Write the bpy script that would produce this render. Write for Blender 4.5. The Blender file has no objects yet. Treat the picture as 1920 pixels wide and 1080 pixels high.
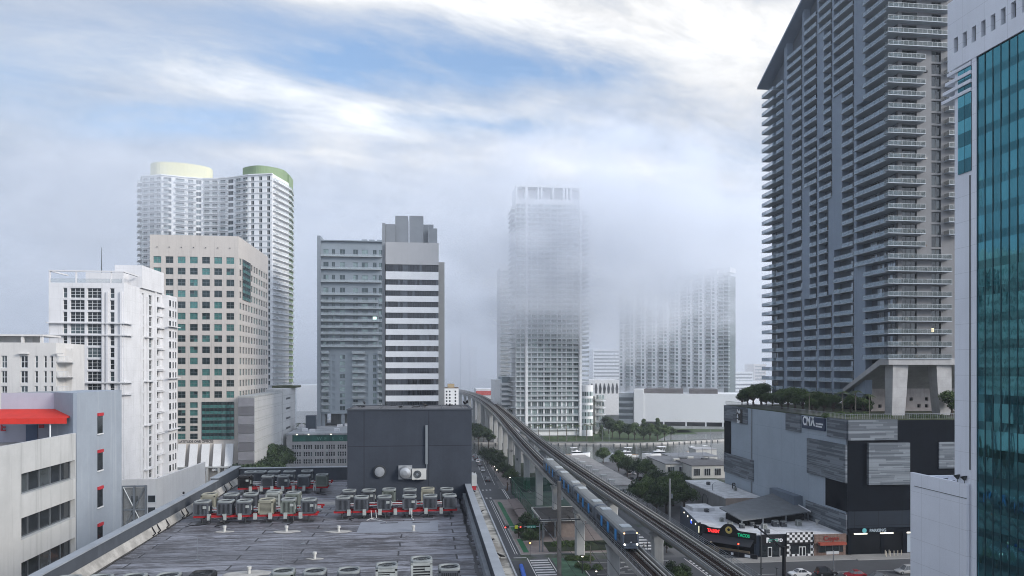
import bpy, math, random
from math import sin, cos, pi, radians, sqrt, exp, atan2
from mathutils import Vector, Matrix, noise as mnoise
random.seed(7)
SC = bpy.context.scene
COL = SC.collection
# ---------------------------------------------------------------- camera
FPX, HZ, CZ = 1400.0, 690.0, 44.0          # focal length in px of the 1920 px photo, horizon row, eye height
YAW = math.atan2(160, 1400)
cam = bpy.data.objects.new('camera', bpy.data.cameras.new('camera'))
COL.objects.link(cam); SC.camera = cam
cam.location = (0, 0, CZ); cam.rotation_euler = (radians(90), 0, -YAW)
cam.data.sensor_width = 36; cam.data.lens = 36 * FPX / 1920
cam.data.shift_y = (HZ - 540) / 1920
cam.data.clip_start = .5; cam.data.clip_end = 9000
SC.view_settings.view_transform = 'Standard'; SC.view_settings.look = 'None'
SC.view_settings.gamma = 1; SC.view_settings.exposure = 1.16
SC.cycles.pixel_filter_type = 'BLACKMAN_HARRIS'; SC.cycles.filter_width = 1.05
SC.cycles.max_bounces = 6; SC.cycles.diffuse_bounces = 2; SC.cycles.glossy_bounces = 3
SC.cycles.transmission_bounces = 3; SC.cycles.transparent_max_bounces = 10; SC.cycles.volume_bounces = 4
SC.cycles.volume_step_rate = 4.0; SC.cycles.volume_max_steps = 64
SA, CA = sin(YAW), cos(YAW)
def G(px, d):
    """ground-plan position of photo column px at camera depth d"""
    xc = (px - 960) / FPX
    return (d * (SA + xc * CA), d * (CA - xc * SA))
def Zp(py, d): return CZ + (HZ - py) * d / FPX
def DX(px, X):
    """depth at which column px meets the plane x = X"""
    return X / (SA + (px - 960) / FPX * CA)
def DY(px, Y): return Y / (CA - (px - 960) / FPX * SA)
def YX(px, X): return G(px, DX(px, X))[1]
def XY(px, Y): return G(px, DY(px, Y))[0]
def proj(p):
    d = p[0] * SA + p[1] * CA
    if d < 1: return None
    return (960 + FPX * (p[0] * CA - p[1] * SA) / d, HZ - FPX * (p[2] - CZ) / d, d)
# ---------------------------------------------------------------- node helpers
class NT:
    def __init__(s, tree): s.t = tree; s.n = tree.nodes; s.l = tree.links
    def node(s, ty, **kw):
        n = s.n.new(ty)
        for k, v in kw.items(): setattr(n, k, v)
        return n
    def put(s, sock, v):
        if isinstance(v, bpy.types.NodeSocket): s.l.new(v, sock)
        elif v is not None: sock.default_value = v
    def math(s, op, a, b=None, c=None, clamp=False):
        n = s.node('ShaderNodeMath', operation=op); n.use_clamp = clamp
        s.put(n.inputs[0], a)
        if b is not None: s.put(n.inputs[1], b)
        if c is not None: s.put(n.inputs[2], c)
        return n.outputs[0]
    def mix(s, f, a, b, mode='MIX'):
        n = s.node('ShaderNodeMix', data_type='RGBA', blend_type=mode)
        s.put(n.inputs[0], f)
        for k, v in ((6, a), (7, b)):
            if isinstance(v, (tuple, list)) and len(v) == 3: v = (*v, 1)
            s.put(n.inputs[k], v)
        return n.outputs[2]
    def noise(s, vec, scale, detail=3, rough=.55, dist=0.):
        n = s.node('ShaderNodeTexNoise'); s.put(n.inputs['Vector'], vec)
        n.inputs['Scale'].default_value = scale; n.inputs['Detail'].default_value = detail
        n.inputs['Roughness'].default_value = rough; n.inputs['Distortion'].default_value = dist
        return n.outputs[0]
    def ramp(s, f, a, b, clamp=True):
        n = s.node('ShaderNodeMapRange'); n.clamp = clamp; n.interpolation_type = 'SMOOTHSTEP'
        s.put(n.inputs[0], f); n.inputs[1].default_value = a; n.inputs[2].default_value = b
        return n.outputs[0]
    def mapping(s, vec, scale=(1, 1, 1), loc=(0, 0, 0), rot=(0, 0, 0)):
        n = s.node('ShaderNodeMapping'); s.put(n.inputs[0], vec)
        n.inputs['Scale'].default_value = scale; n.inputs['Location'].default_value = loc; n.inputs['Rotation'].default_value = rot
        return n.outputs[0]
# ---------------------------------------------------------------- sky
SUN_EL, SUN_AZ = radians(22), radians(122)     # azimuth measured from +Y towards +X
w = bpy.data.worlds.new('World'); SC.world = w; w.use_nodes = True
N = NT(w.node_tree); N.n.clear()
sky = N.node('ShaderNodeTexSky', sky_type='NISHITA', sun_disc=False)
sky.sun_elevation = SUN_EL; sky.sun_rotation = SUN_AZ; sky.air_density = 1.1; sky.dust_density = .8; sky.ozone_density = 1.6
tc = N.node('ShaderNodeTexCoord').outputs['Generated']
sep = N.node('ShaderNodeSeparateXYZ'); N.put(sep.inputs[0], tc)
dx, dy, dz = sep.outputs
h = N.math('ADD', N.math('MAXIMUM', dz, 0.), .16)
cmb = N.node('ShaderNodeCombineXYZ'); N.put(cmb.inputs[0], N.math('DIVIDE', dx, h)); N.put(cmb.inputs[1], N.math('DIVIDE', dy, h))
pl = N.mapping(cmb.outputs[0], (1, 1, 1), (0, 0, 0), (0, 0, radians(-24)))
n1 = N.noise(N.mapping(pl, (.6, 1.2, 1)), 1.1, 9, .60, .3)
n2 = N.noise(N.mapping(pl, (1.1, 2.3, 1), (3, 1, 0)), 2.6, 12, .66, .35)
nw = N.noise(N.mapping(pl, (.8, 1.3, 1), (7, 2, 0)), 1.3, 6, .6, .4)
# sky directions of the blue gaps, bright banks and grey veils (x/y and z/y of the direction)
ady = N.math('MAXIMUM', dy, .05)
az = N.math('ADD', N.math('DIVIDE', dx, ady), N.math('MULTIPLY', N.math('SUBTRACT', nw, .5), .30))
el = N.math('ADD', N.math('DIVIDE', dz, ady), N.math('MULTIPLY', N.math('SUBTRACT', n1, .5), .16))
def blob(px, py, sx, sy, amp, tilt=0.):
    a0 = SA / CA + (px - 960) / FPX * 1.02; e0 = (HZ - py) / FPX
    a = N.math('SUBTRACT', az, a0); e = N.math('SUBTRACT', el, e0)
    if tilt: e = N.math('SUBTRACT', e, N.math('MULTIPLY', a, tilt))
    q = N.math('ADD', N.math('POWER', N.math('DIVIDE', N.math('ABSOLUTE', a), sx / FPX), 2.), N.math('POWER', N.math('DIVIDE', N.math('ABSOLUTE', e), sy / FPX), 2.))
    return N.math('MULTIPLY', N.math('EXPONENT', N.math('MULTIPLY', q, -1.)), amp)
def total(bs):
    r = bs[0]
    for b in bs[1:]: r = N.math('ADD', r, b)
    return r
blue = total([blob(830, 120, 320, 60, 1.25, -.06), blob(700, 160, 230, 40, .9), blob(1090, 150, 110, 24, .85), blob(350, 240, 190, 30, 1.15, .05), blob(250, 120, 300, 60, .35),
              blob(930, 245, 240, 26, 1.0), blob(560, 55, 300, 26, .35), blob(60, 190, 160, 60, .45), blob(1380, 275, 120, 25, .35)])
bright = total([blob(520, 190, 230, 34, .9, -.2), blob(740, 232, 250, 30, 1.1, -.05), blob(1090, 318, 120, 20, 1.1), blob(900, 20, 300, 40, .6), blob(1350, 430, 260, 120, .5), blob(1000, 290, 420, 60, .45), blob(330, 150, 260, 60, .25), blob(620, 110, 120, 20, .4), blob(1250, 40, 420, 75, 1.15), blob(1500, 110, 300, 120, .7),
                blob(1000, 215, 180, 16, .6), blob(560, 290, 130, 28, .5), blob(1270, 292, 90, 8, .6), blob(640, 14, 170, 10, .5)])
grey = total([blob(0, 600, 640, 260, 1.25), blob(1000, 560, 900, 160, .5), blob(1250, 230, 260, 60, .35), blob(300, 60, 300, 70, .25)])
tex = N.ramp(n2, .26, .76)
cover = N.math('SUBTRACT', .93, N.math('MULTIPLY', blue, N.math('MULTIPLY_ADD', tex, -.50, .86)), clamp=True)
lum = N.math('ADD', N.math('MULTIPLY_ADD', tex, .10, .53), N.math('MULTIPLY', bright, N.math('MULTIPLY_ADD', tex, .34, .14)))
lum = N.math('MAXIMUM', N.math('SUBTRACT', lum, N.math('MULTIPLY', grey, .12)), .2)
cloudc = N.mix(N.ramp(lum, .40, .85), (.72, .86, 1.12), (1.0, .995, .99))
# the deck is thinnest and brightest round the hidden sun, behind the viewer
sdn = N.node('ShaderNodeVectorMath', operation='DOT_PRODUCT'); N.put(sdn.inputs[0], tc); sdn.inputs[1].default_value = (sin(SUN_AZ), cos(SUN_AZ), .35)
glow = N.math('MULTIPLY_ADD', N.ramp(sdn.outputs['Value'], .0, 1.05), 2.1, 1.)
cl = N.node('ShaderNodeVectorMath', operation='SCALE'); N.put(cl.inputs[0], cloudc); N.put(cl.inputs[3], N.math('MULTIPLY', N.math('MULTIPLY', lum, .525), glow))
skyc = N.node('ShaderNodeVectorMath', operation='SCALE'); N.put(skyc.inputs[0], N.mix(.35, sky.outputs[0], (1.9, 3.1, 5.4))); skyc.inputs[3].default_value = .083
SKYS = .12                                     # Background strength; the cloud deck is defined against it
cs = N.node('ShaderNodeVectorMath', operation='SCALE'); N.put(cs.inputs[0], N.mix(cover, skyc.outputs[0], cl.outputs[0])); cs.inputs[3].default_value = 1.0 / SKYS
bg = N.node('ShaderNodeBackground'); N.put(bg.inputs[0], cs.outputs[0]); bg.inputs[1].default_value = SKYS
wo = N.node('ShaderNodeOutputWorld'); N.l.new(bg.outputs[0], wo.inputs[0])
sun = bpy.data.objects.new('sun', bpy.data.lights.new('sun', 'SUN')); COL.objects.link(sun)
sun.data.energy = 1.5; sun.data.angle = radians(18); sun.data.color = (1, .93, .84)
sd = Vector((sin(SUN_AZ) * cos(SUN_EL), cos(SUN_AZ) * cos(SUN_EL), sin(SUN_EL)))
sun.rotation_euler = sd.to_track_quat('Z', 'Y').to_euler()
# ---------------------------------------------------------------- materials
def newmat(name):
    m = bpy.data.materials.new(name); m.use_nodes = True
    n = NT(m.node_tree); b = n.n['Principled BSDF']; return m, n, b
MATS = {}
def mat(name, col, rough=.7, var=.10, sc=.35, streak=0., metal=0., bump=0., bsc=3., dirt=None, spec=.3, joint=None, per=0.):
    if name in MATS: return MATS[name]
    m, n, b = newmat(name)
    tc = n.node('ShaderNodeTexCoord').outputs['Object']
    f = n.ramp(n.noise(tc, sc, 5, .6), .28, .72)
    lo = tuple(c * (1 - var) for c in col); hi = tuple(min(1, c * (1 + var)) for c in col)
    c = n.mix(f, lo, hi)
    f2 = n.ramp(n.noise(tc, sc * 9, 4, .6), .3, .7)
    c = n.mix(n.math('MULTIPLY', f2, var * 1.2), c, tuple(x * .72 for x in col))
    if streak:
        s = n.noise(n.mapping(tc, (1.6, 1.6, .07)), 1., 5, .65)
        c = n.mix(n.math('MULTIPLY', n.ramp(s, .50, .78), streak), c, dirt or tuple(x * .45 for x in col))
    if joint:                                   # (bay, height, darkness) panel joints
        g = n.node('ShaderNodeTexBrick'); g.offset = 0
        sx = n.node('ShaderNodeSeparateXYZ'); n.put(sx.inputs[0], tc)
        cb = n.node('ShaderNodeCombineXYZ'); n.put(cb.inputs[0], n.math('ADD', sx.outputs[0], sx.outputs[1])); n.put(cb.inputs[1], sx.outputs[2])
        n.put(g.inputs['Vector'], cb.outputs[0]); g.inputs['Scale'].default_value = 1
        g.inputs['Brick Width'].default_value = joint[0]; g.inputs['Row Height'].default_value = joint[1]
        g.inputs['Mortar Size'].default_value = joint[3] if len(joint) > 3 else .035; g.inputs['Mortar Smooth'].default_value = .3
        c = n.mix(n.math('MULTIPLY', g.outputs['Fac'], joint[2]), c, tuple(x * .3 for x in col))
    if per:                                     # element to element variation
        at = n.node('ShaderNodeAttribute'); at.attribute_name = 'rnd'
        c = n.mix(n.math('MULTIPLY', at.outputs['Fac'], per), c, tuple(x * .35 for x in col))
    n.put(b.inputs['Base Color'], c)
    b.inputs['Roughness'].default_value = rough; b.inputs['Metallic'].default_value = metal; b.inputs['Specular IOR Level'].default_value = spec
    if bump:
        bp = n.node('ShaderNodeBump'); bp.inputs['Strength'].default_value = bump; bp.inputs['Distance'].default_value = .05
        n.put(bp.inputs['Height'], n.noise(tc, bsc, 5, .65)); n.l.new(bp.outputs[0], b.inputs['Normal'])
    MATS[name] = m; return m
def glassmat(name, dark, light, share=.35, rough=.07, metal=.35, spec=.8, wav=0.):
    """window glass: dark room or drawn blind behind a reflecting pane, chosen per pane by the rnd attribute"""
    if name in MATS: return MATS[name]
    m, n, b = newmat(name)
    at = n.node('ShaderNodeAttribute'); at.attribute_name = 'rnd'
    f = n.ramp(at.outputs['Fac'], 1 - share - .12, 1 - share + .12)
    c = n.mix(f, dark, light)
    tc = n.node('ShaderNodeTexCoord').outputs['Object']
    c = n.mix(n.math('MULTIPLY', n.ramp(n.noise(tc, 1.1, 4), .35, .7), .35), c, tuple(x * .5 for x in dark))
    n.put(b.inputs['Base Color'], c); b.inputs['Roughness'].default_value = rough
    b.inputs['Metallic'].default_value = metal; b.inputs['Specular IOR Level'].default_value = spec
    if wav:
        bp = n.node('ShaderNodeBump'); bp.inputs['Strength'].default_value = wav; bp.inputs['Distance'].default_value = .05
        n.put(bp.inputs['Height'], n.noise(tc, .5, 2, .4)); n.l.new(bp.outputs[0], b.inputs['Normal'])
    MATS[name] = m; return m
def railglass(name, col, alpha):
    if name in MATS: return MATS[name]
    m, n, b = newmat(name)
    b.inputs['Base Color'].default_value = (*col, 1); b.inputs['Roughness'].default_value = .12; b.inputs['Alpha'].default_value = alpha
    b.inputs['Metallic'].default_value = .2
    MATS[name] = m; return m
def emat(name, col, s):
    if name in MATS: return MATS[name]
    m, n, b = newmat(name); b.inputs['Base Color'].default_value = (*col, 1)
    b.inputs['Emission Color'].default_value = (*col, 1); b.inputs['Emission Strength'].default_value = s
    MATS[name] = m; return m
# ---------------------------------------------------------------- mesh builder
class Fr:
    """facade frame: origin, horizontal direction u, outward normal n"""
    def __init__(s, x, y, ux, uy, nx=None, ny=None):
        s.o = (x, y); l = sqrt(ux * ux + uy * uy); s.u = (ux / l, uy / l)
        s.n = (s.u[1], -s.u[0]) if nx is None else (nx, ny)
    def p(s, u, w, z): return (s.o[0] + s.u[0] * u + s.n[0] * w, s.o[1] + s.u[1] * u + s.n[1] * w, z)
class MB:
    def __init__(s): s.v = []; s.f = []; s.m = []; s.a = []; s.r = 0.
    def face(s, pts, m=0):
        k = len(s.v); s.v += pts; s.f.append(tuple(range(k, k + len(pts)))); s.m.append(m); s.a.append(s.r)
    def hexa(s, p, m=0):        # p: 4 bottom ccw, 4 top
        k = len(s.v); s.v += p
        for q in ((3, 2, 1, 0), (4, 5, 6, 7), (0, 1, 5, 4), (1, 2, 6, 5), (2, 3, 7, 6), (3, 0, 4, 7)):
            s.f.append(tuple(k + i for i in q)); s.m.append(m); s.a.append(s.r)
    def box(s, x0, x1, y0, y1, z0, z1, m=0):
        s.hexa([(x0, y0, z0), (x1, y0, z0), (x1, y1, z0), (x0, y1, z0), (x0, y0, z1), (x1, y0, z1), (x1, y1, z1), (x0, y1, z1)], m)
    def fb(s, F, u0, u1, w0, w1, z0, z1, m=0):
        q = [F.p(u0, w1, 0), F.p(u1, w1, 0), F.p(u1, w0, 0), F.p(u0, w0, 0)]
        s.hexa([(a, b, z0) for a, b, _ in q] + [(a, b, z1) for a, b, _ in q], m)
    def prism(s, poly, z0, z1, m=0, mt=None):
        n = len(poly); z0 = z0 if callable(z0) else (lambda p, z=z0: z); z1 = z1 if callable(z1) else (lambda p, z=z1: z)
        k = len(s.v); s.v += [(p[0], p[1], z0(p)) for p in poly] + [(p[0], p[1], z1(p)) for p in poly]
        s.f.append(tuple(k + i for i in reversed(range(n)))); s.m.append(m); s.a.append(s.r)
        s.f.append(tuple(k + n + i for i in range(n))); s.m.append(m if mt is None else mt); s.a.append(s.r)
        for i in range(n):
            j = (i + 1) % n; s.f.append((k + i, k + j, k + n + j, k + n + i)); s.m.append(m); s.a.append(s.r)
    def tube(s, pts, r, n=6, m=0, cap=True, r1=None):
        pts = [Vector(p) for p in pts]; L = len(pts); k0 = len(s.v)
        for i, p in enumerate(pts):
            d = (pts[min(i + 1, L - 1)] - pts[max(i - 1, 0)]).normalized()
            a = d.cross(Vector((0, 0, 1)));
            if a.length < .05: a = d.cross(Vector((0, 1, 0)))
            a.normalize(); b = a.cross(d)
            rr = r[i] if isinstance(r, (list, tuple)) else (r if r1 is None else r + (r1 - r) * i / max(1, L - 1))
            for j in range(n):
                t = 2 * pi * j / n; s.v.append(tuple(p + a * cos(t) * rr + b * sin(t) * rr))
        for i in range(L - 1):
            for j in range(n):
                s.f.append((k0 + i * n + j, k0 + i * n + (j + 1) % n, k0 + (i + 1) * n + (j + 1) % n, k0 + (i + 1) * n + j)); s.m.append(m); s.a.append(s.r)
        if cap:
            s.f.append(tuple(k0 + j for j in reversed(range(n)))); s.m.append(m); s.a.append(s.r)
            s.f.append(tuple(k0 + (L - 1) * n + j for j in range(n))); s.m.append(m); s.a.append(s.r)
    def loft(s, rings, m=0, cap=True):
        k = len(s.v); n = len(rings[0])
        for r in rings: s.v += r
        for i in range(len(rings) - 1):
            for j in range(n):
                s.f.append((k + i * n + j, k + i * n + (j + 1) % n, k + (i + 1) * n + (j + 1) % n, k + (i + 1) * n + j)); s.m.append(m); s.a.append(s.r)
        if cap:
            s.f.append(tuple(k + j for j in reversed(range(n)))); s.m.append(m); s.a.append(s.r)
            s.f.append(tuple(k + (len(rings) - 1) * n + j for j in range(n))); s.m.append(m); s.a.append(s.r)
    def build(s, name, mats, parent=None, world=True, smooth=False):
        o = Vector((0, 0, 0))
        if world and parent is not None:
            q = parent
            while q is not None: o += q.location; q = q.parent
        me = bpy.data.meshes.new(name)
        me.from_pydata([(a - o[0], b - o[1], c - o[2]) for a, b, c in s.v], [], s.f)
        mats = mats if isinstance(mats, (list, tuple)) else [mats]
        for m in mats: me.materials.append(m)
        me.polygons.foreach_set('material_index', s.m)
        at = me.attributes.new('rnd', 'FLOAT', 'FACE'); at.data.foreach_set('value', s.a)
        if smooth: me.polygons.foreach_set('use_smooth', [True] * len(s.f))
        me.update()
        ob = bpy.data.objects.new(name, me); COL.objects.link(ob)
        if parent is not None: ob.parent = parent
        return ob
def tag(o, label=None, cat=None, group=None, kind=None):
    if label: o['label'] = label
    if cat: o['category'] = cat
    if group: o['group'] = group
    if kind: o['kind'] = kind
    return o
def thing(name, label, cat, loc=(0, 0, 0), rz=0., group=None):
    o = bpy.data.objects.new(name, None); COL.objects.link(o); o.empty_display_size = .5
    o.location = loc; o.rotation_euler = (0, 0, rz); tag(o, label, cat, group); return o
def dup(root, loc, rz=0., label=None, group=None, scale=None):
    def cp(o, par):
        c = o.copy(); COL.objects.link(c); c.parent = par
        for ch in list(o.children): cp(ch, c)
        return c
    r = cp(root, None); r.location = loc; r.rotation_euler = (0, 0, rz)
    if scale: r.scale = scale if isinstance(scale, tuple) else (scale,) * 3
    if label: r['label'] = label
    if group: r['group'] = group
    return r
def repeats(T, name, items, mats, many=None, cap=100):
    """items: (centre, fn(mb)); the ones showing largest in the picture become parts, the rest one part of kind stuff"""
    def key(it):
        q = proj(it[0])
        if q is None: return 1e9
        out = not (-60 < q[0] < 1980 and -60 < q[1] < 1140)
        return q[2] + (1e6 if out else 0)
    items = sorted(items, key=key)
    for it in items[:cap]:
        mb = MB(); it[1](mb); mb.build(name, mats, T)
    if len(items) > cap:
        mb = MB()
        for it in items[cap:]: it[1](mb)
        tag(mb.build(many or name, mats, T), kind='stuff')
def facade(T, F, W, z0, z1, us, zs, wm, dep=.3, skip=None, name='wall', mb=None):
    own = mb is None
    if own: mb = MB()
    U = sorted({0., W, *[a for p in us for a in p]}); Z = sorted({z0, z1, *[a for p in zs for a in p]})
    opens = []
    for i in range(len(U) - 1):
        uc = (U[i] + U[i + 1]) / 2; ui = next((k for k, p in enumerate(us) if p[0] < uc < p[1]), None)
        run = None
        for j in range(len(Z) - 1):
            zc = (Z[j] + Z[j + 1]) / 2; zi = next((k for k, p in enumerate(zs) if p[0] < zc < p[1]), None) if ui is not None else None
            op = ui is not None and zi is not None and not (skip and skip(ui, zi))
            if op:
                if run is not None: mb.face([F.p(U[i], 0, run), F.p(U[i + 1], 0, run), F.p(U[i + 1], 0, Z[j]), F.p(U[i], 0, Z[j])]); run = None
                a, b, c, d = U[i], U[i + 1], Z[j], Z[j + 1]; opens.append((ui, zi, a, b, c, d))
                mb.face([F.p(a, 0, c), F.p(b, 0, c), F.p(b, -dep, c), F.p(a, -dep, c)])
                mb.face([F.p(a, -dep, d), F.p(b, -dep, d), F.p(b, 0, d), F.p(a, 0, d)])
                mb.face([F.p(a, -dep, c), F.p(a, -dep, d), F.p(a, 0, d), F.p(a, 0, c)])
                mb.face([F.p(b, 0, c), F.p(b, 0, d), F.p(b, -dep, d), F.p(b, -dep, c)])
            elif run is None: run = Z[j]
        if run is not None: mb.face([F.p(U[i], 0, run), F.p(U[i + 1], 0, run), F.p(U[i + 1], 0, Z[-1]), F.p(U[i], 0, Z[-1])])
    if own: mb.build(name, [wm], T)
    return opens
def win_item(F, a, b, c, d, dep=.3, nx=1, nz=1, fr=.07, jit=.25, sill=False):
    r0 = random.random()
    def fn(mb, F=F):
        w = -dep + .02
        for i in range(nx):
            for j in range(nz):
                mb.r = min(1, max(0, r0 + random.uniform(-jit, jit)))
                u0 = a + (b - a) * i / nx; u1 = a + (b - a) * (i + 1) / nx; v0 = c + (d - c) * j / nz; v1 = c + (d - c) * (j + 1) / nz
                mb.face([F.p(u0, w, v0), F.p(u1, w, v0), F.p(u1, w, v1), F.p(u0, w, v1)], 0)
        mb.r = 0
        if fr:
            for i in range(nx + 1):
                u = a + (b - a) * i / nx; u = min(max(u, a + fr / 2), b - fr / 2)
                mb.fb(F, u - fr / 2, u + fr / 2, w, w + .07, c, d, 1)
            for j in range(nz + 1):
                v = c + (d - c) * j / nz; v = min(max(v, c + fr / 2), d - fr / 2)
                mb.fb(F, a, b, w, w + .065, v - fr / 2, v + fr / 2, 1)
        if sill: mb.fb(F, a - .1, b + .1, -dep, .08, c - .12, c - .003, 1)
    return (F.p((a + b) / 2, 0, (c + d) / 2), fn)
def balc_item(F, a, b, z, d, th=.2, rail=1.05, w0=0., posts=0, side=True, rm=1, glass_th=.03):
    """balcony: slab from w0 to w0+d, glass balustrade, handrail. materials 0 slab, 1 glass, 2 metal"""
    def fn(mb, F=F):
        mb.fb(F, a, b, w0 - .05, w0 + d, z - th, z, 0)
        mb.fb(F, a + .05, b - .05, w0 + d - .08, w0 + d - .08 + glass_th, z + .003, z + rail - .07, rm)
        mb.fb(F, a + .03, b - .03, w0 + d - .1, w0 + d - .03, z + rail - .067, z + rail, 2)
        if side:
            for u in (a + .05, b - .05 - glass_th): mb.fb(F, u, u + glass_th, w0, w0 + d - .083, z + .003, z + rail - .07, rm)
        for k in range(posts):
            u = a + .1 + (b - a - .26) * k / max(1, posts - 1); mb.fb(F, u, u + .05, w0 + d - .047, w0 + d - .02, z + .002, z + rail - .07, 2)
    return (F.p((a + b) / 2, w0 + d, z + .5), fn)
def boxwalls(T, x0, x1, y0, y1, z0, z1, wm, rm, front=None, right=None, left=None, back=None, dep=.3, parapet=.9, inner=None, skips={}):
    """rectangular block: four facades (specs are (us, zs)), dark core, roof slab and parapet. returns openings by side"""
    Fs = {'front': Fr(x0, y0, 1, 0), 'right': Fr(x1, y0, 0, 1), 'left': Fr(x0, y1, 0, -1), 'back': Fr(x1, y1, -1, 0)}
    W = {'front': x1 - x0, 'back': x1 - x0, 'left': y1 - y0, 'right': y1 - y0}
    res = {}; mb = MB()
    for k, sp in (('front', front), ('right', right), ('left', left), ('back', back)):
        us, zs = sp if sp else ([], [])
        res[k] = (Fs[k], facade(T, Fs[k], W[k], z0, z1, us, zs, wm, dep, skips.get(k), mb=mb))
    mb.build('wall', [wm], T)
    mb = MB(); e = dep + .01; mb.box(x0 + e, x1 - e, y0 + e, y1 - e, z0, z1 - .5); mb.build('interior', [inner or DARK], T)
    mb = MB(); t = .3
    mb.box(x0 + t, x1 - t, y0 + t, y1 - t, z1 - .25, z1 - parapet if parapet < 0 else z1 - .02)
    mb.build('roof', [rm], T)
    if parapet > 0:
        mb = MB()
        for q in ((x0, x1, y0, y0 + t), (x0, x1, y1 - t, y1), (x0, x0 + t, y0 + t, y1 - t), (x1 - t, x1, y0 + t, y1 - t)): mb.box(*q, z1, z1 + parapet)
        mb.build('parapet', [wm], T)
    return res
def text(s, F, u, w, z, size, m, parent, name='lettering', ext=.04, align='LEFT', font_scale=1.0, bold=0.):
    cu = bpy.data.curves.new(name, 'FONT'); cu.body = s; cu.size = size; cu.extrude = ext; cu.align_x = align; cu.offset = bold
    cu.materials.append(m)
    ot = bpy.data.objects.new(name, cu); me = bpy.data.meshes.new_from_object(ot); bpy.data.objects.remove(ot)
    o = bpy.data.objects.new(name, me); COL.objects.link(o)
    px = F.p(u, w, z); q = Vector((0, 0, 0)); k = parent
    while k is not None: q += k.location; k = k.parent
    # text x axis along u, y axis up, z axis along n
    M = Matrix(((F.u[0] * font_scale, 0, F.n[0], px[0] - q[0]), (F.u[1] * font_scale, 0, F.n[1], px[1] - q[1]), (0, 1, 0, px[2] - q[2]), (0, 0, 0, 1)))
    o.parent = parent; o.matrix_local = M
    return o
DARK = mat('dark_interior', (.008, .009, .011), .9, .2, spec=.05)
WHITE = mat('white_stucco', (.70, .71, .72), .75, .05, .15, .25, bump=.1)
METAL = mat('grey_metal', (.24, .26, .28), .45, .1, 1., metal=.7)
DMETAL = mat('dark_metal', (.05, .055, .06), .5, .15, 1., metal=.4)
CONC = mat('pale_concrete', (.36, .37, .37), .8, .12, .25, .45, bump=.2)
# ================================================================ setting
ASPH = mat('asphalt', (.055, .057, .062), .75, .18, .06, bump=.15, bsc=8)
m, n, b = newmat('city_ground')
tcg = n.node('ShaderNodeTexCoord').outputs['Object']
c = n.mix(n.ramp(n.noise(tcg, .012, 5), .4, .6), (.075, .078, .082), (.13, .13, .128))
c = n.mix(n.ramp(n.noise(tcg, .05, 5), .52, .6), c, (.035, .05, .028))
n.put(b.inputs['Base Color'], c); b.inputs['Roughness'].default_value = .9
mb = MB(); mb.face([(-2900, -300, 0), (2900, -300, 0), (2900, 3000, 0), (-2900, 3000, 0)])
tag(mb.build('ground', [m]), kind='structure')
def sheet(name, polys, m, z, label=None):
    mb = MB()
    for p in polys: mb.face([(a, b, z) for a, b in p])
    return tag(mb.build(name, [m]), kind='structure')
# ---- river
m, n, b = newmat('river_water')
tcg = n.node('ShaderNodeTexCoord').outputs['Object']
b.inputs['Base Color'].default_value = (.028, .036, .036, 1); b.inputs['Roughness'].default_value = .12
bp = n.node('ShaderNodeBump'); bp.inputs['Strength'].default_value = .25; bp.inputs['Distance'].default_value = .3
n.put(bp.inputs['Height'], n.noise(n.mapping(tcg, (.5, 1.2, 1)), .8, 4)); n.l.new(bp.outputs[0], b.inputs['Normal'])
WATER = m
def gp(px, py, z=0.):
    d = (CZ - z) * FPX / (py - HZ); return G(px, d)
riv = [gp(820, 862), gp(1060, 868), gp(1190, 864), gp(1260, 858), gp(1380, 862), gp(1470, 856), (330, 420), (330, 470), gp(1440, 822), gp(1360, 827), gp(1240, 833), gp(1150, 835), gp(1060, 834), gp(900, 833), (-140, 452), (-140, 380)]
sheet('river', [riv], WATER, .02)
sheet('bay_water', [[(-1400, 700), (-60, 560), (-60, 900), (-1400, 1500)]], WATER, .015)
GRASS = mat('short_grass', (.045, .075, .025), .95, .35, .12, bump=.3)
PAVE = mat('pale_pavement', (.22, .215, .205), .85, .12, .3, joint=(1.5, 1.5, .25, .04))
WALK = mat('pink_pavers', (.21, .18, .17), .85, .12, .5)
sheet('river_lawn', [[gp(1000, 828), gp(1240, 828), gp(1330, 823), gp(1290, 806), gp(1000, 810)], [gp(1250, 812), gp(1400, 808), gp(1400, 800), gp(1240, 803)]], GRASS, .03)
sheet('pond', [[gp(1230, 827), gp(1365, 822), gp(1365, 813), gp(1255, 815)]], WATER, .036)
# ---- streets
def rect(x0, x1, y0, y1): return [(x0, y0), (x1, y0), (x1, y1), (x0, y1)]
SX0, SX1 = 11., 21.8           # avenue under the west edge of the rail line
CY0, CY1 = 146., 171.          # cross street
sheet('road', [rect(SX0, SX1, 60, CY0), [(SX0, CY1), (SX1, CY1), (SX1, 250), (SX0, 250)], [(SX0, 250), (SX1, 250), (26.6, 275), (28.2, 400), (17, 400), (SX0, 275)], [(-60, 150), (60, CY0 + 2), (60, CY1 - 3), (-60, CY1)], [(60, 136), (300, 134), (300, 160.5), (60, CY1 - 3)]], ASPH, .004)
KERB = mat('kerb_concrete', (.26, .26, .255), .85, .1, .5)
def pavement(x0, x1, y0, y1, m=PAVE, name='pavement'):
    mb = MB(); mb.box(x0, x1, y0, y1, 0, .13); tag(mb.build(name, [m]), kind='structure')
    mb = MB(); t = .2
    for q in ((x0 - t, x0 - .003, y0 - t, y1 + t), (x1 + .003, x1 + t, y0 - t, y1 + t), (x0, x1, y0 - t, y0 - .003), (x0, x1, y1 + .003, y1 + t)): mb.box(*q, 0, .145)
    tag(mb.build('kerb', [KERB]), kind='structure')
pavement(22.2, 47, 174.5, 206, WALK); pavement(28.5, 33, 276, 400, WALK); pavement(6, 10.6, 174.5, 400); pavement(22.2, 46.8, 208.5, 247, WALK)
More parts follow.
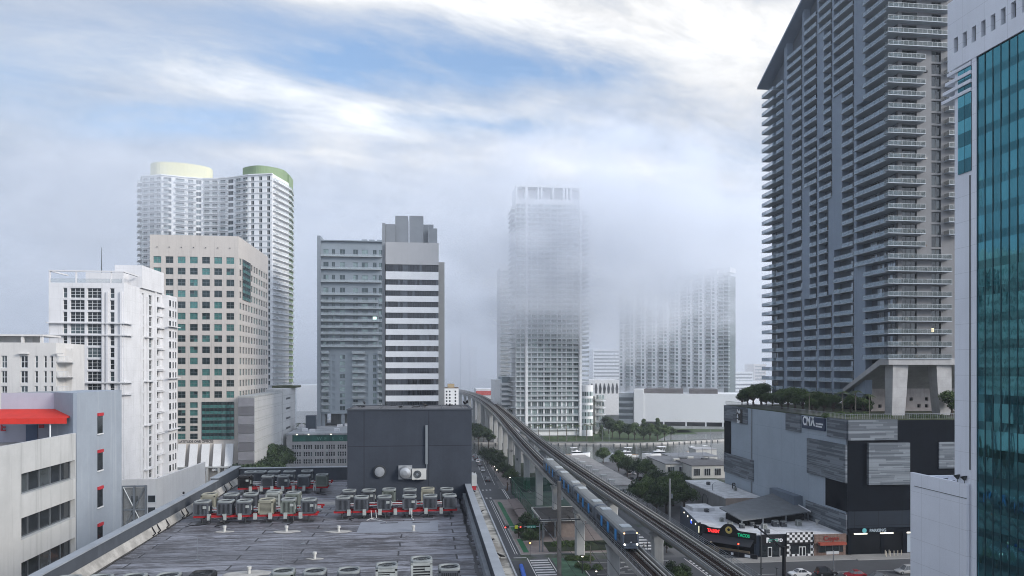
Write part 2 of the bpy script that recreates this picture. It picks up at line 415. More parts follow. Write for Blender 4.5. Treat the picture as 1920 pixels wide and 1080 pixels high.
pavement(22.2, 58, 100, 146, WALK); pavement(68, 98, 161.5, 165.1); pavement(98.3, 190, 160.8, 165.); pavement(62, 66.3, 172, 240)
BED = mat('dark_planting_soil', (.02, .03, .014), .95, .4, .5)
def bed(x0, x1, y0, y1, m=BED): mb = MB(); mb.box(x0, x1, y0, y1, .131, .2); tag(mb.build('planting_bed', [m]), kind='structure')
bed(33.2, 47, 276, 400); bed(29, 46, 176, 186); bed(24, 29, 188, 197)
GREENP = mat('green_lane_paint', (.02, .11, .05), .8, .2, .4)
MARK = mat('road_marking_white', (.55, .55, .54), .8, .2, .8)
YEL = mat('road_marking_yellow', (.45, .32, .05), .8, .2, .8)
mk = [rect(21.2, 21.35, 175, 247), rect(20.7, 20.82, 175, 247), rect(16.2, 16.32, 60, 140), rect(16.2, 16.32, 178, 245), [(22., 280), (22.12, 280), (24.2, 395), (24.08, 395)], [(25.4, 280), (25.52, 280), (27.4, 395), (27.28, 395)]]
for i in range(8): mk.append(rect(SX0 + .7 + 1.35 * i, SX0 + 1.35 + 1.35 * i, 251, 252.6)); mk.append(rect(SX0 + 2 + 1.35 * i, SX0 + 2.65 + 1.35 * i, 267.5, 269.2))
def zebra(x0, x1, y0, y1, n, along='y', bar=.45):
    r = []
    for i in range(n):
        if along == 'y': yy = y0 + (y1 - y0) * i / n; r.append(rect(x0, x1, yy, yy + (y1 - y0) / n * bar))
        else: xx = x0 + (x1 - x0) * i / n; r.append(rect(xx, xx + (x1 - x0) / n * bar, y0, y1))
    return r
mk += zebra(23.4, 27.6, 154.5, 170.5, 8); mk += zebra(59.5, 64, 150, 166, 8); mk += zebra(50.5, 56, 176, 204, 9)
mk += [rect(23., 23.2, 153, 171), rect(27.9, 28.1, 153, 171), rect(34.2, 34.4, 153, 171), rect(20, 23, 171.6, 172), rect(59, 59.2, 149, 167), rect(64.3, 64.5, 149, 167)]
for x in (27, 31.5, 36): mk += [rect(x, x + .25, 250, 270), rect(x + .6, x + .85, 250, 270)]
for k in range(3): mk.append(rect(36, 56, 156 + 4.7 * k, 156.15 + 4.7 * k)); mk += [rect(70 + 9 * i, 74 + 9 * i, 141.5 + 5.2 * k, 141.65 + 5.2 * k) for i in range(14)]
mk += [rect(40.5 + (i % 2) * 3, 42.5 + (i % 2) * 3, 157 + i * 1.5, 157.4 + i * 1.5) for i in range(6)]
sheet('road_markings', mk, MARK, .016)
sheet('bike_lane', [rect(28.6, 34., 155, 170.5)], mat('faded_green_paint', (.06, .12, .075), .8, .3, .5), .012)
sheet('crossing_road', [rect(22, 60, 249, 271), rect(47.5, 58, 170, 248), rect(60, 64, 172, 400)], ASPH, .008)
sheet('green_lane', [rect(22.9, 24.2, 200, 241), [(22.9, 241), (24.2, 241), (23.9, 243.5), (23.4, 244), (23., 243)], rect(22.9, 24.2, 176, 190)], GREENP, .15)
PARKL = mat('parking_asphalt', (.09, .09, .095), .85, .2, .15)
sheet('parking_lot', [rect(71, 98, 240, 365), rect(66.5, 98, 200, 240)], PARKL, .006)
# ---- far bank seawall and river path
T = tag(thing('seawall', 'long pale concrete seawall edging the river on its far bank', 'wall', (100, 430, 0)))
mb = MB(); pts = [gp(890, 833), gp(1060, 834), gp(1150, 835), gp(1240, 833), gp(1360, 827), gp(1440, 822)]
for a, b in zip(pts, pts[1:]): F = Fr(a[0], a[1], b[0] - a[0], b[1] - a[1]); mb.fb(F, 0, math.hypot(b[0] - a[0], b[1] - a[1]), -.6, .3, 0, 1.1)
mb.build('cap', [mat('pale_seawall', (.45, .44, .42), .8, .25, .4)], T)
for a, b in zip(pts, pts[1:]):
    L = math.hypot(b[0] - a[0], b[1] - a[1]); F = Fr(a[0], a[1], b[0] - a[0], b[1] - a[1])
    for k in range(int(L / 4)): mb = MB(); mb.fb(F, k * 4, k * 4 + .5, .31, .6, 0, .95); mb.build('fender_pile', [DMETAL], T)
# ================================================================ buildings left of the rail line
def rows(ztop, h, step, n): return sorted((ztop - step * i - h, ztop - step * i) for i in range(n))
ROOFM = mat('grey_roof_membrane', (.24, .25, .26), .8, .2, .2)
WFR = mat('white_window_frame', (.62, .63, .64), .5, .05)
DFR = mat('dark_window_frame', (.07, .075, .08), .5, .1)
# ---------------- beige office block
BEIGE = mat('beige_panels', (.50, .465, .43), .8, .05, .1, .62, dirt=(.30, .275, .25), joint=(4.3, 3.94, .22, .03), bump=.08)
GTEAL = glassmat('teal_office_glass', (.020, .040, .043), (.085, .25, .23), .42, .09)
T = thing('office_tower', 'beige concrete office block with rows of teal windows and a stained blank top', 'office building', (-81, 298, 0))
x0, x1, y0, y1, zt = -96., -66.1, 273.3, 323., 90.6
cols = []
for i in range(7):
    a = XY(287.4 + 22.8 * i, y0) - x0; b = XY(302.2 + 22.8 * i, y0) - x0; cols.append((a, b))
rws = rows(83.1, 2.35, 3.94, 13)
low = rows(83.1 - 13 * 3.94 + .1, 2.0, 2.75, 5)
sc = [(1.6 + 4.35 * i, 4.3 + 4.35 * i) for i in range(11)]
skf = lambda u, z: False
F = Fr(x0, y0, 1, 0)
allz = sorted(low + rws)
op = facade(T, F, x1 - x0, 15., zt, cols, allz, BEIGE, .35, skip=lambda u, z: u >= 4 and z < len(low))
items = [win_item(F, a, b, c, d, .35, 2 if u % 2 else 2, 2, .07, jit=.12) for u, z, a, b, c, d in op]
Fr2 = Fr(x1, y0, 0, 1)
op = facade(T, Fr2, y1 - y0, 15., zt, sc, rws, BEIGE, .35, skip=lambda u, z: 1 <= u <= 3 and z >= 9)
items += [win_item(Fr2, a, b, c, d, .35, 2, 2, .08, jit=.12) for u, z, a, b, c, d in op]
repeats(T, 'window', items, [GTEAL, METAL], 'windows')
mb = MB(); mb.box(x0 + .37, x1 - .37, y0 + .37, y1 - .37, 0, zt - .6); mb.build('interior', [DARK], T)
mb = MB(); mb.face([(x0, y1, 0), (x0, y0, 0), (x0, y0, zt), (x0, y1, zt)]); mb.face([(x1, y1, 0), (x0, y1, 0), (x0, y1, zt), (x1, y1, zt)])
mb.box(x0, x1, y0, y0 + .4, 0, 14.98); mb.box(x1 - .4, x1, y0 + .4, y1, 0, 14.98); mb.build('side_wall', [BEIGE], T)
mb = MB(); mb.box(x0 + .4, x1 - .4, y0 + .4, y1 - .4, zt - .5, zt - .3); mb.build('roof', [ROOFM], T)
def bigglass(F, a, b, z0, z1, nh, nv, name='curtain_wall', per=.5, M=None):
    mb = MB()
    for j in range(nh):
        v0 = z0 + (z1 - z0) * j / nh; v1 = z0 + (z1 - z0) * (j + 1) / nh; vm = v0 + (v1 - v0) * .5
        for i in range(nv):
            u0 = a + (b - a) * i / nv; u1 = a + (b - a) * (i + 1) / nv
            mb.r = random.uniform(.0, .25); mb.face([F.p(u0, .06, vm), F.p(u1, .06, vm), F.p(u1, .06, v1), F.p(u0, .06, v1)], 0)
            mb.r = random.uniform(.75, .9); mb.face([F.p(u0, .06, v0), F.p(u1, .06, v0), F.p(u1, .06, vm), F.p(u0, .06, vm)], 0)
        mb.r = 0
        mb.fb(F, a, b, .05, .2, v0 - .06, v0 + .06, 1)
    for i in range(nv + 1):
        u = a + (b - a) * i / nv; mb.fb(F, u - .05, u + .05, .05, .16, z0, z1, 1)
    mb.build(name, M or [GTEAL, DFR], T)
bigglass(F, cols[4][0], cols[6][1], low[0][0] - .1, low[-1][1] + .1, 6, 8)
bigglass(Fr2, sc[1][0] - .3, sc[3][1] + .3, rws[9][0] - .2, rws[-1][1] + .3, 6, 3)
mb = MB()
for i in range(5):                            # leaning white canopy fins over the entrance
    a = XY(334.6 + 22.3 * i, y0) - x0; b = XY(349.5 + 22.3 * i, y0) - x0
    f = MB(); f.hexa([F.p(a, 2.6, 8.2), F.p(b, 2.6, 8.2), F.p(b, 2.3, 8.2), F.p(a, 2.3, 8.2), F.p(a, .45, 17.3), F.p(b, .45, 17.3), F.p(b, .1, 17.3), F.p(a, .1, 17.3)])
    f.build('entrance_fin', [WHITE], T)
f = MB()
for i in range(7): f.box(x0 + 8 + 3.9 * i, x0 + 8.7 + 3.9 * i, y0 - 3.2, y0 - 2.6, 0, 9.2)
f.box(x0 + 6, x1, y0 - 3.3, y0 - .01, 9.2, 9.6); f.build('colonnade', [CONC], T)
text('LATITUDE ONE OFFICES', F, XY(335, y0) - x0, .03, 17.75, 1.25, mat('letter_dark', (.05, .05, .055), .6), T, bold=.02, font_scale=.86)
vt = MB()
for i in range(7): u = (cols[i][0] + cols[i][1]) / 2; vt.fb(F, u - .12, u + .12, 0, .35, 86.2, 86.45)
vt.build('vent_spouts', [DMETAL], T)
# ---------------- parking podium beside it
T = thing('parking_garage', 'pale panelled garage block with a dark louvred end beside the beige office', 'garage', (-58, 300, 0))
PAN = mat('pale_metal_panels', (.50, .50, .495), .55, .05, .15, .2, joint=(9., 3.6, .5, .07))
LOUV = mat('louvre_bands', (.17, .17, .19), .6, .1, .3, joint=(50, 3.1, .6, .9))
px0, px1, py0, py1, pz = -65.2, -59.6, 267.5, 318., 33.8
py0 = G(477, 260)[1]
mb = MB(); mb.box(px0, px1, py0 + .3, py1, 0, pz); mb.build('body', [CONC], T)
mb = MB()
for i in range(11):
    z = pz - .3 - 3.1 * i; mb.r = .8 * (i % 2); mb.box(px0 + .2, px1 - .1, py0, py0 + .29, z - 2.9, z)
mb.build('louvre_wall', [mat('louvre_slats', (.20, .20, .22), .6, .1, .4, per=.75)], T)
for i in range(9):
    mb = MB(); z = pz - .2 - 3.75 * i; mb.box(px1 + .001, px1 + .15, py0 + .3, py1, z - 3.68, z); mb.build('cladding_panel', [PAN], T)
mb = MB(); mb.box(px1 - 7, px1 + .4, py1 + .01, py1 + 30, 0, pz + 1.4); mb.build('far_block', [PAN], T)
for i in range(6):
    mb = MB(); mb.box(px1 + .401, px1 + .48, py1 + 7, py1 + 17, pz - 3.2 - 4.2 * i, pz - 2.4 - 4.2 * i); mb.build('vent_slot', [DFR], T)
mb = MB(); mb.box(px0, px1 + .1, py0 + .2, py1 - .1, pz + .01, pz + .5); mb.build('parapet', [CONC], T)
mb = MB(); mb.box(px1 - 8, px1 + 2.2, py1 + 20, py1 + 34, pz + 1.41, pz + 2.3); mb.build('roof_hedge', [mat('moss_hedge', (.07, .08, .045), .9, .4, .8)], T)
# ---------------- concave residential tower with yellow and green crowns
GBLUE = glassmat('blue_grey_glass', (.020, .032, .040), (.11, .15, .165), .3, .12, metal=.12, spec=.5)
WPNT = mat('white_paint_tower', (.74, .75, .76), .7, .04, .1, .12)
RAILF = railglass('pale_rail_panel', (.46, .51, .53), .36)
T = thing('apartment_tower', 'tall white tower with a concave balcony front and yellow and green crowns', 'apartment building', (-108, 390, 0))
plan = [(263, 392), (266, 383), (303, 380), (325, 382), (350, 385), (380, 387.5), (410, 387), (440, 384), (466, 380), (511, 378), (516, 382), (541, 398), (546, 412)]
P = [G(*q) for q in plan]
ztop, fh, zb = 142.0, 3.05, 35.
NF = int((ztop - zb) / fh)
wins, bals = [], []
wallmb = MB()
for s in range(len(P) - 1):
    (ax, ay), (bx, by) = P[s], P[s + 1]; L = math.hypot(bx - ax, by - ay)
    if L < 2.: wallmb.fb(Fr(ax, ay, bx - ax, by - ay), 0, L, -.3, 0, zb, ztop); continue
    F = Fr(ax, ay, bx - ax, by - ay)
    nw_ = max(1, int(L / (3.6 if s != 8 else 4.3))); st = L / nw_
    us = [(st * i + (st * .16 if s != 8 else st * .3), st * i + (st * .84 if s != 8 else st * .7)) for i in range(nw_)]
    zs = rows(ztop - .7, 2.1 if s != 8 else 2.5, fh, NF)
    for u, z, a, b, c, d in facade(T, F, L, zb, ztop, us, zs, WPNT, .3, mb=wallmb): wins.append(win_item(F, a, b, c, d, .3, 2, 1, .09))
    for k in range(NF):
        z = ztop - .9 - 2.1 - fh * k + .15
        if s == 8: bals.append(balc_item(F, 0, L, z, .35, .22, .02, side=False))
        elif s in (0, 10, 11): bals.append(balc_item(F, .2, L - .2, z, 1.7, .22, 1.1))
        else: bals.append(balc_item(F, .1 * L, L * .98 if s % 2 else L * .62, z, 1.3, .22, 1.1))
wallmb.build('wall', [WPNT], T)
repeats(T, 'window', wins, [GBLUE, WFR], 'windows'); repeats(T, 'balcony', bals, [WPNT, RAILF, METAL], 'balconies')
back = [G(546, 440), G(262, 440)]
for p, q in ((P[-1], back[0]), (back[0], back[1]), (back[1], P[0])): pass
mb = MB(); mb.prism([(p[0] + (0 if i else .3), p[1] + .6) for i, p in enumerate(P)] + back, 0, ztop - .3); mb.build('interior', [WPNT], T)
mb = MB(); mb.prism([(p[0], p[1] - .7) for p in P] + [(b[0], b[1]) for b in back], ztop + .01, ztop + .5); mb.build('roof_slab', [WPNT], T)
def crown(plan, z0, z1, m, name):
    def cr(a, b, c, d, t): return .5 * (2 * b + (c - a) * t + (2 * a - 5 * b + 4 * c - d) * t * t + (3 * b - a - 3 * c + d) * t ** 3)
    e = [plan[0]] + list(plan) + [plan[-1]]; plan = [tuple(cr(*[e[i + j][k] for j in range(4)], t / 5) for k in (0, 1)) for i in range(len(e) - 3) for t in range(5)] + [plan[-1]]
    mb = MB(); top = [G(*q) for q in plan]; bk = [G(q[0], q[1] + 14) for q in reversed(plan)]
    mb.prism(top + bk, z0, z1); mb.build(name, [m], T)
crown([(282, 389), (284, 386), (300, 383), (340, 385), (370, 389), (392, 394), (399, 400)], ztop + .51, ztop + 7.8, mat('yellow_crown', (.60, .58, .36), .7, .06, .1), 'yellow_crown')
crown([(455, 392), (458, 388), (480, 384), (505, 386), (530, 392), (540, 400)], ztop + .51, ztop + 6.2, mat('green_crown', (.19, .26, .15), .7, .06, .1), 'green_crown')
mb = MB(); q = G(540, 399); mb.box(q[0] - .5, q[0] + .6, q[1], q[1] + 12, 36, ztop + 5.5); mb.build('green_edge_wall', [MATS['green_crown']], T)
mb = MB(); a = G(500, 385); mb.box(a[0] - 2, P[-2][0] + .8, a[1], a[1] + 20, 0, 34.95); mb.build('green_base', [mat('olive_green_wall', (.13, .17, .05), .8, .1, .3)], T)
# ---------------- white condominium
WCON = mat('white_condo_stucco', (.60, .60, .61), .8, .05, .2, .5, dirt=(.36, .355, .35), bump=.1, joint=(60, 3.1, .22, .03))
GDK = glassmat('dark_window_glass', (.014, .019, .023), (.09, .12, .13), .2, .1, metal=.15, spec=.6)
T = thing('white_condo', 'white stucco condominium with gridded dark windows and a rooftop pergola terrace', 'apartment building', (-88, 226, 0))
x0, x1, y0, y1, zt = -97., -78.5, 205.2, 247., 66.1
def ux(px): return XY(px, y0) - x0
us = [(ux(118), ux(126)), (ux(131.5), ux(158.5)), (ux(163.5), ux(190)), (ux(206), ux(214.5))]
zs = rows(64.8, 2.6, 3.1, 20)
dp = DX
def uy(px, X=None): return YX(px, X or x1) - y0
side = [(uy(266), uy(269.5)), (uy(279), uy(285.5)), (uy(293), uy(299))]
res = boxwalls(T, x0, x1, y0, y1, 0, zt, WCON, ROOFM, front=(us, zs), right=(side, zs), dep=.4, parapet=0)
items = []
for (F, ops) in (res['front'], res['right']):
    for u, z, a, b, c, d in ops:
        n = 1 if b - a < 1.9 else 3
        if F.u[0] < .5: n = 1 if b - a < 3 else 2
        items.append(win_item(F, a, b, c, d, .4, n, 3 if n > 1 else 2, .08, jit=.12))
repeats(T, 'window', items, [GDK, WFR], 'windows')
F = Fr(x0, y0, 1, 0); FS = Fr(x1, y0, 0, 1)
def ledge(F, a, b, z, w=.8, t=.28, name='ledge'):
    mb = MB(); mb.fb(F, a, b, -.02, w, z - t, z); mb.build(name, [WCON], T)
for k, z in enumerate([zs[-3][0] - .2, zs[-4][0] - .2, zs[-8][0] - .2, zs[-9][0] - .2]): ledge(F, -.3, ux(233) + .5, z); ledge(FS, -.4, 4.5, z)
for u in (ux(192), ux(200.5), ux(226)):
    mb = MB(); mb.fb(F, u, u + .5, .01, .45, 0, zt - 2.2); mb.build('pilaster', [WCON], T)
for u in (uy(262), uy(274), uy(289)):
    mb = MB(); mb.fb(FS, u, u + 1.2, .01, .4, 0, zt - (2 if u < 20 else -1.5)); mb.build('side_pier', [WCON], T)
for k in range(16):
    z = zs[-1 - k][0] - .1
    if k % 2 == 0: ledge(FS, uy(289) + 1.3, uy(305), z, .8, name='balcony_slab')
    mb = MB(); mb.fb(FS, uy(291), uy(306), .02, .35, z + .1, z + 1.1); mb.build('railing', [WCON], T)
    if k % 4 == 3: ledge(FS, uy(270), uy(286), z, .9, name='balcony_slab')
# roof terrace: parapet, pergola frame, penthouse, mast
mb = MB()
for u in (0., ux(141), ux(206), ux(229)): mb.fb(F, u, u + .35, -.4, 0, zt, zt + 2.9)
mb.fb(F, 0, ux(233) , -.45, .1, zt + 2.9, zt + 3.25); mb.fb(F, 0, .35, -10, -.4, zt + 2.9, zt + 3.2); mb.fb(F, ux(229), ux(233), -10, -.46, zt + 2.9, zt + 3.2)
mb.build('pergola', [WCON], T)
mb = MB(); mb.fb(F, .3, ux(233) - .1, -.2, -.1, zt + .05, zt + 1.15); mb.build('glass_railing', [RAILF], T)
mb = MB(); mb.box(x0 + 6, x1 - 3, y0 + 7, y1 - 16, zt, zt + 3.6); mb.build('penthouse', [WCON], T)
mb = MB(); mb.box(XY(215, 216), x1 + .6, 216, y1 - 14, zt, zt + 6.2); mb.build('stair_penthouse', [WCON], T)
mb = MB(); mb.tube([(XY(190.5, 214), 214, zt + 3.6), (XY(190.5, 214), 214, zt + 10.6)], .13, 6, r1=.05); mb.build('mast', [DMETAL], T)
mb = MB(); mb.box(x1 + .01, x1 + 1.8, y1 - 13.5, y1 - 5.5, 0, zt - .3); mb.build('rear_wing', [WCON], T)
wn = []
FW = Fr(x1 + 1.8, y1 - 13.5, 0, 1)
for k in range(17):
    z = zt - 3.6 - 3.1 * k
    for u, wd in ((.6, 1.5), (3.6, .9), (6., .9)):
        def fn(mb, z=z, u=u, wd=wd):
            mb.fb(FW, u, u + wd, .005, .03, z, z + 1.9, 0); mb.fb(FW, u - .1, u + wd + .1, .02, .2, z - .15, z - .002, 1)
        wn.append((FW.p(u, 0, z), fn))
repeats(T, 'wing_window', wn, [GDK, WCON], 'windows')
for k in range(4): ledge(FW, -1, 7.9, zt - 9.5 - 15.5 * k, 1.0)
# ---------------- cream condominium at the picture edge
CREAM = mat('cream_stucco', (.57, .555, .535), .8, .05, .2, .3, bump=.1)
T = thing('cream_condo', 'low cream condominium with a flat roof canopy behind the red awning', 'apartment building', (-92, 175, 0))
x1, y0 = G(105, 155); x0 = x1 - 30; y1 = y0 + 13; zt = Zp(647, 155)
def ux(px): return XY(px, y0) - x0
zs = rows(Zp(667, 155), 2.55, 3.12, 8)
us = [(ux(2), ux(13)), (ux(38), ux(52)), (ux(65), ux(71)), (ux(82), ux(87.5)), (ux(94), ux(99.5))]
res = boxwalls(T, x0, x1, y0, y1, 0, zt, CREAM, ROOFM, front=(us, zs), dep=.35, parapet=.5)
F, ops = res['front']; items = []
for u, z, a, b, c, d in ops: items.append(win_item(F, a, b, c, d, .35, 2 if b - a > 1 else 1, 2, .11, jit=.1))
repeats(T, 'window', items, [GDK, WFR])
mb = MB(); mb.box(x1, x1 + 1.4, y0 + 4, y1 - 6, 0, zt - .6); mb.build('wing', [CREAM], T)
for k in range(6):
    z = zt - 3.4 - 3.12 * k
    mb = MB(); mb.fb(F, ux(107), ux(126), -4, 0, z - .2, z, 0)
    for j in range(9): u = ux(107) + (ux(128) - ux(107) - .06) * j / 8; mb.fb(F, u, u + .05, -.06, -.01, z, z + 1., 1)
    mb.fb(F, ux(107), ux(128), -.08, 0, z + 1., z + 1.07, 1); mb.build('balcony', [CREAM, WFR], T)
mb = MB(); mb.box(x1 - 21, x1 - 4.5, y0 + 4, y1 - 1, zt + 2.0, zt + 2.35)
for u in (-20.5, -14, -9, -5.2): mb.box(x1 + u, x1 + u + .5, y0 + 4.3, y0 + 4.8, zt - .1, zt + 2.0)
mb.box(x1 - 19, x1 - 8, y0 + 7, y1 - 2, zt - .1, zt + 1.99); mb.build('roof_canopy', [CREAM], T)
for a, b in ((36, 55), (104, 122)):
    mb = MB(); mb.fb(F, ux(a), ux(b), 0, .7, Zp(664, 155), Zp(662, 155)); mb.build('ledge', [CREAM], T)
# ---------------- grey garage with stair tower and red awning
PGREY = mat('grey_stucco', (.27, .305, .35), .8, .07, .35, .40, dirt=(.42, .45, .48), bump=.2, bsc=6)
PWHT = mat('offwhite_stucco', (.44, .445, .44), .8, .08, .3, .5, bump=.25, bsc=5)
LILAC = mat('lilac_grey_stucco', (.36, .36, .42), .8, .05, .3, .15)
RED = mat('red_canvas', (.50, .03, .02), .6, .08, 1.2, .2)
REDT = mat('red_trim', (.40, .03, .04), .6)
T = thing('garage_building', 'grey garage with ribbon windows, a stair tower and a red awning on its roof deck', 'garage', (-32, 55, 0))
xw = -31.; ya = 38.; 
xw = G(142, 60)[0]; ye = G(142, 60)[1]
F = Fr(xw, ya, 0, 1); W = ye - ya
def uw(px): return YX(px, xw) - ya
zp = Zp(812, 60.)
zb = [Zp(862, 60) - 3.1 * k for k in range(5)]
us = [(.5, 9.5), (uw(40), uw(141))]
def gz(k): return (zb[k] - 1.5, zb[k])
zs = sorted(gz(k) for k in range(5))
ops = facade(T, F, W, 14., zp, us, zs, PWHT, .45)
gl = glassmat('ribbon_glass', (.035, .042, .05), (.10, .115, .125), .3, .08)
for u, z, a, b, c, d in ops:
    if u == 1:
        it = win_item(F, a, b, c, d, .45, 5, 1, .09, jit=.3); mb = MB(); it[1](mb); mb.build('ribbon_window', [gl, METAL], T)
    else:
        mb = MB()
        mb.fb(F, a, b, -3.5, -3.4, c, d, 0); mb.fb(F, (a + b) / 2 + 1, (a + b) / 2 + 1.6, -1.1, -.6, c, d, 0); mb.build('garage_opening', [mat('garage_inner', (.16, .155, .15), .9)], T)
mb = MB(); mb.box(xw - 16, xw - .5, ya + .1, ye - .1, 0, zp - 4.6); 
for z in [g[0] for g in zs]: mb.box(xw - 14, xw - .46, ya + .2, ye, z - .45, z - .003)
mb.box(xw - 16, xw - .25, ya, ye + 8, zp - 1.4, zp - 1.1); mb.build('deck', [CONC], T)
mb = MB(); mb.box(xw - .28, xw - .003, ya, ye, zp - 1.0, zp + .003); mb.build('parapet_back', [PWHT], T)
tz = Zp(735.5, 62)
xt = XY(137, ye + .2)
p1 = G(169, 62.3); p2y = YX(228, p1[0]);
mb = MB(); mb.prism([(xt, ye + .2), (xw, ye + .2), (p1[0], p1[1]), (p1[0], p2y), (xt - 3, p2y), (xt - 3, ye + 3)], 0, tz); mb.build('stair_tower', [PGREY], T)
x8 = XY(5, ye + 2.8)
mb = MB(); mb.box(x8, xt - .01, ye + 2.6, ye + 2.9, Zp(796, 62), tz - .05); mb.build('lilac_wall', [LILAC], T)
mb = MB(); mb.box(x8, xt, ye + 2.91, p2y, tz - .4, tz - .1); mb.build('tower_roof', [ROOFM], T)
mb = MB(); mb.box(x8 - 4, xt - .2, ye + 4.5, ye + 4.8, zp - 1.1, Zp(794, 62)); mb.build('deck_back_wall', [LILAC], T)
for i, xx in enumerate((x8 + 1.0, xt - 1.9)):
    mb = MB(); mb.box(xx, xx + .9, ye + 4.4, ye + 4.49, zp - 1.1, zp + 1.0); mb.build('door', [DFR if i else mat('blue_door', (.1, .13, .2))], T)
ax0, ax1 = XY(-60, ye), XY(137, ye + 1.2)
mb = MB(); za, zc = Zp(767, 62), Zp(784, 60)
mb.hexa([(ax0, ye + 2.59, za), (ax1 - .9, ye + 2.59, za), (ax1 - .9, ye + 2.5, za), (ax0, ye + 2.5, za)][:0] or
        [(ax0, ye + .1, zc), (ax1, ye + .1, zc), (ax1, ye + 2.58, zc), (ax0, ye + 2.58, zc), (ax0, ye + 2.45, za), (ax1, ye + 2.45, za), (ax1, ye + 2.58, za), (ax0, ye + 2.58, za)])
mb.box(ax0, ax1, ye + .08, ye + .12, zc - .45, zc - .002); mb.build('awning', [RED], T)
mb = MB(); mb.tube([(XY(94, ye + .3), ye + .3, zp - .9), (XY(94, ye + .3), ye + .3, zc - .1)], .06, 8); mb.build('awning_post', [WFR], T)
FB = Fr(x8, ye + 4.4, 1, 0)
mb = MB(); u = XY(74, ye + 4.4) - x8; mb.fb(FB, u, u + .42, .1, .14, zp + .1, zp + .75); mb.build('red_sign', [REDT], T)
text('14', FB, XY(97, ye + 4.4) - x8, .14, zp + .1, .75, REDT, T, bold=.02)
text('E', FB, XY(2, ye + 4.4) - x8, .14, zp - .1, .9, REDT, T, bold=.02)
FT = Fr(p1[0], p1[1], 0, 1)
for k in range(5):
    zt_ = Zp(775, 63.5) - 3.15 * k; u = YX(182.5, p1[0]) - p1[1]; u2 = YX(191.5, p1[0]) - p1[1]
    mb = MB(); mb.fb(FT, u, u2, .004, .05, zt_ - 1.75, zt_ - .26, 0); mb.fb(FT, u - .02, u2 + .02, .01, .14, zt_ - .25, zt_, 1); mb.fb(FT, u - .05, u2 + .05, .01, .12, zt_ - 1.85, zt_ - 1.753, 2); mb.build('stair_window', [gl, REDT, WFR], T)
# ---------------- low beige ramp wall and small block between the garage and the roof
T = thing('ramp_building', 'low cream block with a long sloping top wall behind the grey stair tower', 'building', (-38, 100, 0))
xa = G(293, 120)[0]; yb = YX(385, xa); yaa = YX(293, xa)
mb = MB(); mb.prism([(xa - .4, yaa + .4), (xa, yaa + .4), (xa, yb), (xa - .4, yb)], 0, lambda p: Zp(898, 120) if p[1] < yaa + 1 else Zp(866, DX(385, xa))); mb.build('ramp_wall', [CREAM], T)
mb = MB(); mb.box(xa - 14, xa, yaa, yaa + .39, 0, Zp(898, 120)); mb.box(xa - 14, xa - .41, yaa + .4, yb, 0, Zp(898, 120) - 4.5); mb.build('wall', [CREAM], T)
F = Fr(xa - 14, yaa, 1, 0)
for k in range(3):
    for j in range(4):
        mb = MB(); u = XY(277, yaa) - (xa - 14) - 2.6 * j; z = Zp(928, 120) - 1.9 * k - 1.2; it = win_item(F, u, u + 1.25, z, z + 1.2, -.01, 1, 1, .06); it[1](mb); mb.build('window', [gl, WFR], T)
T = thing('steel_frame_screen', 'grey steel braced mesh screen beside the stair tower', 'screen', (-40, 110, 0))
xs0, ys = XY(229, 104), 104.; xs1 = XY(273, 104)
zs0, zs1 = 10., Zp(892, 108)
mb = MB()
for x in (xs0, (xs0 + xs1) / 2, xs1): mb.box(x - .12, x + .12, ys, ys + .24, zs0, zs1)
for k in range(6): mb.box(xs0, xs1, ys + .03, ys + .2, zs1 - .2 - 3.1 * k, zs1 - 3.1 * k)
mb.build('frame', [METAL], T)
mb = MB()
for k in range(4):
    z = zs1 - 6.2 * k; mb.tube([(xs0, ys + .1, z), (xs1, ys + .1, z - 6.2)], .08, 5); mb.tube([(xs1, ys + .14, z), (xs0, ys + .14, z - 6.2)], .08, 5)
mb.build('cross_brace', [METAL], T)
mb = MB(); mb.box(xs0, xs1, ys + .3, ys + .33, zs0, zs1 - .3); mb.build('mesh_panel', [railglass('mesh_screen', (.16, .17, .17), .55)], T)
# ---------------- grey balcony tower
GREYC = mat('blue_grey_tower_paint', (.27, .31, .345), .75, .05, .12, .15)
GREYE = mat('dark_grey_edge_wall', (.23, .26, .29), .75, .05, .12, .12)
T = thing('balcony_tower', 'slim blue grey apartment tower with long balcony lines left of the striped office', 'apartment building', (-32, 370, 0))
D0 = 350.; x0 = G(602, D0)[0]; y0 = G(602, D0)[1]; x1 = XY(722, y0); y1 = y0 + 22; zt = Zp(452, D0)
def ux(px): return XY(px, y0) - x0
z1r = [Zp(y, D0) for y in (552, 528, 504, 480)]
zs_b = [Zp(650 - 11.95 * k, D0) for k in range(8)]
zs_l = [Zp(662 + 12.05 * k, D0) for k in range(10)]
F = Fr(x0, y0, 1, 0); Wd = x1 - x0
zlow = Zp(776, D0)
us = [(ux(606), ux(616)), (ux(622), ux(628)), (ux(637), ux(647)), (ux(662), ux(671)), (ux(678), ux(690)), (ux(699), ux(706)), (ux(710), ux(718))]
zs = sorted([(z + .2, z + 2.2) for z in zs_l[1:]] + [(z + .25, z + 2.3) for z in zs_b] + [(z + .6, z + 3.3) for z in z1r])
ops = facade(T, F, Wd, zlow, zt, us, zs, GREYC, .3)
repeats(T, 'window', [win_item(F, a, b, c, d, .3, 2, 1, .08, jit=.3) for u, z, a, b, c, d in ops if not (c < zs_l[0] and u in (1, 4))], [glassmat('pale_green_glass', (.05, .075, .08), (.26, .34, .33), .35, .1), METAL], 'windows')
bal = []
for z in z1r: bal.append(balc_item(F, 0, Wd - 1.5, z, 1.6, .28, 1.0))
for k, z in enumerate(zs_b): bal.append(balc_item(F, 0, Wd - (3.2 if k % 2 else 1.2), z, 1.7, .25, 1.1))
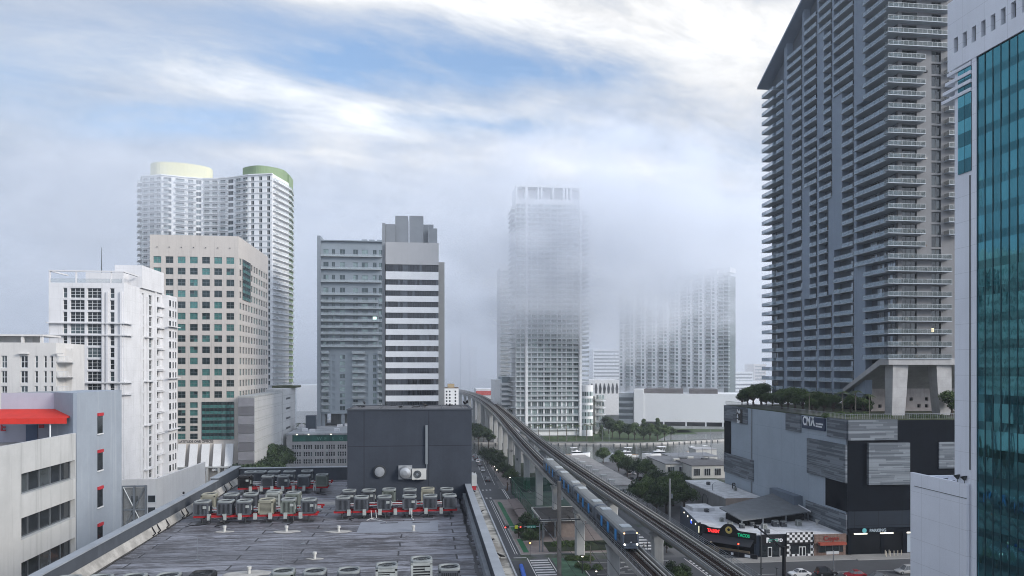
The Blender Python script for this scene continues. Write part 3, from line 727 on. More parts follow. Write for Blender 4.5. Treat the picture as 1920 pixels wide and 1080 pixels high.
for z in zs_l:
    bal.append(balc_item(F, ux(603), ux(618), z, 1.5, .3, 1.1)); bal.append(balc_item(F, ux(661), ux(685), z, 1.5, .3, 1.1)); bal.append(balc_item(F, ux(708), ux(716), z, 1.2, .25, 1.0))
repeats(T, 'balcony', bal, [mat('pale_slab_edge', (.38, .41, .42), .7), RAILF, METAL], 'balconies')
mb = MB(); mb.box(x0 + .33, x1 - .05, y0 + .33, y1, zlow, zt - .2); mb.build('body', [GREYC], T)
mb = MB(); mb.box(XY(594.5, y0 - 1.8), x0 - .01, y0 - 1.8, y1 + 1, 0, Zp(443, D0)); mb.build('edge_wall', [GREYE], T)
mb = MB(); mb.box(x0, x1 + .8, y0 - 1.2, y1, zt + .01, zt + .45); mb.build('roof_slab', [GREYC], T)
for px in (678, 692, 707):
    mb = MB(); mb.box(XY(px, y0 + 5), XY(px + 10, y0 + 5), y0 + 5, y0 + 9, zt + .46, zt + 2.0); mb.build('roof_unit', [GREYC], T)
for px in (603, 640, 668, 690, 715):
    mb = MB(); x = XY(px, y0 + 1); mb.box(x, x + 1.6, y0 + .5, y0 + 3, 0, zlow - .01); mb.build('column', [GREYE], T)
mb = MB(); mb.box(x0 + 3, x1, y0 + 12, y1, 0, zlow - .02); mb.build('lobby', [CONC], T)
mb = MB(); mb.fb(F, ux(698), ux(707), -.24, -.2, Zp(599, D0), Zp(590, D0)); mb.build('lit_window', [emat('lit_green_room', (.75, 1., .9), .6)], T)
# ---------------- white and dark striped office tower
T = thing('striped_office', 'office tower banded in white spandrels and dark ribbon windows with a grey top', 'office building', (-7, 280, 0))
D0 = 262.; y0 = G(723, D0)[1]; x0 = XY(723.5, y0); x1 = XY(822, y0); y1 = y0 + 26
WSP = mat('white_spandrel', (.72, .73, .74), .6, .04, .3, .1)
LGREY = mat('light_grey_cap', (.44, .44, .445), .8, .04, .15, .1)
F = Fr(x0, y0, 1, 0); Wd = x1 - x0
zc0, zc1 = Zp(495.5, D0), Zp(454, D0)
mb = MB(); mb.fb(F, -.1, Wd + .1, -25, .3, zc0, zc1); mb.build('blank_cap', [LGREY], T)
gs = glassmat('smoked_ribbon_glass', (.018, .021, .028), (.075, .085, .10), .3, .06)
zz = zc0
for k in range(15):
    zh = Zp(495.5 + (0 if k == 0 else 7.5) + 20.8 * k, D0) if k else zc0
    zl = Zp(508.8 + 20.8 * k + (4.2 if k else 0) , D0)
    mb = MB(); n = 22
    for i in range(n):
        if i in (7, 8) : mb.r = .95
        else: mb.r = random.random() * .85
        a = Wd * i / n; b = Wd * (i + 1) / n; mb.face([F.p(a, -.15, zl), F.p(b, -.15, zl), F.p(b, -.15, zh), F.p(a, -.15, zh)], 0)
    mb.r = 0
    for i in range(n + 1): u = min(Wd * i / n, Wd - .06); mb.fb(F, u, u + .06, -.15, -.05, zl, zh, 1)
    mb.build('ribbon_window', [gs, DFR], T)
    zn = Zp(495.5 + 7.5 + 20.8 * (k + 1), D0)
    mb = MB(); mb.fb(F, -.05, Wd + .05, -.4, .35, zn + .02, zl - .02); mb.build('spandrel', [WSP], T)
mb = MB(); mb.box(x0 + .1, x1 - .1, y0 + .2, y1, 0, zc0 - .02); mb.build('core', [mat('core_grey', (.20, .205, .21))], T)
mb = MB(); mb.box(x1 + .02, x1 + 2.3, y0 + 6, y1 + 4, 0, Zp(490, D0 + 6)); mb.build('stair_wall', [mat('beige_side', (.40, .39, .37), .8, .05)], T)
DG = mat('plant_room_grey', (.27, .285, .30), .7, .06, .2)
for a, b, yt, dd in ((716.5, 722.5, 418, 0), (723, 741, 420, 2), (741, 765, 404.5, 4), (767.5, 794, 404.5, 4), (794, 803, 421, 6), (803, 813, 421, 8), (803, 820, 428, 3)):
    yy = y0 + 3 + dd; mb = MB(); zlo = zc1 + .01 if a > 720 else 0
    mb.box(XY(a, yy), XY(b, yy) - .05, yy, yy + 9, zlo, Zp(yt, DY(a, yy))); mb.build('plant_room' if a > 720 else 'edge_fin', [DG], T)
# ---------------- low gridded building with green band
T = thing('low_office', 'low grey office with a gridded window front and a green band under its roof edge', 'office building', (-45, 330, 0))
D0 = 310.; y0 = G(543, D0)[1]; x0 = XY(538, y0); x1 = XY(700, y0); y1 = y0 + 88
z1 = Zp(813, D0)
LCON = mat('weathered_concrete', (.38, .37, .37), .8, .1, .3, .35)
def ux(px): return XY(px, y0) - x0
F = Fr(x0, y0, 1, 0); us = []
a = 547.5
for g in range(7):
    for j in range(4):
        us.append((ux(547.5 + 21.3 * g + 4.4 * j), ux(547.5 + 21.3 * g + 4.4 * j + 3.2)))
zs = sorted((Zp(y + 8.6, D0), Zp(y, D0)) for y in (834.5, 847.8, 861.5, 875))
ops = facade(T, F, x1 - x0, 0, z1 - 3.4, us, zs, LCON, .3)
repeats(T, 'window', [win_item(F, a, b, c, d, .3, 1, 2, .06, jit=.2) for u, z, a, b, c, d in ops], [GDK, WFR], 'windows')
mb = MB(); mb.box(x0 + .35, x1, y0 + .35, y1, 0, z1 - .3); mb.build('body', [LCON], T)
mb = MB()
for i in range(28):
    mb.r = random.random(); u0 = ux(545) + (x1 - x0 - 1.5) * i / 28; mb.fb(F, u0, u0 + .97 * (x1 - x0) / 28, -.2, .05, z1 - 3.35, z1 - .7)
mb.build('green_band', [mat('green_glazed_band', (.03, .14, .115), .35, .2, .3, per=.6)], T)
for i, ch in enumerate('WESO'): text(ch, F, ux(594 + 14 * i), .06, z1 - 2.9, 2.0, mat('faded_green_letter', (.12, .28, .24)), T)
mb = MB(); mb.box(x0 - .2, x1, y0 - .6, y1, z1 - .65, z1); mb.build('roof', [mat('patched_roof', (.33, .34, .355), .7, .35, .12, joint=(9, 90, .3, .2))], T)
mb = MB(); mb.box(x0 - .1, x0 + 2.2, y0 - .5, y0 + .34, 0, z1 - .7); mb.build('end_pier', [LCON], T)
LAMP = emat('warm_lamp', (1., .93, .7), 1.2)
for px in (557, 579, 621, 656):
    mb = MB(); u = ux(px); mb.fb(F, u - .25, u + .25, .61, .8, z1 - .55, z1 - .25); mb.build('lamp', [LAMP], T)
for px, d, wd, hh in ((573, 330, 4.2, 6.2),):
    mb = MB(); q = G(px, d); mb.box(q[0], q[0] + wd, q[1], q[1] + 4, z1 + .003, z1 + hh); mb.build('stair_box', [mat('slate_box', (.055, .07, .09), .6)], T)
for px, d in ((566, 322), (580, 318), (560, 345), (626, 322), (632, 345), (646, 350), (640, 366)):
    q = G(px, d); mb = MB(); mb.box(q[0], q[0] + 2.2, q[1], q[1] + 2.5, z1 + .003, z1 + 1.1); mb.build('roof_unit', [mat('white_unit', (.6, .6, .62), .6)], T)
# ================================================================ middle and right buildings
SLAB = mat('white_slab_edge', (.62, .65, .67), .7, .05)
GPALE = glassmat('pale_aqua_glass', (.07, .10, .10), (.36, .46, .45), .45, .12, metal=.15, spec=.5)
# ---------------- tower in the fog bank
T = thing('fog_tower', 'very tall white balcony tower half swallowed by fog beside the river', 'apartment building', (140, 480, 0))
D0 = 480.; q0 = G(967, D0); x0, y0 = q0; x1 = XY(1091, y0); y1 = y0 + 30; zt = Zp(372, D0)
def ux(px): return XY(px, y0) - x0
F = Fr(x0, y0, 1, 0); W = x1 - x0; FH = 3.1
NF = 45; z0 = 3.5
zf = [Zp(806, D0) + 4.7 * k for k in range(4)]
zf += [zf[-1] + 4.7 + FH * k for k in range(int((zt - zf[-1] - 4.7) / FH))]
colsu = [0., ux(985), ux(1008), ux(1020), ux(1045), ux(1062), ux(1086), W]
us = []
for a, b in zip(colsu, colsu[1:]):
    k = 2 if b - a > 5.5 else 1
    for i in range(k): s = (b - a) / k; us.append((a + s * i + .45, a + s * (i + 1) - .45))
zs = [(z + .1, z + (3.9 if i < 4 else 2.6)) for i, z in enumerate(zf)]
ops = facade(T, F, W, z0 - 3, zt, us, zs, WPNT, .5)
repeats(T, 'window', [win_item(F, a, b, c, d, .5, 3, 1, .1, jit=.35) for u, z, a, b, c, d in ops], [GPALE, WFR], 'windows')
bal = []
xr = XY(1103, y0 + 6); xl = XY(958, y0 + 4)
for i, z in enumerate(zf):
    for a, b in ((ux(967), ux(984)), (ux(988), ux(1085)), (ux(1087), W)): bal.append(balc_item(F, a, b, z, 1.4, .35, 1.1))
    def sidefn(mb, z=z):
        mb.box(x1 + .01, xr, y0 + 3, y0 + 26, z - .3, z, 0); mb.box(xr - .1, xr - .05, y0 + 3.1, y0 + 25, z + .003, z + 1.1, 1); mb.box(x1 + .05, xr - .12, y0 + 3.02, y0 + 3.07, z + .003, z + 1.1, 1)
        mb.box(xl, x0 - .01, y0 + 2, y0 + 22, z - .3, z, 0); mb.box(xl + .05, xl + .1, y0 + 2.1, y0 + 21, z + .003, z + 1.1, 1)
    bal.append(((x1, y0 + 3, z), sidefn))
repeats(T, 'balcony', bal, [SLAB, RAILF, METAL], 'balconies')
mb = MB()
for px in (984.5, 1085.5): mb.fb(F, ux(px), ux(px) + 1.7, .01, 1.9, 0, Zp(352, D0))
mb.build('column', [WPNT], T)
mb = MB(); mb.box(x0 + .01, x1 - .01, y0 + .52, y1, 0, zt); mb.build('body', [WPNT], T)
mb = MB()
zr0, zr1 = zt + .01, Zp(350, D0)
for px in (967, 984, 1008, 1014, 1036, 1056, 1062, 1070, 1088): mb.fb(F, ux(px), ux(px) + 1.1, -8, 0, zr0, zr1)
mb.fb(F, 0, W, -20, .2, zr1 + .002, zr1 + 1.0); mb.fb(F, ux(1045), ux(1068), -12, -2, zr1 + 1.01, zr1 + 2.6); mb.fb(F, 0, W, -20, -8.01, zr0, zr1)
mb.build('crown_frame', [WPNT], T)
# round corner bay and small curved block at its foot
mb = MB(); c = G(1100, 486); R_ = 4.2
ring = [(c[0] + R_ * cos(t * 2 * pi / 24), c[1] + R_ * sin(t * 2 * pi / 24)) for t in range(24)]
mb.prism(ring, 0, Zp(722, 486)); mb.build('round_bay', [WPNT], T)
bw = []
for k in range(6):
    z = 4 + 4.4 * k
    def fn(mb, z=z):
        for j in range(12, 22):
            a0, a1 = j * 2 * pi / 24 + .03, (j + 1) * 2 * pi / 24 - .03; rr = R_ + .05
            mb.r = random.random(); mb.face([(c[0] + rr * cos(a0), c[1] + rr * sin(a0), z), (c[0] + rr * cos(a1), c[1] + rr * sin(a1), z), (c[0] + rr * cos(a1), c[1] + rr * sin(a1), z + 2.7), (c[0] + rr * cos(a0), c[1] + rr * sin(a0), z + 2.7)], 0)
    bw.append(((c[0], c[1], z), fn))
repeats(T, 'bay_window', bw, [GPALE])
T = thing('curved_block', 'small cream block with curved balcony ends beside the fogged tower', 'apartment building', (178, 480, 0))
c = G(1116, 500); x2 = c[0]; mb = MB(); y2 = c[1]; X2 = XY(1136, y2)
mb.box(x2, X2 - 2, y2, y2 + 22, 0, Zp(744, 495)); mb.build('body', [mat('cream_block', (.50, .50, .47), .8, .05)], T)
F = Fr(x2, y2, 1, 0)
for k in range(5):
    z = 3.4 + 4.7 * k
    mb = MB(); mb.r = 0
    pl_ = [(x2 - .2, y2 - .1), (x2, y2 - 1.4), (x2 + 3, y2 - 2.2), (X2 - 2, y2 - 1.5), (X2, y2 + 1), (X2 + .6, y2 + 6), (X2 - 2, y2 + 10)]
    mb.prism(pl_, z - .4, z, 0)
    mb.prism([(p[0] * .96 + x2 * .04, p[1] + .1) for p in pl_], z + .01, z + .9, 1); mb.build('balcony', [SLAB, RAILF], T)
    for i in range(3):
        mb = MB(); u = .8 + 1.9 * i; it = win_item(F, u, u + 1.5, z + .95, z + 3.8, -.06, 2, 1, .08); it[1](mb); mb.build('window', [GPALE, WFR], T)
# ---------------- faded tower and terrace block left of it
T = thing('white_terraces', 'white slatted block with rounded terraces left of the fogged tower', 'building', (112, 500, 0))
c = G(939, 500); a = XY(957, c[1])
for k in range(9):
    z = 6 + 3.3 * k; mb = MB(); mb.box(c[0] - .6 * k * 0, a + 1, c[1] - 2, c[1] + 30, z, z + 1.7); mb.build('slat_band', [WPNT], T)
mb = MB(); mb.box(c[0] + 1, a, c[1] - .5, c[1] + 28, 0, 38); mb.build('body', [mat('terrace_back', (.22, .26, .28), .7)], T)
mb = MB(); mb.box(c[0] - 4, c[0] + 1, c[1] + 3, c[1] + 30, 0, Zp(712, 500)); mb.build('slim_wing', [WPNT], T)
T = thing('rear_tower', 'faint pale tower rising in the fog behind the white terraces', 'apartment building', (120, 560, 0))
c = G(938, 560); a = XY(968, c[1]); mb = MB(); mb.box(c[0], a, c[1], c[1] + 26, 0, Zp(500, 560)); mb.build('body', [WPNT], T)
bl = []
F = Fr(c[0], c[1], 1, 0)
for k in range(36): bl.append(balc_item(F, .3, a - c[0] - .3, 8 + 3.1 * k, 1.3, .3, 1.1))
repeats(T, 'balcony', bl, [SLAB, RAILF, METAL])
T = thing('red_fascia_building', 'long low white building with a red fascia far behind the rail line', 'building', (75, 640, 0))
c = G(893, 640); a = XY(928, c[1]); mb = MB(); mb.box(c[0], a, c[1], c[1] + 30, 0, Zp(729, 640)); mb.build('body', [WPNT], T)
mb = MB(); mb.box(c[0] - .3, a - 1, c[1] - .5, c[1] - .01, Zp(741, 640), Zp(733, 640)); mb.build('fascia', [mat('faded_red_fascia', (.55, .08, .06), .7)], T)
T = thing('small_white_block', 'small white block with two columns of tiny windows and a tan roof hut', 'building', (10, 455, 0))
c = G(832, 450); a = XY(860, c[1]); mb = MB(); mb.box(c[0], a, c[1], c[1] + 20, 0, Zp(728, 450)); mb.build('body', [WPNT], T)
mb = MB(); mb.box(c[0] + 2.5, a - 2.5, c[1] + 2, c[1] + 9, Zp(728, 450) + .01, Zp(720, 450)); mb.build('roof_hut', [mat('tan_hut', (.42, .33, .2))], T)
mb = MB(); mb.box(c[0] - .15, a + .15, c[1] - .15, c[1] + 20, Zp(728, 450) + .001, Zp(727, 450)); mb.build('roof_edge', [mat('brown_edge', (.12, .08, .06))], T)
for k in range(8):
    for px in (842, 852.5, 836):
        mb = MB(); x = XY(px, c[1]); z = Zp(732.5 + 6 * k, 450); mb.box(x, x + .9, c[1] - .05, c[1] + .1, z - 1, z); mb.build('window', [GDK], T)
# ---------------- zigzag condominium behind the river
T = thing('zigzag_condo', 'wide zigzag balcony tower with its roof fading into the fog', 'apartment building', (300, 600, 0))
dl = [(1162, 668), (1357, 610)]
a, b = G(*dl[0]), G(*dl[1]); L = math.hypot(b[0] - a[0], b[1] - a[1]); F = Fr(a[0], a[1], b[0] - a[0], b[1] - a[1])
NB = 9; bw = L / NB; bal, wn = [], []
mb = MB(); mb2 = MB()
for i in range(NB):
    u = bw * i; zt = 124 - (5.5 if i < 2 else 3.5 if i < 4 else (2 if i < 5 else 0)) * 1.
    mb.fb(F, u, u + bw * .50, -18, .9 + .5 * (i % 2), 0, zt); mb.fb(F, u + bw * .50 + .005, u + bw - .005, -18, -.8, 0, zt - 1.5)
    for k in range(31):
        z = 28 + 3.05 * k
        if z > zt - 3: break
        bal.append(balc_item(F, u + bw * .51, u + bw * .985, z, 1.9, .3, 1.1, w0=-.8))
        f0 = Fr(*F.p(0, .9 + .5 * (i % 2) + .03, 0)[:2], *F.u)
        wn.append(win_item(f0, u + bw * .1, u + bw * .3, z + .3, z + 2.3, -.01, 1, 1, .05))
        wn.append(win_item(Fr(*F.p(0, -.76, 0)[:2], *F.u), u + bw * .56, u + bw * .92, z + .1, z + 2.4, -.01, 2, 1, .05))
mb.build('wall', [WPNT], T)
repeats(T, 'balcony', bal, [SLAB, RAILF, METAL], 'balconies'); repeats(T, 'window', wn, [GPALE, WFR], 'windows')
bal = []
for k in range(31): z = 28 + 3.05 * k; bal.append(balc_item(F, L + .01, L + 5., z, .9, .3, 1.1, w0=-.2))
repeats(T, 'end_balcony', bal, [SLAB, RAILF, METAL])
mb = MB(); mb.fb(F, bw * 7.5, L + 4, -17, -3, 122.6, 126.5); mb.build('roof_house', [WPNT], T)
mb = MB(); mb.fb(F, L + .01, L + 3.5, -17, -.3, 0, 120); mb.build('end_wing', [GPALE], T)
# ---------------- blank white hall
T = thing('white_hall', 'huge blank white wall of a riverside hall below the zigzag condominium', 'building', (290, 545, 0))
WW = mat('bright_white_wall', (.74, .75, .76), .55, .03, .05, .06)
a, b = G(1207, 552), G(1357, 540); L = math.hypot(b[0] - a[0], b[1] - a[1]); F = Fr(a[0], a[1], b[0] - a[0], b[1] - a[1])
mb = MB(); mb.fb(F, 0, L + 16, -40, 0, 4.5, Zp(738, 552)); mb.build('blank_wall', [WW], T)
mb = MB(); mb.fb(F, -7, -.01, -20, .6, 0, Zp(730, 552)); mb.build('end_block', [WW], T)
mb = MB(); mb.fb(F, -18.5, -7.01, -30, -3, 0, Zp(737, 552)); mb.build('side_block', [mat('side_grey', (.42, .45, .47))], T)
for k in range(4): mb = MB(); mb.fb(F, -18.4, -8, -2.99, -2.7, 6 + 4.5 * k, 8.6 + 4.5 * k); mb.build('side_louvre', [mat('dull_louvre', (.10, .12, .13), .6)], T)
mb = MB(); mb.fb(F, 0, L * .5, -34, -4, Zp(738, 552) + .01, Zp(730, 552)); mb.fb(F, L * .58, L * .93, -34, -4, Zp(738, 552) + .01, Zp(730, 552)); mb.build('roof_screen', [mat('brown_grey_screen', (.12, .11, .11), .8, .2, .3)], T)
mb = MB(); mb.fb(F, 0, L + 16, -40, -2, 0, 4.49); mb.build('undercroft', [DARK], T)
for u in (.3, 14, 30, 44, 56): mb = MB(); mb.fb(F, u, u + 1., -1.9, -.3, 0, 4.48); mb.build('pier', [WPNT], T)
mb = MB(); mb.fb(F, 18, L + 16, 5, 5.3, 0, 1.9); mb.build('terrace_wall', [CONC], T)
# ---------------- arena with scalloped openings, and faint blocks behind
T = thing('scalloped_arena', 'white arena block with tall dark scalloped openings seen past the round bay', 'building', (240, 760, 0))
c = G(1104, 700); a = XY(1162, c[1]); mb = MB(); mb.box(c[0], a, c[1] + .5, c[1] + 30, 0, Zp(712, 700)); mb.build('body', [WPNT], T)
for k in range(7):
    mb = MB(); x = c[0] + 3 + 4 * k; zb_ = Zp(738, 700); z2 = Zp(719, 700)
    pts = [(x - .9, zb_), (x + .9, zb_), (x + 1.5, (zb_ + z2) / 2), (x + .5, z2), (x - .5, z2), (x - 1.3, (zb_ + z2) / 2)]
    mb.face([(p[0], c[1] + .44, p[1]) for p in pts]); mb.build('scallop_opening', [DARK], T)
def fadeblock(name, label, pxa, pxb, d, ytop, ndep=30, m=WPNT, bands=0, cat='building'):
    T = thing(name, label, cat, (*G(pxa, d), 0)); c = G(pxa, d); a = XY(pxb, c[1]); zt = Zp(ytop, d)
    mb = MB(); mb.box(c[0], a, c[1], c[1] + ndep, 0, zt); mb.build('body', [m], T)
    for k in range(bands):
        z = zt - 2.2 - 4.2 * k; mb = MB(); mb.box(c[0] + 1, a - 1, c[1] - .12, c[1] - .01, z - 1.8, z); mb.build('window_band', [GBLUE], T)
fadeblock('faded_block', 'faint grey block between the fogged tower and the zigzag condominium', 1112, 1162, 900, 655, bands=12)
fadeblock('terrace_office', 'pale banded office block stepping up behind the zigzag condominium', 1356, 1412, 900, 697, bands=7)
fadeblock('slim_pale_block', 'pale slim block with a stepped top in the far haze', 1414, 1436, 1000, 683, bands=5, m=mat('warm_white', (.60, .54, .48)))
fadeblock('low_pale_block', 'low pale block in front of the far banded office', 1352, 1432, 820, 716, bands=3)
for i, (a, b, d, y) in enumerate(((846, 862, 1250, 640), (864, 880, 1250, 622), (882, 894, 1300, 650))):
    fadeblock('hazy_tower', ('leftmost', 'tallest middle', 'rightmost')[i] + ' of three barely visible towers in the haze where the rail line ends', a, b, d, y, bands=0, cat='tower')
fadeblock('far_shed', 'low pale shed with a flat roof seen over the garage block at the waterfront', 556, 600, 760, 722)
# ---------------- cinema and parking podium
CGR = mat('podium_blue_grey', (.31, .365, .425), .75, .06, .12, .22, dirt=(.34, .38, .42), joint=(7.5, 9., .25, .06), bump=.08)
m, n, b = newmat('striated_panel')
tcg = n.node('ShaderNodeTexCoord').outputs['Object']; sx = n.node('ShaderNodeSeparateXYZ'); n.put(sx.inputs[0], tcg)
hh = n.math('ADD', sx.outputs[0], sx.outputs[1])
def strips(hw, vh, seed):
    cb = n.node('ShaderNodeCombineXYZ'); row = n.math('FLOOR', n.math('DIVIDE', sx.outputs[2], vh))
    wn_ = n.node('ShaderNodeTexWhiteNoise', noise_dimensions='1D'); n.put(wn_.inputs['W'], n.math('ADD', row, seed))
    n.put(cb.inputs[0], n.math('FLOOR', n.math('DIVIDE', n.math('ADD', hh, n.math('MULTIPLY', wn_.outputs[0], hw)), hw))); n.put(cb.inputs[1], row)
    w2 = n.node('ShaderNodeTexWhiteNoise', noise_dimensions='2D'); n.put(w2.inputs['Vector'], cb.outputs[0]); return w2.outputs[0]
v = n.math('ADD', n.math('MULTIPLY', strips(6., .55, 3.), .6), n.math('MULTIPLY', strips(9., .18, 9.), .4))
n.put(b.inputs['Base Color'], n.mix(n.ramp(v, .25, .85), (.075, .088, .105), (.185, .21, .235))); b.inputs['Roughness'].default_value = .6; b.inputs['Specular IOR Level'].default_value = .2
STRI = m
NAVY = mat('dark_navy_wall', (.004, .006, .010), .8, .15, .3, spec=.05, joint=(2.2, 50, .4, .05))
T = thing('cinema_podium', 'blue grey cinema and parking block with striated panels and a CMX sign', 'building', (120, 200, 0))
q = G(1589, 176); x0, y0 = q; x1 = x0 + 75; y1 = YX(1359, x0); zt = 31.5
mb = MB(); mb.box(x0, x1, y0 + .6, y1, 0, zt); mb.build('wall', [CGR], T)
FL = Fr(x0, y1, 0, -1); LW = y1 - y0
def ul(px): return y1 - YX(px, x0)
def zl(px, py): return Zp(py, DX(px, x0))
def panel(name, F, a, b, z0, z1, m, w=.35): mb = MB(); mb.fb(F, a, b, .004, w, z0, z1); return mb.build(name, m if isinstance(m, list) else [m], T)
panel('striated_panel', FL, ul(1359), ul(1402), zl(1359, 788), zt + .2, STRI)
panel('striated_panel', FL, ul(1475), ul(1503), zl(1503, 811), zt + .1, STRI)
panel('striated_panel', FL, ul(1553), ul(1589) , zl(1589, 824), zt + .3, STRI, .4)
panel('striated_panel', FL, ul(1516), ul(1589), zl(1589, 906), zl(1516, 821), STRI, .5)
panel('striated_panel', FL, ul(1359), ul(1413.5), zl(1359, 884), zl(1359, 848), STRI)
panel('striated_panel', FL, ul(1513), ul(1589), zl(1589, 1003), zl(1513, 938), STRI, .4)
panel('dark_panel', FL, ul(1359), ul(1371), zl(1359, 848) + .01, zl(1359, 788) - .01, NAVY, .2)
panel('dark_panel', FL, ul(1549), ul(1589), zl(1589, 960), zl(1589, 906) - .01, NAVY, .2)
panel('downpipe', FL, ul(1409), ul(1410.5), 0, zt, METAL, .2)
panel('sloped_dark_wall', FL, ul(1458), ul(1505), 5., zl(1458, 914), mat('slate_wall', (.12, .15, .19), .7), 2.4)  # dark slate box standing out from the side wall
panel('sign_board', FL, ul(1507), ul(1549), zl(1507, 802), zl(1507, 779.5), mat('navy_sign', (.02, .035, .075), .5), .5)
WL = mat('white_letter', (.75, .77, .8), .5)
zs_ = zl(1507, 801)
text('CM', FL, ul(1508) + .25, .56, zs_ + .75, 3.2, WL, T, bold=.08, font_scale=.82); mb = MB()
for ua, ub in (((4.5, 0.), (5.6, 2.3)), ((6.15, 0.), (5.05, 2.3))): mb.hexa([FL.p(ul(1507) + ua[0], .6, zs_ + .75), FL.p(ul(1507) + ua[0] + .55, .6, zs_ + .75), FL.p(ul(1507) + ua[0] + .55, .52, zs_ + .75), FL.p(ul(1507) + ua[0], .52, zs_ + .75)] + [FL.p(ul(1507) + ub[0], .6, zs_ + .75 + ub[1]), FL.p(ul(1507) + ub[0] + .55, .6, zs_ + .75 + ub[1]), FL.p(ul(1507) + ub[0] + .55, .52, zs_ + .75 + ub[1]), FL.p(ul(1507) + ub[0], .52, zs_ + .75 + ub[1])])
mb.build('lettering', [WL], T)
text('THE CINEMAS', FL, 7.1 + ul(1507), .56, zs_ + 1.3, .55, WL, T, bold=.02); text('EXPERIENCE', FL, 7.1 + ul(1507), .56, zs_ + .65, .55, WL, T, bold=.02)
panel('sign_board', FL, ul(1384), ul(1394), zl(1384, 791), zl(1384, 766), mat('black_sign', (.012, .012, .014), .5), .6)
for i, s in enumerate(('Pub', '&', 'Bar')): text(s, FL, ul(1384) + .5, .66, zl(1384, 774) - 1.55 * i, 1.7, WL, T, bold=.04)
FF = Fr(x0, y0, 1, 0)
def uf(px): return XY(px, y0) - x0
def zf_(py, px=1650): return Zp(py, DY(px, y0))
panel('striated_panel', FF, 0, uf(1681), zf_(825), zt + .3, STRI, .4)
panel('striated_panel', FF, uf(1625), uf(1702), zf_(908), zf_(830), STRI, .9)
panel('striated_panel', FF, uf(1759), uf(1800), zf_(880), zf_(830), STRI, .4)
panel('dark_wall', FF, uf(1681) + .01, 75, zf_(830) + .01, zt + .1, NAVY, .1)
panel('dark_wall', FF, 0, 75, zf_(958), zf_(825) - .02, NAVY, .05)
panel('dark_wall', FF, .01, 75, 6.2, zf_(958) - .01, mat('navy_glass_panel', (.014, .020, .030), .6, .1, .3, spec=.12, joint=(6., 3.4, .8, .07)), .12)
mb = MB(); mb.fb(FF, .6, uf(1700), -9, -.1, .02, 5.2); mb.build('parking_mouth', [DARK], T)
mb = MB(); mb.fb(FF, 0, .8, -.5, .3, 0, 6.2); mb.fb(FF, 8.4, 9.2, -.6, .1, 0, 5.3); mb.fb(FF, 0, 40, -.02, .5, 5.2, 6.18); mb.fb(FF, uf(1692), uf(1700), -.3, .2, 0, 5.3); mb.build('entrance_frame', [NAVY], T)
text('PARKING', FF, 5.2, .53, 5.35, 1.0, mat('dull_letter', (.30, .36, .40)), T, bold=.03)
mb = MB(); mb.tube([FF.p(3.9, .5, 5.7), FF.p(3.9, .6, 5.7)], .55, 20); mb.build('parking_disc', [mat('teal_disc', (.10, .38, .40))], T)
LITE = emat('strip_light', (1., .92, .78), .7)
for a in (1.6, 8.2, 14.8): mb = MB(); mb.fb(FF, a, a + 3.2, .0, .3, 4.75, 5.0); mb.build('strip_light', [LITE], T)
mb = MB(); mb.box(x0 + .4, x1, y0 + .7, y1 - .4, zt + .003, zt + .35); mb.build('garden_deck', [mat('garden_soil', (.05, .06, .035), .95, .4, .3)], T)
rl = []
for F, L in ((FL, LW), (Fr(x0, y0 + .5, 1, 0), 60)):
    for k in range(int(L / 2.4)):
        def fn(mb, F=F, k=k):
            for u in (0, .6, 1.2, 1.8): mb.fb(F, 2.4 * k + u, 2.4 * k + u + .05, -.35, -.3, zt + .35, zt + 1.5)
            mb.fb(F, 2.4 * k, 2.4 * k + 2.4, -.36, -.29, zt + 1.501, zt + 1.58)
        rl.append((F.p(2.4 * k, 0, zt), fn))
repeats(T, 'fence_panel', rl, [METAL], 'fence')
# ---------------- the big balcony tower
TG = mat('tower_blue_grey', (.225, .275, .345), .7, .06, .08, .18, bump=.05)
TW = mat('tower_warm_grey', (.165, .168, .175), .75, .08, .3, .2, joint=(3.2, 3.2, .12, .03))
TS = mat('tower_slab', (.37, .41, .45), .6, .06, .5)
GRF = glassmat('sky_tinted_door_glass', (.015, .022, .03), (.40, .48, .56), .36, .06, metal=.3)  # lighter pane colour carries painted bright reflections on the doors
GFR = glassmat('front_glass', (.012, .016, .018), (.05, .06, .062), .3, .05, metal=.1, spec=.6, wav=.3)
RGL = railglass('sky_tinted_rail_glass', (.36, .46, .54), .50)  # pale blue sky reflection is painted into the balustrade colour
T = thing('balcony_skyscraper', 'towering blue grey balcony skyscraper with a slanted roof edge on concrete legs', 'apartment building', (140, 215, 0))
q = G(1670, 192); X0, Y0 = q; Y1 = YX(1437, X0); FH = 3.2
def up(px): return Y1 - YX(px, X0)
FL = Fr(X0, Y1, 0, -1); LW = Y1 - Y0
zb0 = Zp(735, DX(1437, X0)) - .5; zcor = Zp(672, 192)
floors = [zcor - FH * 3 + FH * k for k in range(52)]
def ztop(u): return 144 + .505 * u
bays = [(0, up(1470), .6), (up(1476), up(1504), 0), (up(1508), up(1532), 0), (up(1535.5), up(1560), 0), (up(1563.5), up(1601), 0), (up(1606), LW, 0)]
mb = MB(); D = 2.0
def slant(u0, u1, w0, w1, z0, extra=0):     # prism with slanted top
    q = [FL.p(u0, w1, 0), FL.p(u1, w1, 0), FL.p(u1, w0, 0), FL.p(u0, w0, 0)]
    ta, tb = ztop(u0) + extra, ztop(u1) + extra
    mb.hexa([(a, b, z0) for a, b, _ in q] + [(q[0][0], q[0][1], ta), (q[1][0], q[1][1], tb), (q[2][0], q[2][1], tb), (q[3][0], q[3][1], ta)])
for i, (a, b, _) in enumerate(bays[:-1]):
    e = bays[i + 1][0]; slant(b, e, -D, .0, zb0)
mb.build('pier', [TG], T)
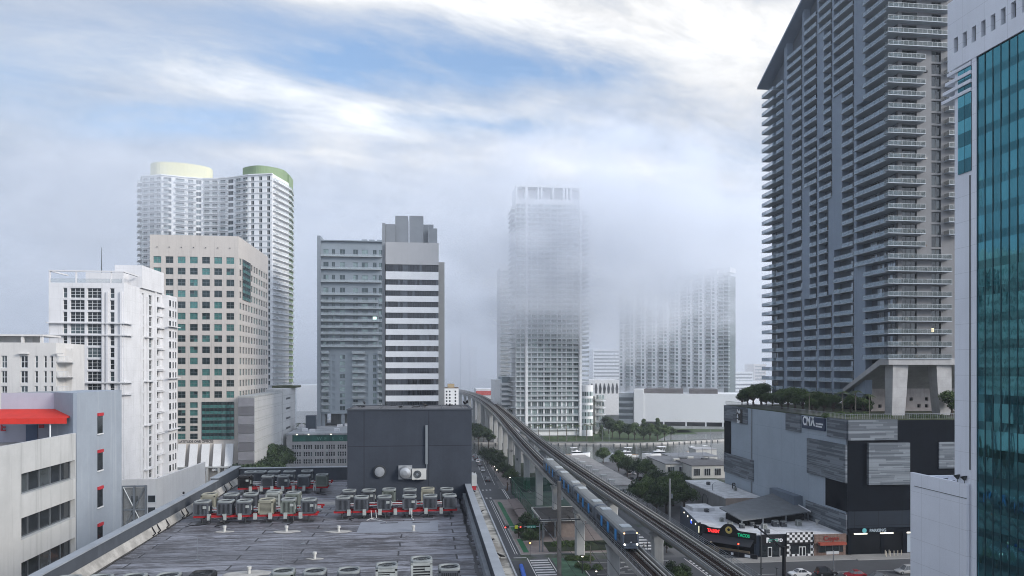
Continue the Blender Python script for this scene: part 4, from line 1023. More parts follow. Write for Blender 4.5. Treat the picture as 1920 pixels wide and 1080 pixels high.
mb = MB(); uw_ = Y1 - YX(1590, X0); slant(0, uw_, -22, -D - .02, zb0); slant(uw_ + .01, LW - .8, -22, -D - .02, zcor)
mb.build('body', [mat('recess_shade_wall', (.12, .14, .17), .8, .15, .3)], T)  # shade of the deep balcony recesses is put into this darker wall colour
# infill walls that close part of a bay over a run of floors
infill = [(0, 1, 14, 99, .0, .0), (1, 16, 30, .0, .34), (1, 38, 52, .0, 0.), (2, 0, 9, 0, 0), (2, 9, 20, .0, .42), (3, 24, 34, .0, .38), (4, 13, 27, .0, .42), (5, 0, 11, 0., .27), (5, 25, 52, 0., .27), (3, 9, 18, .72, 1.)]
inf = []
mb = MB()
for i, f0, f1, a, b in [t for t in infill if len(t) == 5]:
    if b <= a: continue
    ba, bb = bays[i][0], bays[i][1]; z0 = floors[f0] ; z1 = min(floors[min(f1, 51)], ztop(ba) - 1)
    mb.fb(FL, ba + (bb - ba) * a + .002, ba + (bb - ba) * b, -D, -.03, z0, z1); inf.append((i, f0, f1, a, b))
mb.build('infill_wall', [TG], T)
bal, wn = [], []
for k, z in enumerate(floors):
    for i, (a, b, ex) in enumerate(bays):
        if z > ztop(a) - 3.6: continue
        if i == 5 and k < 3: continue
        a0, b0 = a, b
        for j, f0, f1, fa, fb_ in inf:
            if j == i and f0 <= k < f1:
                if fa == 0: a0 = a + (b - a) * fb_
                else: b0 = a + (b - a) * fa
        if i == 0:
            bal.append(balc_item(FL, a - 1.9, b * .55, z, D + .9, .16, 1.1, w0=-D, posts=4)); bal.append(balc_item(FL, b * .62, b, z, D + .5, .16, 1.1, w0=-D, posts=3))
        elif i == 5: bal.append(balc_item(FL, a0, b0 + 1.4, z, D + .9 , .16, 1.1, w0=-D, posts=8))
        else: bal.append(balc_item(FL, a0, b0, z, D + .35 , .16, 1.1, w0=-D, posts=4 if b0 - a0 > 5 else 3, side=False))
        L = b0 - a0
        g0 = a0 + L * (.0 if i == 5 else .05); 
        segs = [(a0 + L * .55, b0 - .3)] if i in (1, 4) else ([(a0 + .4, a0 + L * .38)] if i == 0 else ([(a0 + L * .22, a0 + L * .5), (a0 + L * .62, a0 + L * .92)] if i == 5 else [(a0 + L * .45, b0 - .2)]))
        for s0, s1 in segs:
            Fq = Fr(*FL.p(0, -D + .03, 0)[:2], *FL.u); wn.append(win_item(Fq, s0, s1, z + .02, z + 2.7, -.01, max(2, int((s1 - s0) / .9)), 1, .07, jit=.5))
repeats(T, 'balcony', bal, [TS, RGL, METAL], 'balconies'); repeats(T, 'glass_door', wn, [GRF, METAL], 'glass_doors')
# slanted roof edge
mb = MB(); e = 2.2
for (u0, u1) in ((-2.6, LW + 2),):
    q = [FL.p(u0, e, 0), FL.p(u1, e, 0), FL.p(u1, -23, 0), FL.p(u0, -23, 0)]
    ta, tb = ztop(u0) , ztop(u1); mb.hexa([(q[0][0], q[0][1], ta), (q[1][0], q[1][1], tb), (q[2][0], q[2][1], tb), (q[3][0], q[3][1], ta), (q[0][0], q[0][1], ta + .8), (q[1][0], q[1][1], tb + .8), (q[2][0], q[2][1], tb + .8), (q[3][0], q[3][1], ta + .8)])
mb.build('slanted_roof', [TG], T)
# front face
XF = X0 + 1.95; FF = Fr(XF, Y0, 1, 0)
def uf(px): return XY(px, Y0) - XF
zt = 185.
us = [(uf(1691), uf(1719)), (uf(1746.5), uf(1764.5))]
zs = [(z + .05, z + 2.75) for z in floors if z > zcor - .5 and z < zt - 4]
ops = facade(T, FF, uf(1783), zcor - .01, zt, us, zs, TW, .4, name='front_wall')
repeats(T, 'window', [win_item(FF, a, b, c, d, .4, 3 if u == 0 else 2, 1, .08, jit=.3) for u, z, a, b, c, d in ops], [GFR, DFR], 'windows')
bal = []
nfl = [z for z in floors if z > zcor - .5 and z < zt - 4]
for k, z in enumerate(nfl):
    y = HZ - (z - CZ) * FPX / 192
    if y < 108 or y > 462: bal.append(balc_item(FF, -3.85, uf(1776), z, 1.9, .17, 1.1, posts=14))
    else: bal.append(balc_item(FF, -3.85, uf(1727), z, 1.9, .17, 1.1, posts=9))
    if 108 < y < 462: bal.append(balc_item(FF, uf(1770), uf(1800), z, 1.9, .17, 1.1, posts=5))
repeats(T, 'front_balcony', bal, [TS, railglass('dark_rail_glass', (.08, .10, .10), .40), METAL], 'front_balconies')
mb = MB(); mb.box(XF + uf(1783), X0 + 60, Y0 + .5, Y1 - 10, zcor, zt); mb.box(XF + .1, XF + uf(1783) - .01, Y0 + .45, Y0 + 20, zcor, zt - .1); mb.build('rear_body', [TW], T)
wn = []
F3 = Fr(XF + uf(1783), Y0 + .5, 1, 0)
for z in nfl: wn.append(win_item(F3, 2.2, 5, z + .1, z + 2.7, -.03, 2, 1, .08))
repeats(T, 'side_window', wn, [GFR, DFR], 'side_windows')
for k in range(40):                              # furniture seen behind balustrades
    z = nfl[random.randrange(0, 34)]; u = random.uniform(-1, 8); mb = MB(); mb.fb(FF, u, u + .6, .5, 1.1, z + .003, z + .45); mb.fb(FF, u, u + .6, .5, .58, z + .45, z + .9); mb.build('balcony_chair', [[mat('pale_chair', (.4, .38, .35)), mat('brown_chair', (.12, .08, .05)), mat('green_pot_plant', (.03, .07, .02)), mat('dark_chair', (.02, .02, .025))][k % 4]], T)
for k in range(50):
    i = random.choice((0, 3, 4, 5, 5)); z = floors[random.randrange(4, 36)]; a, b, _ = bays[i]; u = random.uniform(a + .4, b - 1.2); mb = MB(); hh_ = random.choice((.7, 1.0, 1.5)); mb.fb(FL, u, u + random.choice((.5, .9)), -.7, -.1, z + .003, z + hh_); mb.build('balcony_furniture', [[MATS['pale_chair'], MATS['brown_chair'], MATS['green_pot_plant'], MATS['dark_chair']][k % 4]], T)
for px, yy in ((1750, 619), (1779, 637)):
    mb = MB(); u = uf(px); z = Zp(yy, 192); mb.fb(FF, u - .5, u + .4, -.35, -.3, z - .4, z + .5); mb.build('lit_window', [emat('lit_room', (1., .85, .5), .9)], T)
# belt, wedge soffit, legs, pierced wall
CCR = mat('board_concrete', (.33, .33, .335), .8, .12, .35, .35, joint=(20, 2.6, .2, .04), bump=.2)
mb = MB(); zc = Zp(684, 192)
ya = Y0; yb = YX(1590, X0); zlo = Zp(736, DX(1590, X0))
xe = X0 + 60
mb.hexa([(X0 - 1.6, Y0 - 1.6, zc), (xe, Y0 - 1.6, zc), (xe, Y0 + 2, zc), (X0 - 1.6, Y0 + 2, zc), (X0 - 1.6, Y0 - 1.6, zcor - .02), (xe, Y0 - 1.6, zcor - .02), (xe, Y0 + 2, zcor - .02), (X0 - 1.6, Y0 + 2, zcor - .02)])
mb.hexa([(X0 - 1.6, Y0 + 2.001, zc), (xe, Y0 + 2.001, zc), (xe, yb, zlo), (X0 - 1.6, yb, zlo), (X0 - 1.6, Y0 + 2.001, zcor - .02), (xe, Y0 + 2.001, zcor - .02), (xe, yb, zlo + 1.1), (X0 - 1.6, yb, zlo + 1.1)])
mb.build('wedge_soffit', [CCR], T)
for px, tw in ((1684, 1), (1769, -1)):
    mb = MB(); u = XF + uf(px); a, b = 2.2, 1.6
    def ring(cx, cy, r1, r2, z, s): return [(cx - r1, cy - r2, z), (cx + r1, cy - r2 * (1 - .3 * s), z), (cx + r1 * .9, cy + r2, z), (cx - r1 * .9, cy + r2, z)]
    mb.loft([ring(u - .4 * tw, Y0 + 1, 1.75, 1.7, 31.5, 0), ring(u, Y0 + 1, 2.0, 1.7, 37, .5), ring(u + .3 * tw, Y0 + 1, 2.3, 1.9, zc + .1, 1)]); mb.build('concrete_leg', [CCR], T)
yp = Y0 + 17; F4 = Fr(XY(1633, yp), yp, 1, 0); 
random.seed(21)
us = [(2.2 + 2.35 * i, 3.2 + 2.35 * i) for i in range(14)]; zz0 = 31.5
zs = [(zz0 + 1.3 + 1.95 * j, zz0 + 2.25 + 1.95 * j) for j in range(6)]
keep = {(i, j) for i in range(14) for j in range(6) if random.random() < .42}
facade(T, F4, 36, zz0, zc + .5, us, zs, mat('pierced_concrete', (.36, .33, .32), .85, .12, .5, .35), .6, skip=lambda u, z: (u, z) not in keep, name='pierced_wall')
mb = MB(); mb.fb(F4, 0, 36, -14, -.62, 31.5, zc - 2); mb.build('core_wall', [DARK], T)
random.seed(33)
# ---------------- white and teal office at the right edge
TWH = mat('white_office_panels', (.76, .79, .86), .6, .04, .1, .12, joint=(4.4, 3.9, .3, .04))
TGL = None
m, n, b = newmat('teal_curtain_glass')
tcg = n.node('ShaderNodeTexCoord').outputs['Object']; sx = n.node('ShaderNodeSeparateXYZ'); n.put(sx.inputs[0], tcg)
at = n.node('ShaderNodeAttribute'); at.attribute_name = 'rnd'
c = n.mix(at.outputs['Fac'], (.02, .11, .14), (.085, .33, .40))
n.put(b.inputs['Base Color'], c); b.inputs['Roughness'].default_value = .04; b.inputs['Metallic'].default_value = .85; b.inputs['Specular IOR Level'].default_value = .8
bp = n.node('ShaderNodeBump'); bp.inputs['Strength'].default_value = .28; bp.inputs['Distance'].default_value = .06
n.put(bp.inputs['Height'], n.math('ADD', n.noise(n.mapping(tcg, (.9, .9, .45)), .8, 2, .4), n.math('MULTIPLY', n.math('SINE', n.math('MULTIPLY', sx.outputs[1], 2 * pi / 1.52)), .12))); n.l.new(bp.outputs[0], b.inputs['Normal'])
TGL = m
T = thing('teal_office', 'white office tower with a teal glass curtain wall and small windows along its top', 'office building', (100, 95, 0))
q = G(1833, 111); X0, Yc = q; Yn = 30.; Yf = YX(1790, X0); zg = Zp(107, 111); ztp = 101.
F = Fr(X0, Yc, 0, -1); L = Yc - Yn
fl = 3.95; z = zg
k = 0
while z > 0 and k < 28:
    n0 = max(0, z - fl)
    mb = MB()
    for i in range(int(L / 1.52)):
        for (a, b_, rr) in ((n0, n0 + 1.25, random.uniform(.0, .25)), (n0 + 1.25, z, random.uniform(.35, .75))):
            mb.r = rr; dw = random.uniform(-.02, .02); u = i * 1.52
            mb.face([F.p(u, dw, a), F.p(u + 1.52, -dw, a), F.p(u + 1.52, -dw + .008, b_), F.p(u, dw + .008, b_)])
    mb.build('glass_floor', [TGL], T); z = n0; k += 1
mb = MB()
for i in range(int(L / 1.52) + 1): mb.fb(F, i * 1.52 - .035, i * 1.52 + .035, .0, .09, 0, zg)
mb.build('mullions', [mat('teal_mullion', (.02, .07, .085), .4, metal=.4)], T)
mb = MB(); mb.box(X0 + .1, X0 + 30, Yn, Yc, 0, zg); mb.build('interior', [DARK], T)
mb = MB(); mb.box(X0 - .25, X0 + 30, Yc + .02, YX(1825, X0) , 0, zg + .01); mb.build('corner_column', [TWH], T)
yq = YX(1825, X0)
mb = MB(); mb.box(X0 + .0, X0 + 30, yq + .01, Yf, 0, Zp(100, 116)); mb.build('side_wall', [TWH], T)
FW = Fr(X0 - .3, Yf + 1.2, 0, -1); LW = Yf + 1.2 - Yn
us = [(1.4 + 1.9 * i, 2.3 + 1.9 * i) for i in range(40) if 2.3 + 1.9 * i < LW]
zs = [(Zp(82, 112), Zp(53, 112))]
ops = facade(T, FW, LW, zg + .02, ztp, us, zs, TWH, .7, name='top_wall')
repeats(T, 'top_window', [win_item(FW, a, b, c, d, .7, 1, 1, .08) for u, z, a, b, c, d in ops], [glassmat('top_glass', (.02, .06, .08), (.05, .13, .16), .4, .05), METAL])
mb = MB(); mb.box(X0 + .45, X0 + 30, Yn, Yf + 1.2, zg + .02, ztp - .01); mb.build('top_block', [TWH], T)
mb = MB()
for k in range(4): mb.box(X0 - .35 - .0 * k, X0 + 8, yq + .2, Yf + 1.25 + .5 * k - .2 * (k > 2), zg - .2 - 1.3 * k - .5, zg - .2 - 1.3 * k)
mb.build('stepped_bracket', [TWH], T)
mb = MB(); mb.box(X0 - .1, X0 - .01, yq + .3, Yf - .9, Zp(322, 113), Zp(128, 113)); mb.r = .6; mb.a = [.6] * len(mb.a); mb.build('side_glass_core', [DARK], T)
for k in range(8):
    za, zb_ = Zp(322, 113) + k * 2.03, Zp(322, 113) + k * 2.03 + 2.0
    mb = MB(); mb.r = (k % 2) * .8; mb.box(X0 - .13, X0 - .101, yq + .3, (yq + Yf - .6) / 2 - .03, za, zb_); mb.r = (k % 2) * .8 + .1; mb.box(X0 - .135, X0 - .101, (yq + Yf - .6) / 2 + .03, Yf - .9, za, zb_); mb.build('side_glass', [TGL], T)
mb = MB(); mb.box(X0 - .06, X0 - .002, YX(1819, X0) - .12, YX(1819, X0) + .12, Zp(880, 113), Zp(330, 113)); mb.build('slot', [DFR], T)
zb1 = 26.5; Yb0, Yb1 = YX(1819, X0 - .02), YX(1707, X0 - .6)
mb = MB(); mb.box(X0 - .6, X0 - .1, Yb0, Yb1, 0, zb1); mb.box(X0 - .1, X0 + 12, Yb1 - .5, Yb1, 0, zb1 - .6); mb.box(X0 - .1, X0 + 12, Yf + .01, Yb1 - .5, 0, zb1 - 1.3); mb.build('annex', [TWH], T)
mb = MB(); mb.box(X0 - .66, X0 - .602, Yb0, Yb1 - 1, zb1 - 2.2, zb1 - 2.12); mb.build('annex_groove', [DFR], T)
for i, (px, d) in enumerate(((1757, 120), (1774, 118.5), (1799, 114.5), (1812, 113.4))):
    Tl = thing('floodlight', ('dark' if i > 1 else 'pale') + ' floodlight on the annex roof ' + ('beside the tall white wall, nearer the glass' if i == 3 else 'next to the tall white wall' if i == 2 else 'far side, left of its twin' if i == 0 else 'far side, right of its twin'), 'floodlight', (X0 + (1.5 if i < 2 else -.3), YX(px, X0), zb1 - (1.3 if i < 2 else 0)), 0, 'floodlights on the annex roof')
    mb = MB(); mb.tube([(0, 0, 0), (0, 0, .55)], .05, 6); mb.build('stand', [DMETAL], Tl, world=False)
    mb = MB(); mb.tube([(0, -.05, .5), (0, .1, .75), (0, .2, 1.0)], [.18, .32, .5], 10); mb.build('lamp_head', [METAL if i < 2 else DMETAL], Tl, world=False)
# ================================================================ elevated rail line
def interp(tab, y):
    if y <= tab[0][0]: return tab[0][1]
    for (a, va), (b, vb) in zip(tab, tab[1:]):
        if y <= b:
            t = (y - a) / (b - a); return va + (vb - va) * t
    return tab[-1][1]
def smooth_tab(tab):
    return lambda y: sum(interp(tab, y + d) for d in (-24, -12, 0, 12, 24)) / 5
AX = smooth_tab([(0, 35.4), (250, 35.8), (300, 36.6), (400, 39.2), (500, 39.9), (600, 37), (700, 30.5), (800, 18), (900, 0), (1000, -24)])
BXo = smooth_tab([(0, 13.), (130, 12.2), (223, 8.6), (300, 7.0), (400, 5.6), (1000, 5.0)])
BX = lambda y: AX(y) + BXo(y)
ZT = lambda y: 12.0 + .0218 * (y - 128) if y < 560 else 12.0 + .0218 * 432 + .0218 * 60 * (1 - exp(-(y - 560) / 60.))
DECK = mat('guideway_concrete', (.30, .295, .28), .85, .12, .3, .5, dirt=(.12, .11, .10))
TRKBED = mat('stained_track_bed', (.036, .026, .022), .95, .35, .5, spec=.03)
RAILS = mat('steel_rail', (.30, .27, .25), .35, .2, 2, metal=.9)
PIERM = mat('pier_concrete', (.36, .37, .37), .85, .08, .25, .4)
COVER = mat('third_rail_cover', (.42, .40, .36), .6, .15, .5)
def fwd(fx, y):
    d = Vector((fx(y + 1) - fx(y - 1), 2., 0)).normalized(); return d, Vector((d.y, -d.x, 0))
def ribbon(mb, fx, y0, y1, step, w0, w1, z0, z1, m=0, wf=None):
    rings = []
    y = y0
    while y <= y1 + .01:
        d, r = fwd(fx, y); c = Vector((fx(y), y, ZT(y)))
        a, b = (w0, w1) if wf is None else wf(y)
        rings.append([tuple(c + r * a + Vector((0, 0, z0))), tuple(c + r * b + Vector((0, 0, z0))), tuple(c + r * b + Vector((0, 0, z1))), tuple(c + r * a + Vector((0, 0, z1)))])
        y += step
    mb.loft(rings, m)
def guideway(name, label, fx, piers, side):
    T = thing(name, label, 'rail viaduct', (fx(150), 150, 0))
    ya, yb, st = 92., 940., 8.
    mb = MB(); ribbon(mb, fx, ya, yb, st, -2.35, 2.35, -.75, -.45)
    for s in (-1, 1): ribbon(mb, fx, ya, yb, st, *sorted((s * 2.351, s * 2.12)), -.449, .12)
    mb.build('deck', [DECK], T)
    mb = MB(); rings = []
    y = ya
    while y <= yb:
        d, r = fwd(fx, y); c = Vector((fx(y), y, ZT(y)))
        rings.append([tuple(c + r * a + Vector((0, 0, z))) for a, z in ((-.8, -2.3), (.8, -2.3), (1.25, -.76), (-1.25, -.76))]); y += st
    mb.loft(rings); mb.build('girder', [DECK], T)
    mb = MB(); ribbon(mb, fx, ya, yb, st, -2.1, 2.1, -.449, -.42); mb.build('track_bed', [TRKBED], T)
    for w in (-.72, .72):
        mb = MB(); ribbon(mb, fx, ya, yb, st, w - .3, w + .3, -.419, -.24); mb.build('rail_plinth', [mat('plinth', (.060, .046, .040), .95, .3, .8, spec=.03)], T)
        mb = MB(); ribbon(mb, fx, ya, yb, st, w - .04, w + .04, -.239, -.08); mb.build('rail', [RAILS], T)
    mb = MB(); ribbon(mb, fx, ya, yb, st, 1.38, 1.62, -.3, -.05); mb.build('third_rail_cover', [COVER], T)
    ft = MB(); y = ya
    while y < 330:
        d, r = fwd(fx, y); F = Fr(fx(y), y, r.x, r.y)
        for w in (-.72, .72): ft.fb(F, w - .22, w - .07, 0, .25, ZT(y) - .236, ZT(y) - .16); ft.fb(F, w + .07, w + .22, 0, .25, ZT(y) - .236, ZT(y) - .16)
        y += 1.1
    tag(ft.build('rail_fasteners', [METAL], T), kind='stuff')
    # walkway railing, pipe rails and posts
    s = side
    for w, hs in ((s * 2.28, (.45, .78, 1.12)), (-s * 2.28, (.42,))):
        mb = MB()
        for hgt in hs:
            pts = []; y = ya
            while y <= 560: d, r = fwd(fx, y); pts.append(Vector((fx(y), y, ZT(y) + hgt)) + r * w); y += st
            mb.tube(pts, .035, 5)
        y = ya
        while y < 420:
            d, r = fwd(fx, y); c = Vector((fx(y), y, ZT(y))) + r * w; mb.box(c.x - .03, c.x + .03, y - .03, y + .03, c.z + .12, c.z + hs[-1]); y += 2.4
        mb.build('handrail', [METAL], T)
    mb = MB()
    pts = []; y = ya
    while y <= 500: d, r = fwd(fx, y); pts.append(Vector((fx(y), y, ZT(y) - .25)) + r * (-s * 2.45)); y += st
    mb.tube(pts, .07, 5)
    mb.build('cable_conduit', [METAL], T)
    for y in piers:
        d, r = fwd(fx, y); F = Fr(fx(y), y, r.x, r.y); zt = ZT(y) - 2.31
        mb = MB(); a = .95
        def rg(hw, hd, z): 
            c = .22; q = [(-hw + c, -hd), (hw - c, -hd), (hw, -hd + c), (hw, hd - c), (hw - c, hd), (-hw + c, hd), (-hw, hd - c), (-hw, -hd + c)]
            return [F.p(u, -w, z) for u, w in q]
        mb.loft([rg(1.08, .85, 0), rg(1.08, .85, zt - 2.2), rg(1.2, .9, zt - 1.2), rg(1.55, 1.05, zt)]); mb.build('pier', [PIERM], T)
    return T
pa = [140 + 32.2 * i for i in range(-1, 25)]; 
TA = guideway('rail_viaduct', 'nearer elevated concrete rail track carrying the train on tall piers', AX, pa, -1)
TB = guideway('rail_viaduct', 'empty elevated rail track with a railed walkway, right of the train', BX, [y + 9 for y in pa], 1)
mb = MB()
GPN = mat('green_pier_paint', (.04, .17, .09), .8, .15, .5)
for y in (pa[5],): mb.box(AX(y) - 1.1, AX(y) + 1.1, y - .88, y + .88, 0, 3.2)
mb.build('painted_pier_base', [GPN], TA)
for y, s in ((pa[7], '10'), (pa[6], '9')):
    F = Fr(AX(y) - .7, y - .87, 1, 0); text(s, F, 0, .02, 6.4, 1.5, DMETAL, TA, bold=.03)
# ---------------- train
STEEL = mat('stainless_body', (.12, .14, .17), .45, .1, .6, metal=.3)
TROOF = mat('train_roof', (.20, .205, .20), .6, .08, .4, .1)
TBLUE = mat('blue_train_livery', (.03, .26, .62), .4, .1, .4)
TBLK = glassmat('train_window', (.010, .013, .018), (.03, .04, .05), .3, .08, metal=.2)
TWHITE = mat('white_roof_unit', (.40, .43, .44), .5, .05)
y0 = 127.8
T = thing('metro_train', 'four car silver and blue metro train with its headlights on, running towards the viewer', 'train', (AX(y0), y0, ZT(y0) - .08))
slope = math.atan(.0218)
dirx = math.atan2(AX(y0 + 90) - AX(y0), 90); T.rotation_euler = (slope, 0, -dirx * 1.0)
CL = 22.4
sec = [(-1.38, .55), (-1.5, .9), (-1.52, 2.35), (-1.42, 3.0), (-1.1, 3.33), (-.55, 3.47), (0, 3.5), (.55, 3.47), (1.1, 3.33), (1.42, 3.0), (1.52, 2.35), (1.5, .9), (1.38, .55)]
for c in range(4):
    s = c * (CL + .55); e = s + CL; cab = c == 0
    mb = MB(); rings = []
    for yy, k, lean in ((s, .93 if cab else .97, 0), (s + .35, 1, 0), (e - .3, 1, 0), (e, .97, 0)):
        rings.append([(x * k, yy + (.0 if not (cab and yy == s) else .35 * max(0, z - 1.2) / 2.3), .55 + (z - .55) * (k if z > 2 else 1)) for x, z in sec])
    mb.loft(rings); mb.m = [0] * len(mb.m)
    body = mb.build('car', [STEEL], T, world=False)
    mb = MB(); top = [(x, z) for x, z in sec if z > 2.95]
    mb.loft([[(x * 1.004, yy, z + .012) for x, z in top] + [(x, yy, z - .02) for x, z in reversed(top)] for yy in (s + .42, e - .35)]); mb.build('roof', [TROOF], body, world=False)
    for yy in ((s + 2.6, s + 5.0), (e - 5.0, e - 2.6)):
        mb = MB(); mb.box(-.95, .95, yy[0], yy[1], 3.46, 3.60); mb.box(-.8, -.1, yy[0] + .2, yy[1] - .2, 3.601, 3.63); mb.box(.1, .8, yy[0] + .2, yy[1] - .2, 3.601, 3.63); mb.build('roof_unit', [TWHITE], body, world=False)
    mb = MB()
    for yy in (s + 3.2, e - 3.2): mb.box(-1.2, 1.2, yy - 1.6, yy + 1.6, .05, .54)
    mb.box(-1., 1., s + 6, e - 6, .18, .54); mb.build('bogie', [DMETAL], body, world=False)
    for sd_ in (-1, 1):
        xs = sorted((sd_ * 1.505, sd_ * 1.545))
        segs = [(1.6, 3.6), (6.0, 9.4), (11.8, 14.6), (17., 20.2)] if True else []
        for a, b in segs: mb = MB(); mb.box(*xs, s + a, s + b, 1.45, 2.5); mb.build('window', [TBLK], body, world=False)
        for a in (4.2, 10.0, 15.2):
            mb = MB(); mb.box(*[q + sd_ * .008 for q in xs], s + a, s + a + 1.35, .75, 2.72); dr = mb.build('door', [TBLUE], body, world=False)
        for a, b in ((3.65, 4.18), (5.56, 5.98), (9.42, 9.98), (11.37, 11.78), (14.62, 15.18), (16.57, 16.98)):
            mb = MB(); mb.box(*[q - sd_ * .012 for q in xs], s + a, s + b, .95, 2.55); mb.build('livery_panel', [mat('pale_blue_livery', (.015, .06, .14), .4)], body, world=False)
    if c < 3: mb = MB(); mb.box(-.75, .75, e - .02, e + .57, .7, 3.0); mb.build('gangway', [DMETAL], body, world=False)
    if cab:
        def yf(z): return s + .35 * max(0, z - 1.2) / 2.3 - .02
        mb = MB(); mb.hexa([(-1.2, yf(1.35) - .04, 1.35), (1.2, yf(1.35) - .04, 1.35), (1.2, yf(1.35) + .1, 1.35), (-1.2, yf(1.35) + .1, 1.35), (-1.12, yf(2.9) - .04, 2.9), (1.12, yf(2.9) - .04, 2.9), (1.12, yf(2.9) + .1, 2.9), (-1.12, yf(2.9) + .1, 2.9)])
        mb.build('windscreen', [mat('train_windscreen', (.008, .012, .02),   .12, spec=.25)], body, world=False)
        mb = MB(); mb.box(-.3, .3, s - .07, s + .1, 1.0, 1.34); mb.box(-1.3, 1.3, s - .25, s + .1, .42, .62); mb.build('front_skirt', [STEEL], body, world=False)
        for x in (-1.12, 1.12):
            mb = MB(); mb.tube([(x, s - .06, 1.12), (x, s + .1, 1.12)], .14, 12); mb.build('headlight', [emat('headlight_glow', (1., .93, .78), 4.)], body, world=False)
            mb = MB(); mb.tube([(x * 1.02, yf(3.03) - .05, 3.03), (x * 1.02, yf(3.03) + .14, 3.03)], .11, 12); mb.build('marker_light', [emat('marker_orange', (1., .5, .2), 3.)], body, world=False)
        mb = MB(); mb.box(-.15, .15, s - .09, s, 1.42, 1.6); mb.build('front_badge', [WFR], body, world=False)
# ================================================================ the flat roof in front
m, n, b = newmat('built_up_roof')
tcg = n.node('ShaderNodeTexCoord').outputs['Object']
g = n.node('ShaderNodeTexBrick'); g.offset = .37; g.offset_frequency = 2
wob = n.node('ShaderNodeVectorMath', operation='ADD'); nv = n.node('ShaderNodeVectorMath', operation='SCALE'); nv.inputs[3].default_value = .16
nn = n.node('ShaderNodeTexNoise'); nn.inputs['Scale'].default_value = .9; n.put(nn.inputs['Vector'], tcg); n.put(nv.inputs[0], nn.outputs['Color']); n.put(wob.inputs[0], tcg); n.put(wob.inputs[1], nv.outputs[0])
n.put(g.inputs['Vector'], wob.outputs[0]); g.inputs['Scale'].default_value = 1; g.inputs['Brick Width'].default_value = 7.5; g.inputs['Row Height'].default_value = .93
g.inputs['Mortar Size'].default_value = .055; g.inputs['Mortar Smooth'].default_value = .5
g.inputs['Color1'].default_value = (0, 0, 0, 1); g.inputs['Color2'].default_value = (1, 1, 1, 1); g.inputs['Mortar'].default_value = (.5, .5, .5, 1)
st = n.noise(n.mapping(tcg, (.35, 1.7, 1)), 1.1, 8, .66, .4); st2 = n.noise(n.mapping(tcg, (.16, .5, 1)), 1., 4, .6)
st3 = n.noise(n.mapping(tcg, (1.6, 9., 1)), 1.4, 5, .7, .6)
c = n.mix(n.ramp(st2, .35, .65), (.062, .059, .064), (.140, .142, .160))
c = n.mix(n.math('MULTIPLY', n.ramp(st, .47, .62), .85), c, (.27, .28, .32))
c = n.mix(n.math('MULTIPLY', n.ramp(st3, .50, .60), .75), c, (.30, .305, .34))
c = n.mix(n.math('MULTIPLY', n.ramp(n.noise(n.mapping(tcg, (.5, .7, 1), (4, 2, 0)), .8, 5, .6), .54, .62), .55), c, (.035, .028, .027))
c = n.mix(n.math('MULTIPLY', g.outputs['Color'], .45), c, (.025, .025, .03))
c = n.mix(n.math('MULTIPLY', n.ramp(n.noise(n.mapping(tcg, (.5, 14., 1)), 1.2, 4, .7), .52, .64), .7), c, (.014, .014, .017))
c = n.mix(n.math('MULTIPLY', g.outputs['Fac'], .9), c, (.012, .012, .014))
n.put(b.inputs['Base Color'], c); n.put(b.inputs['Roughness'], n.math('MULTIPLY_ADD', st, .5, .32))
bp = n.node('ShaderNodeBump'); bp.inputs['Strength'].default_value = .6; bp.inputs['Distance'].default_value = .04
n.put(bp.inputs['Height'], n.math('SUBTRACT', st, g.outputs['Fac'])); n.l.new(bp.outputs[0], b.inputs['Normal'])
BUR = m
PARA = mat('slate_parapet', (.055, .063, .076), .8, .12, .4, .25, dirt=(.14, .15, .17), bump=.2)
COPE = mat('pale_coping', (.24, .26, .285), .55, .12, .7, .2)
FLASH = mat('worn_flashing', (.30, .29, .27), .8, .35, 1.2, .4, bump=.3)
RZ = 35.
RX0 = G(450, 60.2)[0] + 0.; RX0 = -15.1; RX1 = 2.95
RY0, RY1 = 20., G(600, 60.2)[1]
T = thing('roof_building', 'dark flat roofed building in front with seamed black roofing and rows of condensers', 'building', (-6, 40, 0))
mb = MB(); mb.box(RX0, RX1, RY0, RY1, 0, RZ); mb.build('roof', [BUR], T)
# penthouse
PX0, PX1 = XY(652, G(700, 50.8)[1]), XY(884, G(700, 50.8)[1]); PY0 = G(770, 50.8)[1]; PY1 = PY0 + 5.3; PZ = Zp(769, 50.8)
left = [G(450, 60.2), G(160, 33.6)]
def para(name, x0, x1, y0, y1, h=1.0, inner=None):
    mb = MB(); mb.box(x0, x1, y0, y1, RZ + .002, RZ + h); mb.build(name, [PARA], T)
    mb = MB(); mb.box(x0 - .05, x1 + .05, y0 - .05, y1 + .05, RZ + h + .001, RZ + h + .06); mb.build('coping', [COPE], T)
para('parapet', RX0, RX0 + .35, RY0, RY1 - 6.5, 1.0); para('parapet', RX0 - .12, RX0 + .35, RY1 - 6.45, RY1, 1.15)
para('parapet', RX0 + .4, PX0 - .05, RY1 - .35, RY1, 1.0); para('parapet', RX1 - .3, RX1, RY0, PY0 + .6, 1.0)
for (x0, x1, y0, y1) in ((RX0 + .351, RX0 + .62, RY0, RY1 - .4), (RX1 - .5, RX1 - .31, RY0, PY0 - .01)):
    mb = MB(); mb.hexa([(x0, y0, RZ + .004), (x1, y0, RZ + .004), (x1, y1, RZ + .004), (x0, y1, RZ + .004), (x0, y0, RZ + .42), (x0 + .03 if x0 < 0 else x1, y0, RZ + .42), (x0 + .03 if x0 < 0 else x1, y1, RZ + .42), (x0, y1, RZ + .42)]); mb.build('flashing', [FLASH if x0 < 0 else COPE], T)
tar = mat('black_tar', (.008, .008, .01), .35, .2, 2.)
mb = MB(); random.seed(5); y = RY0
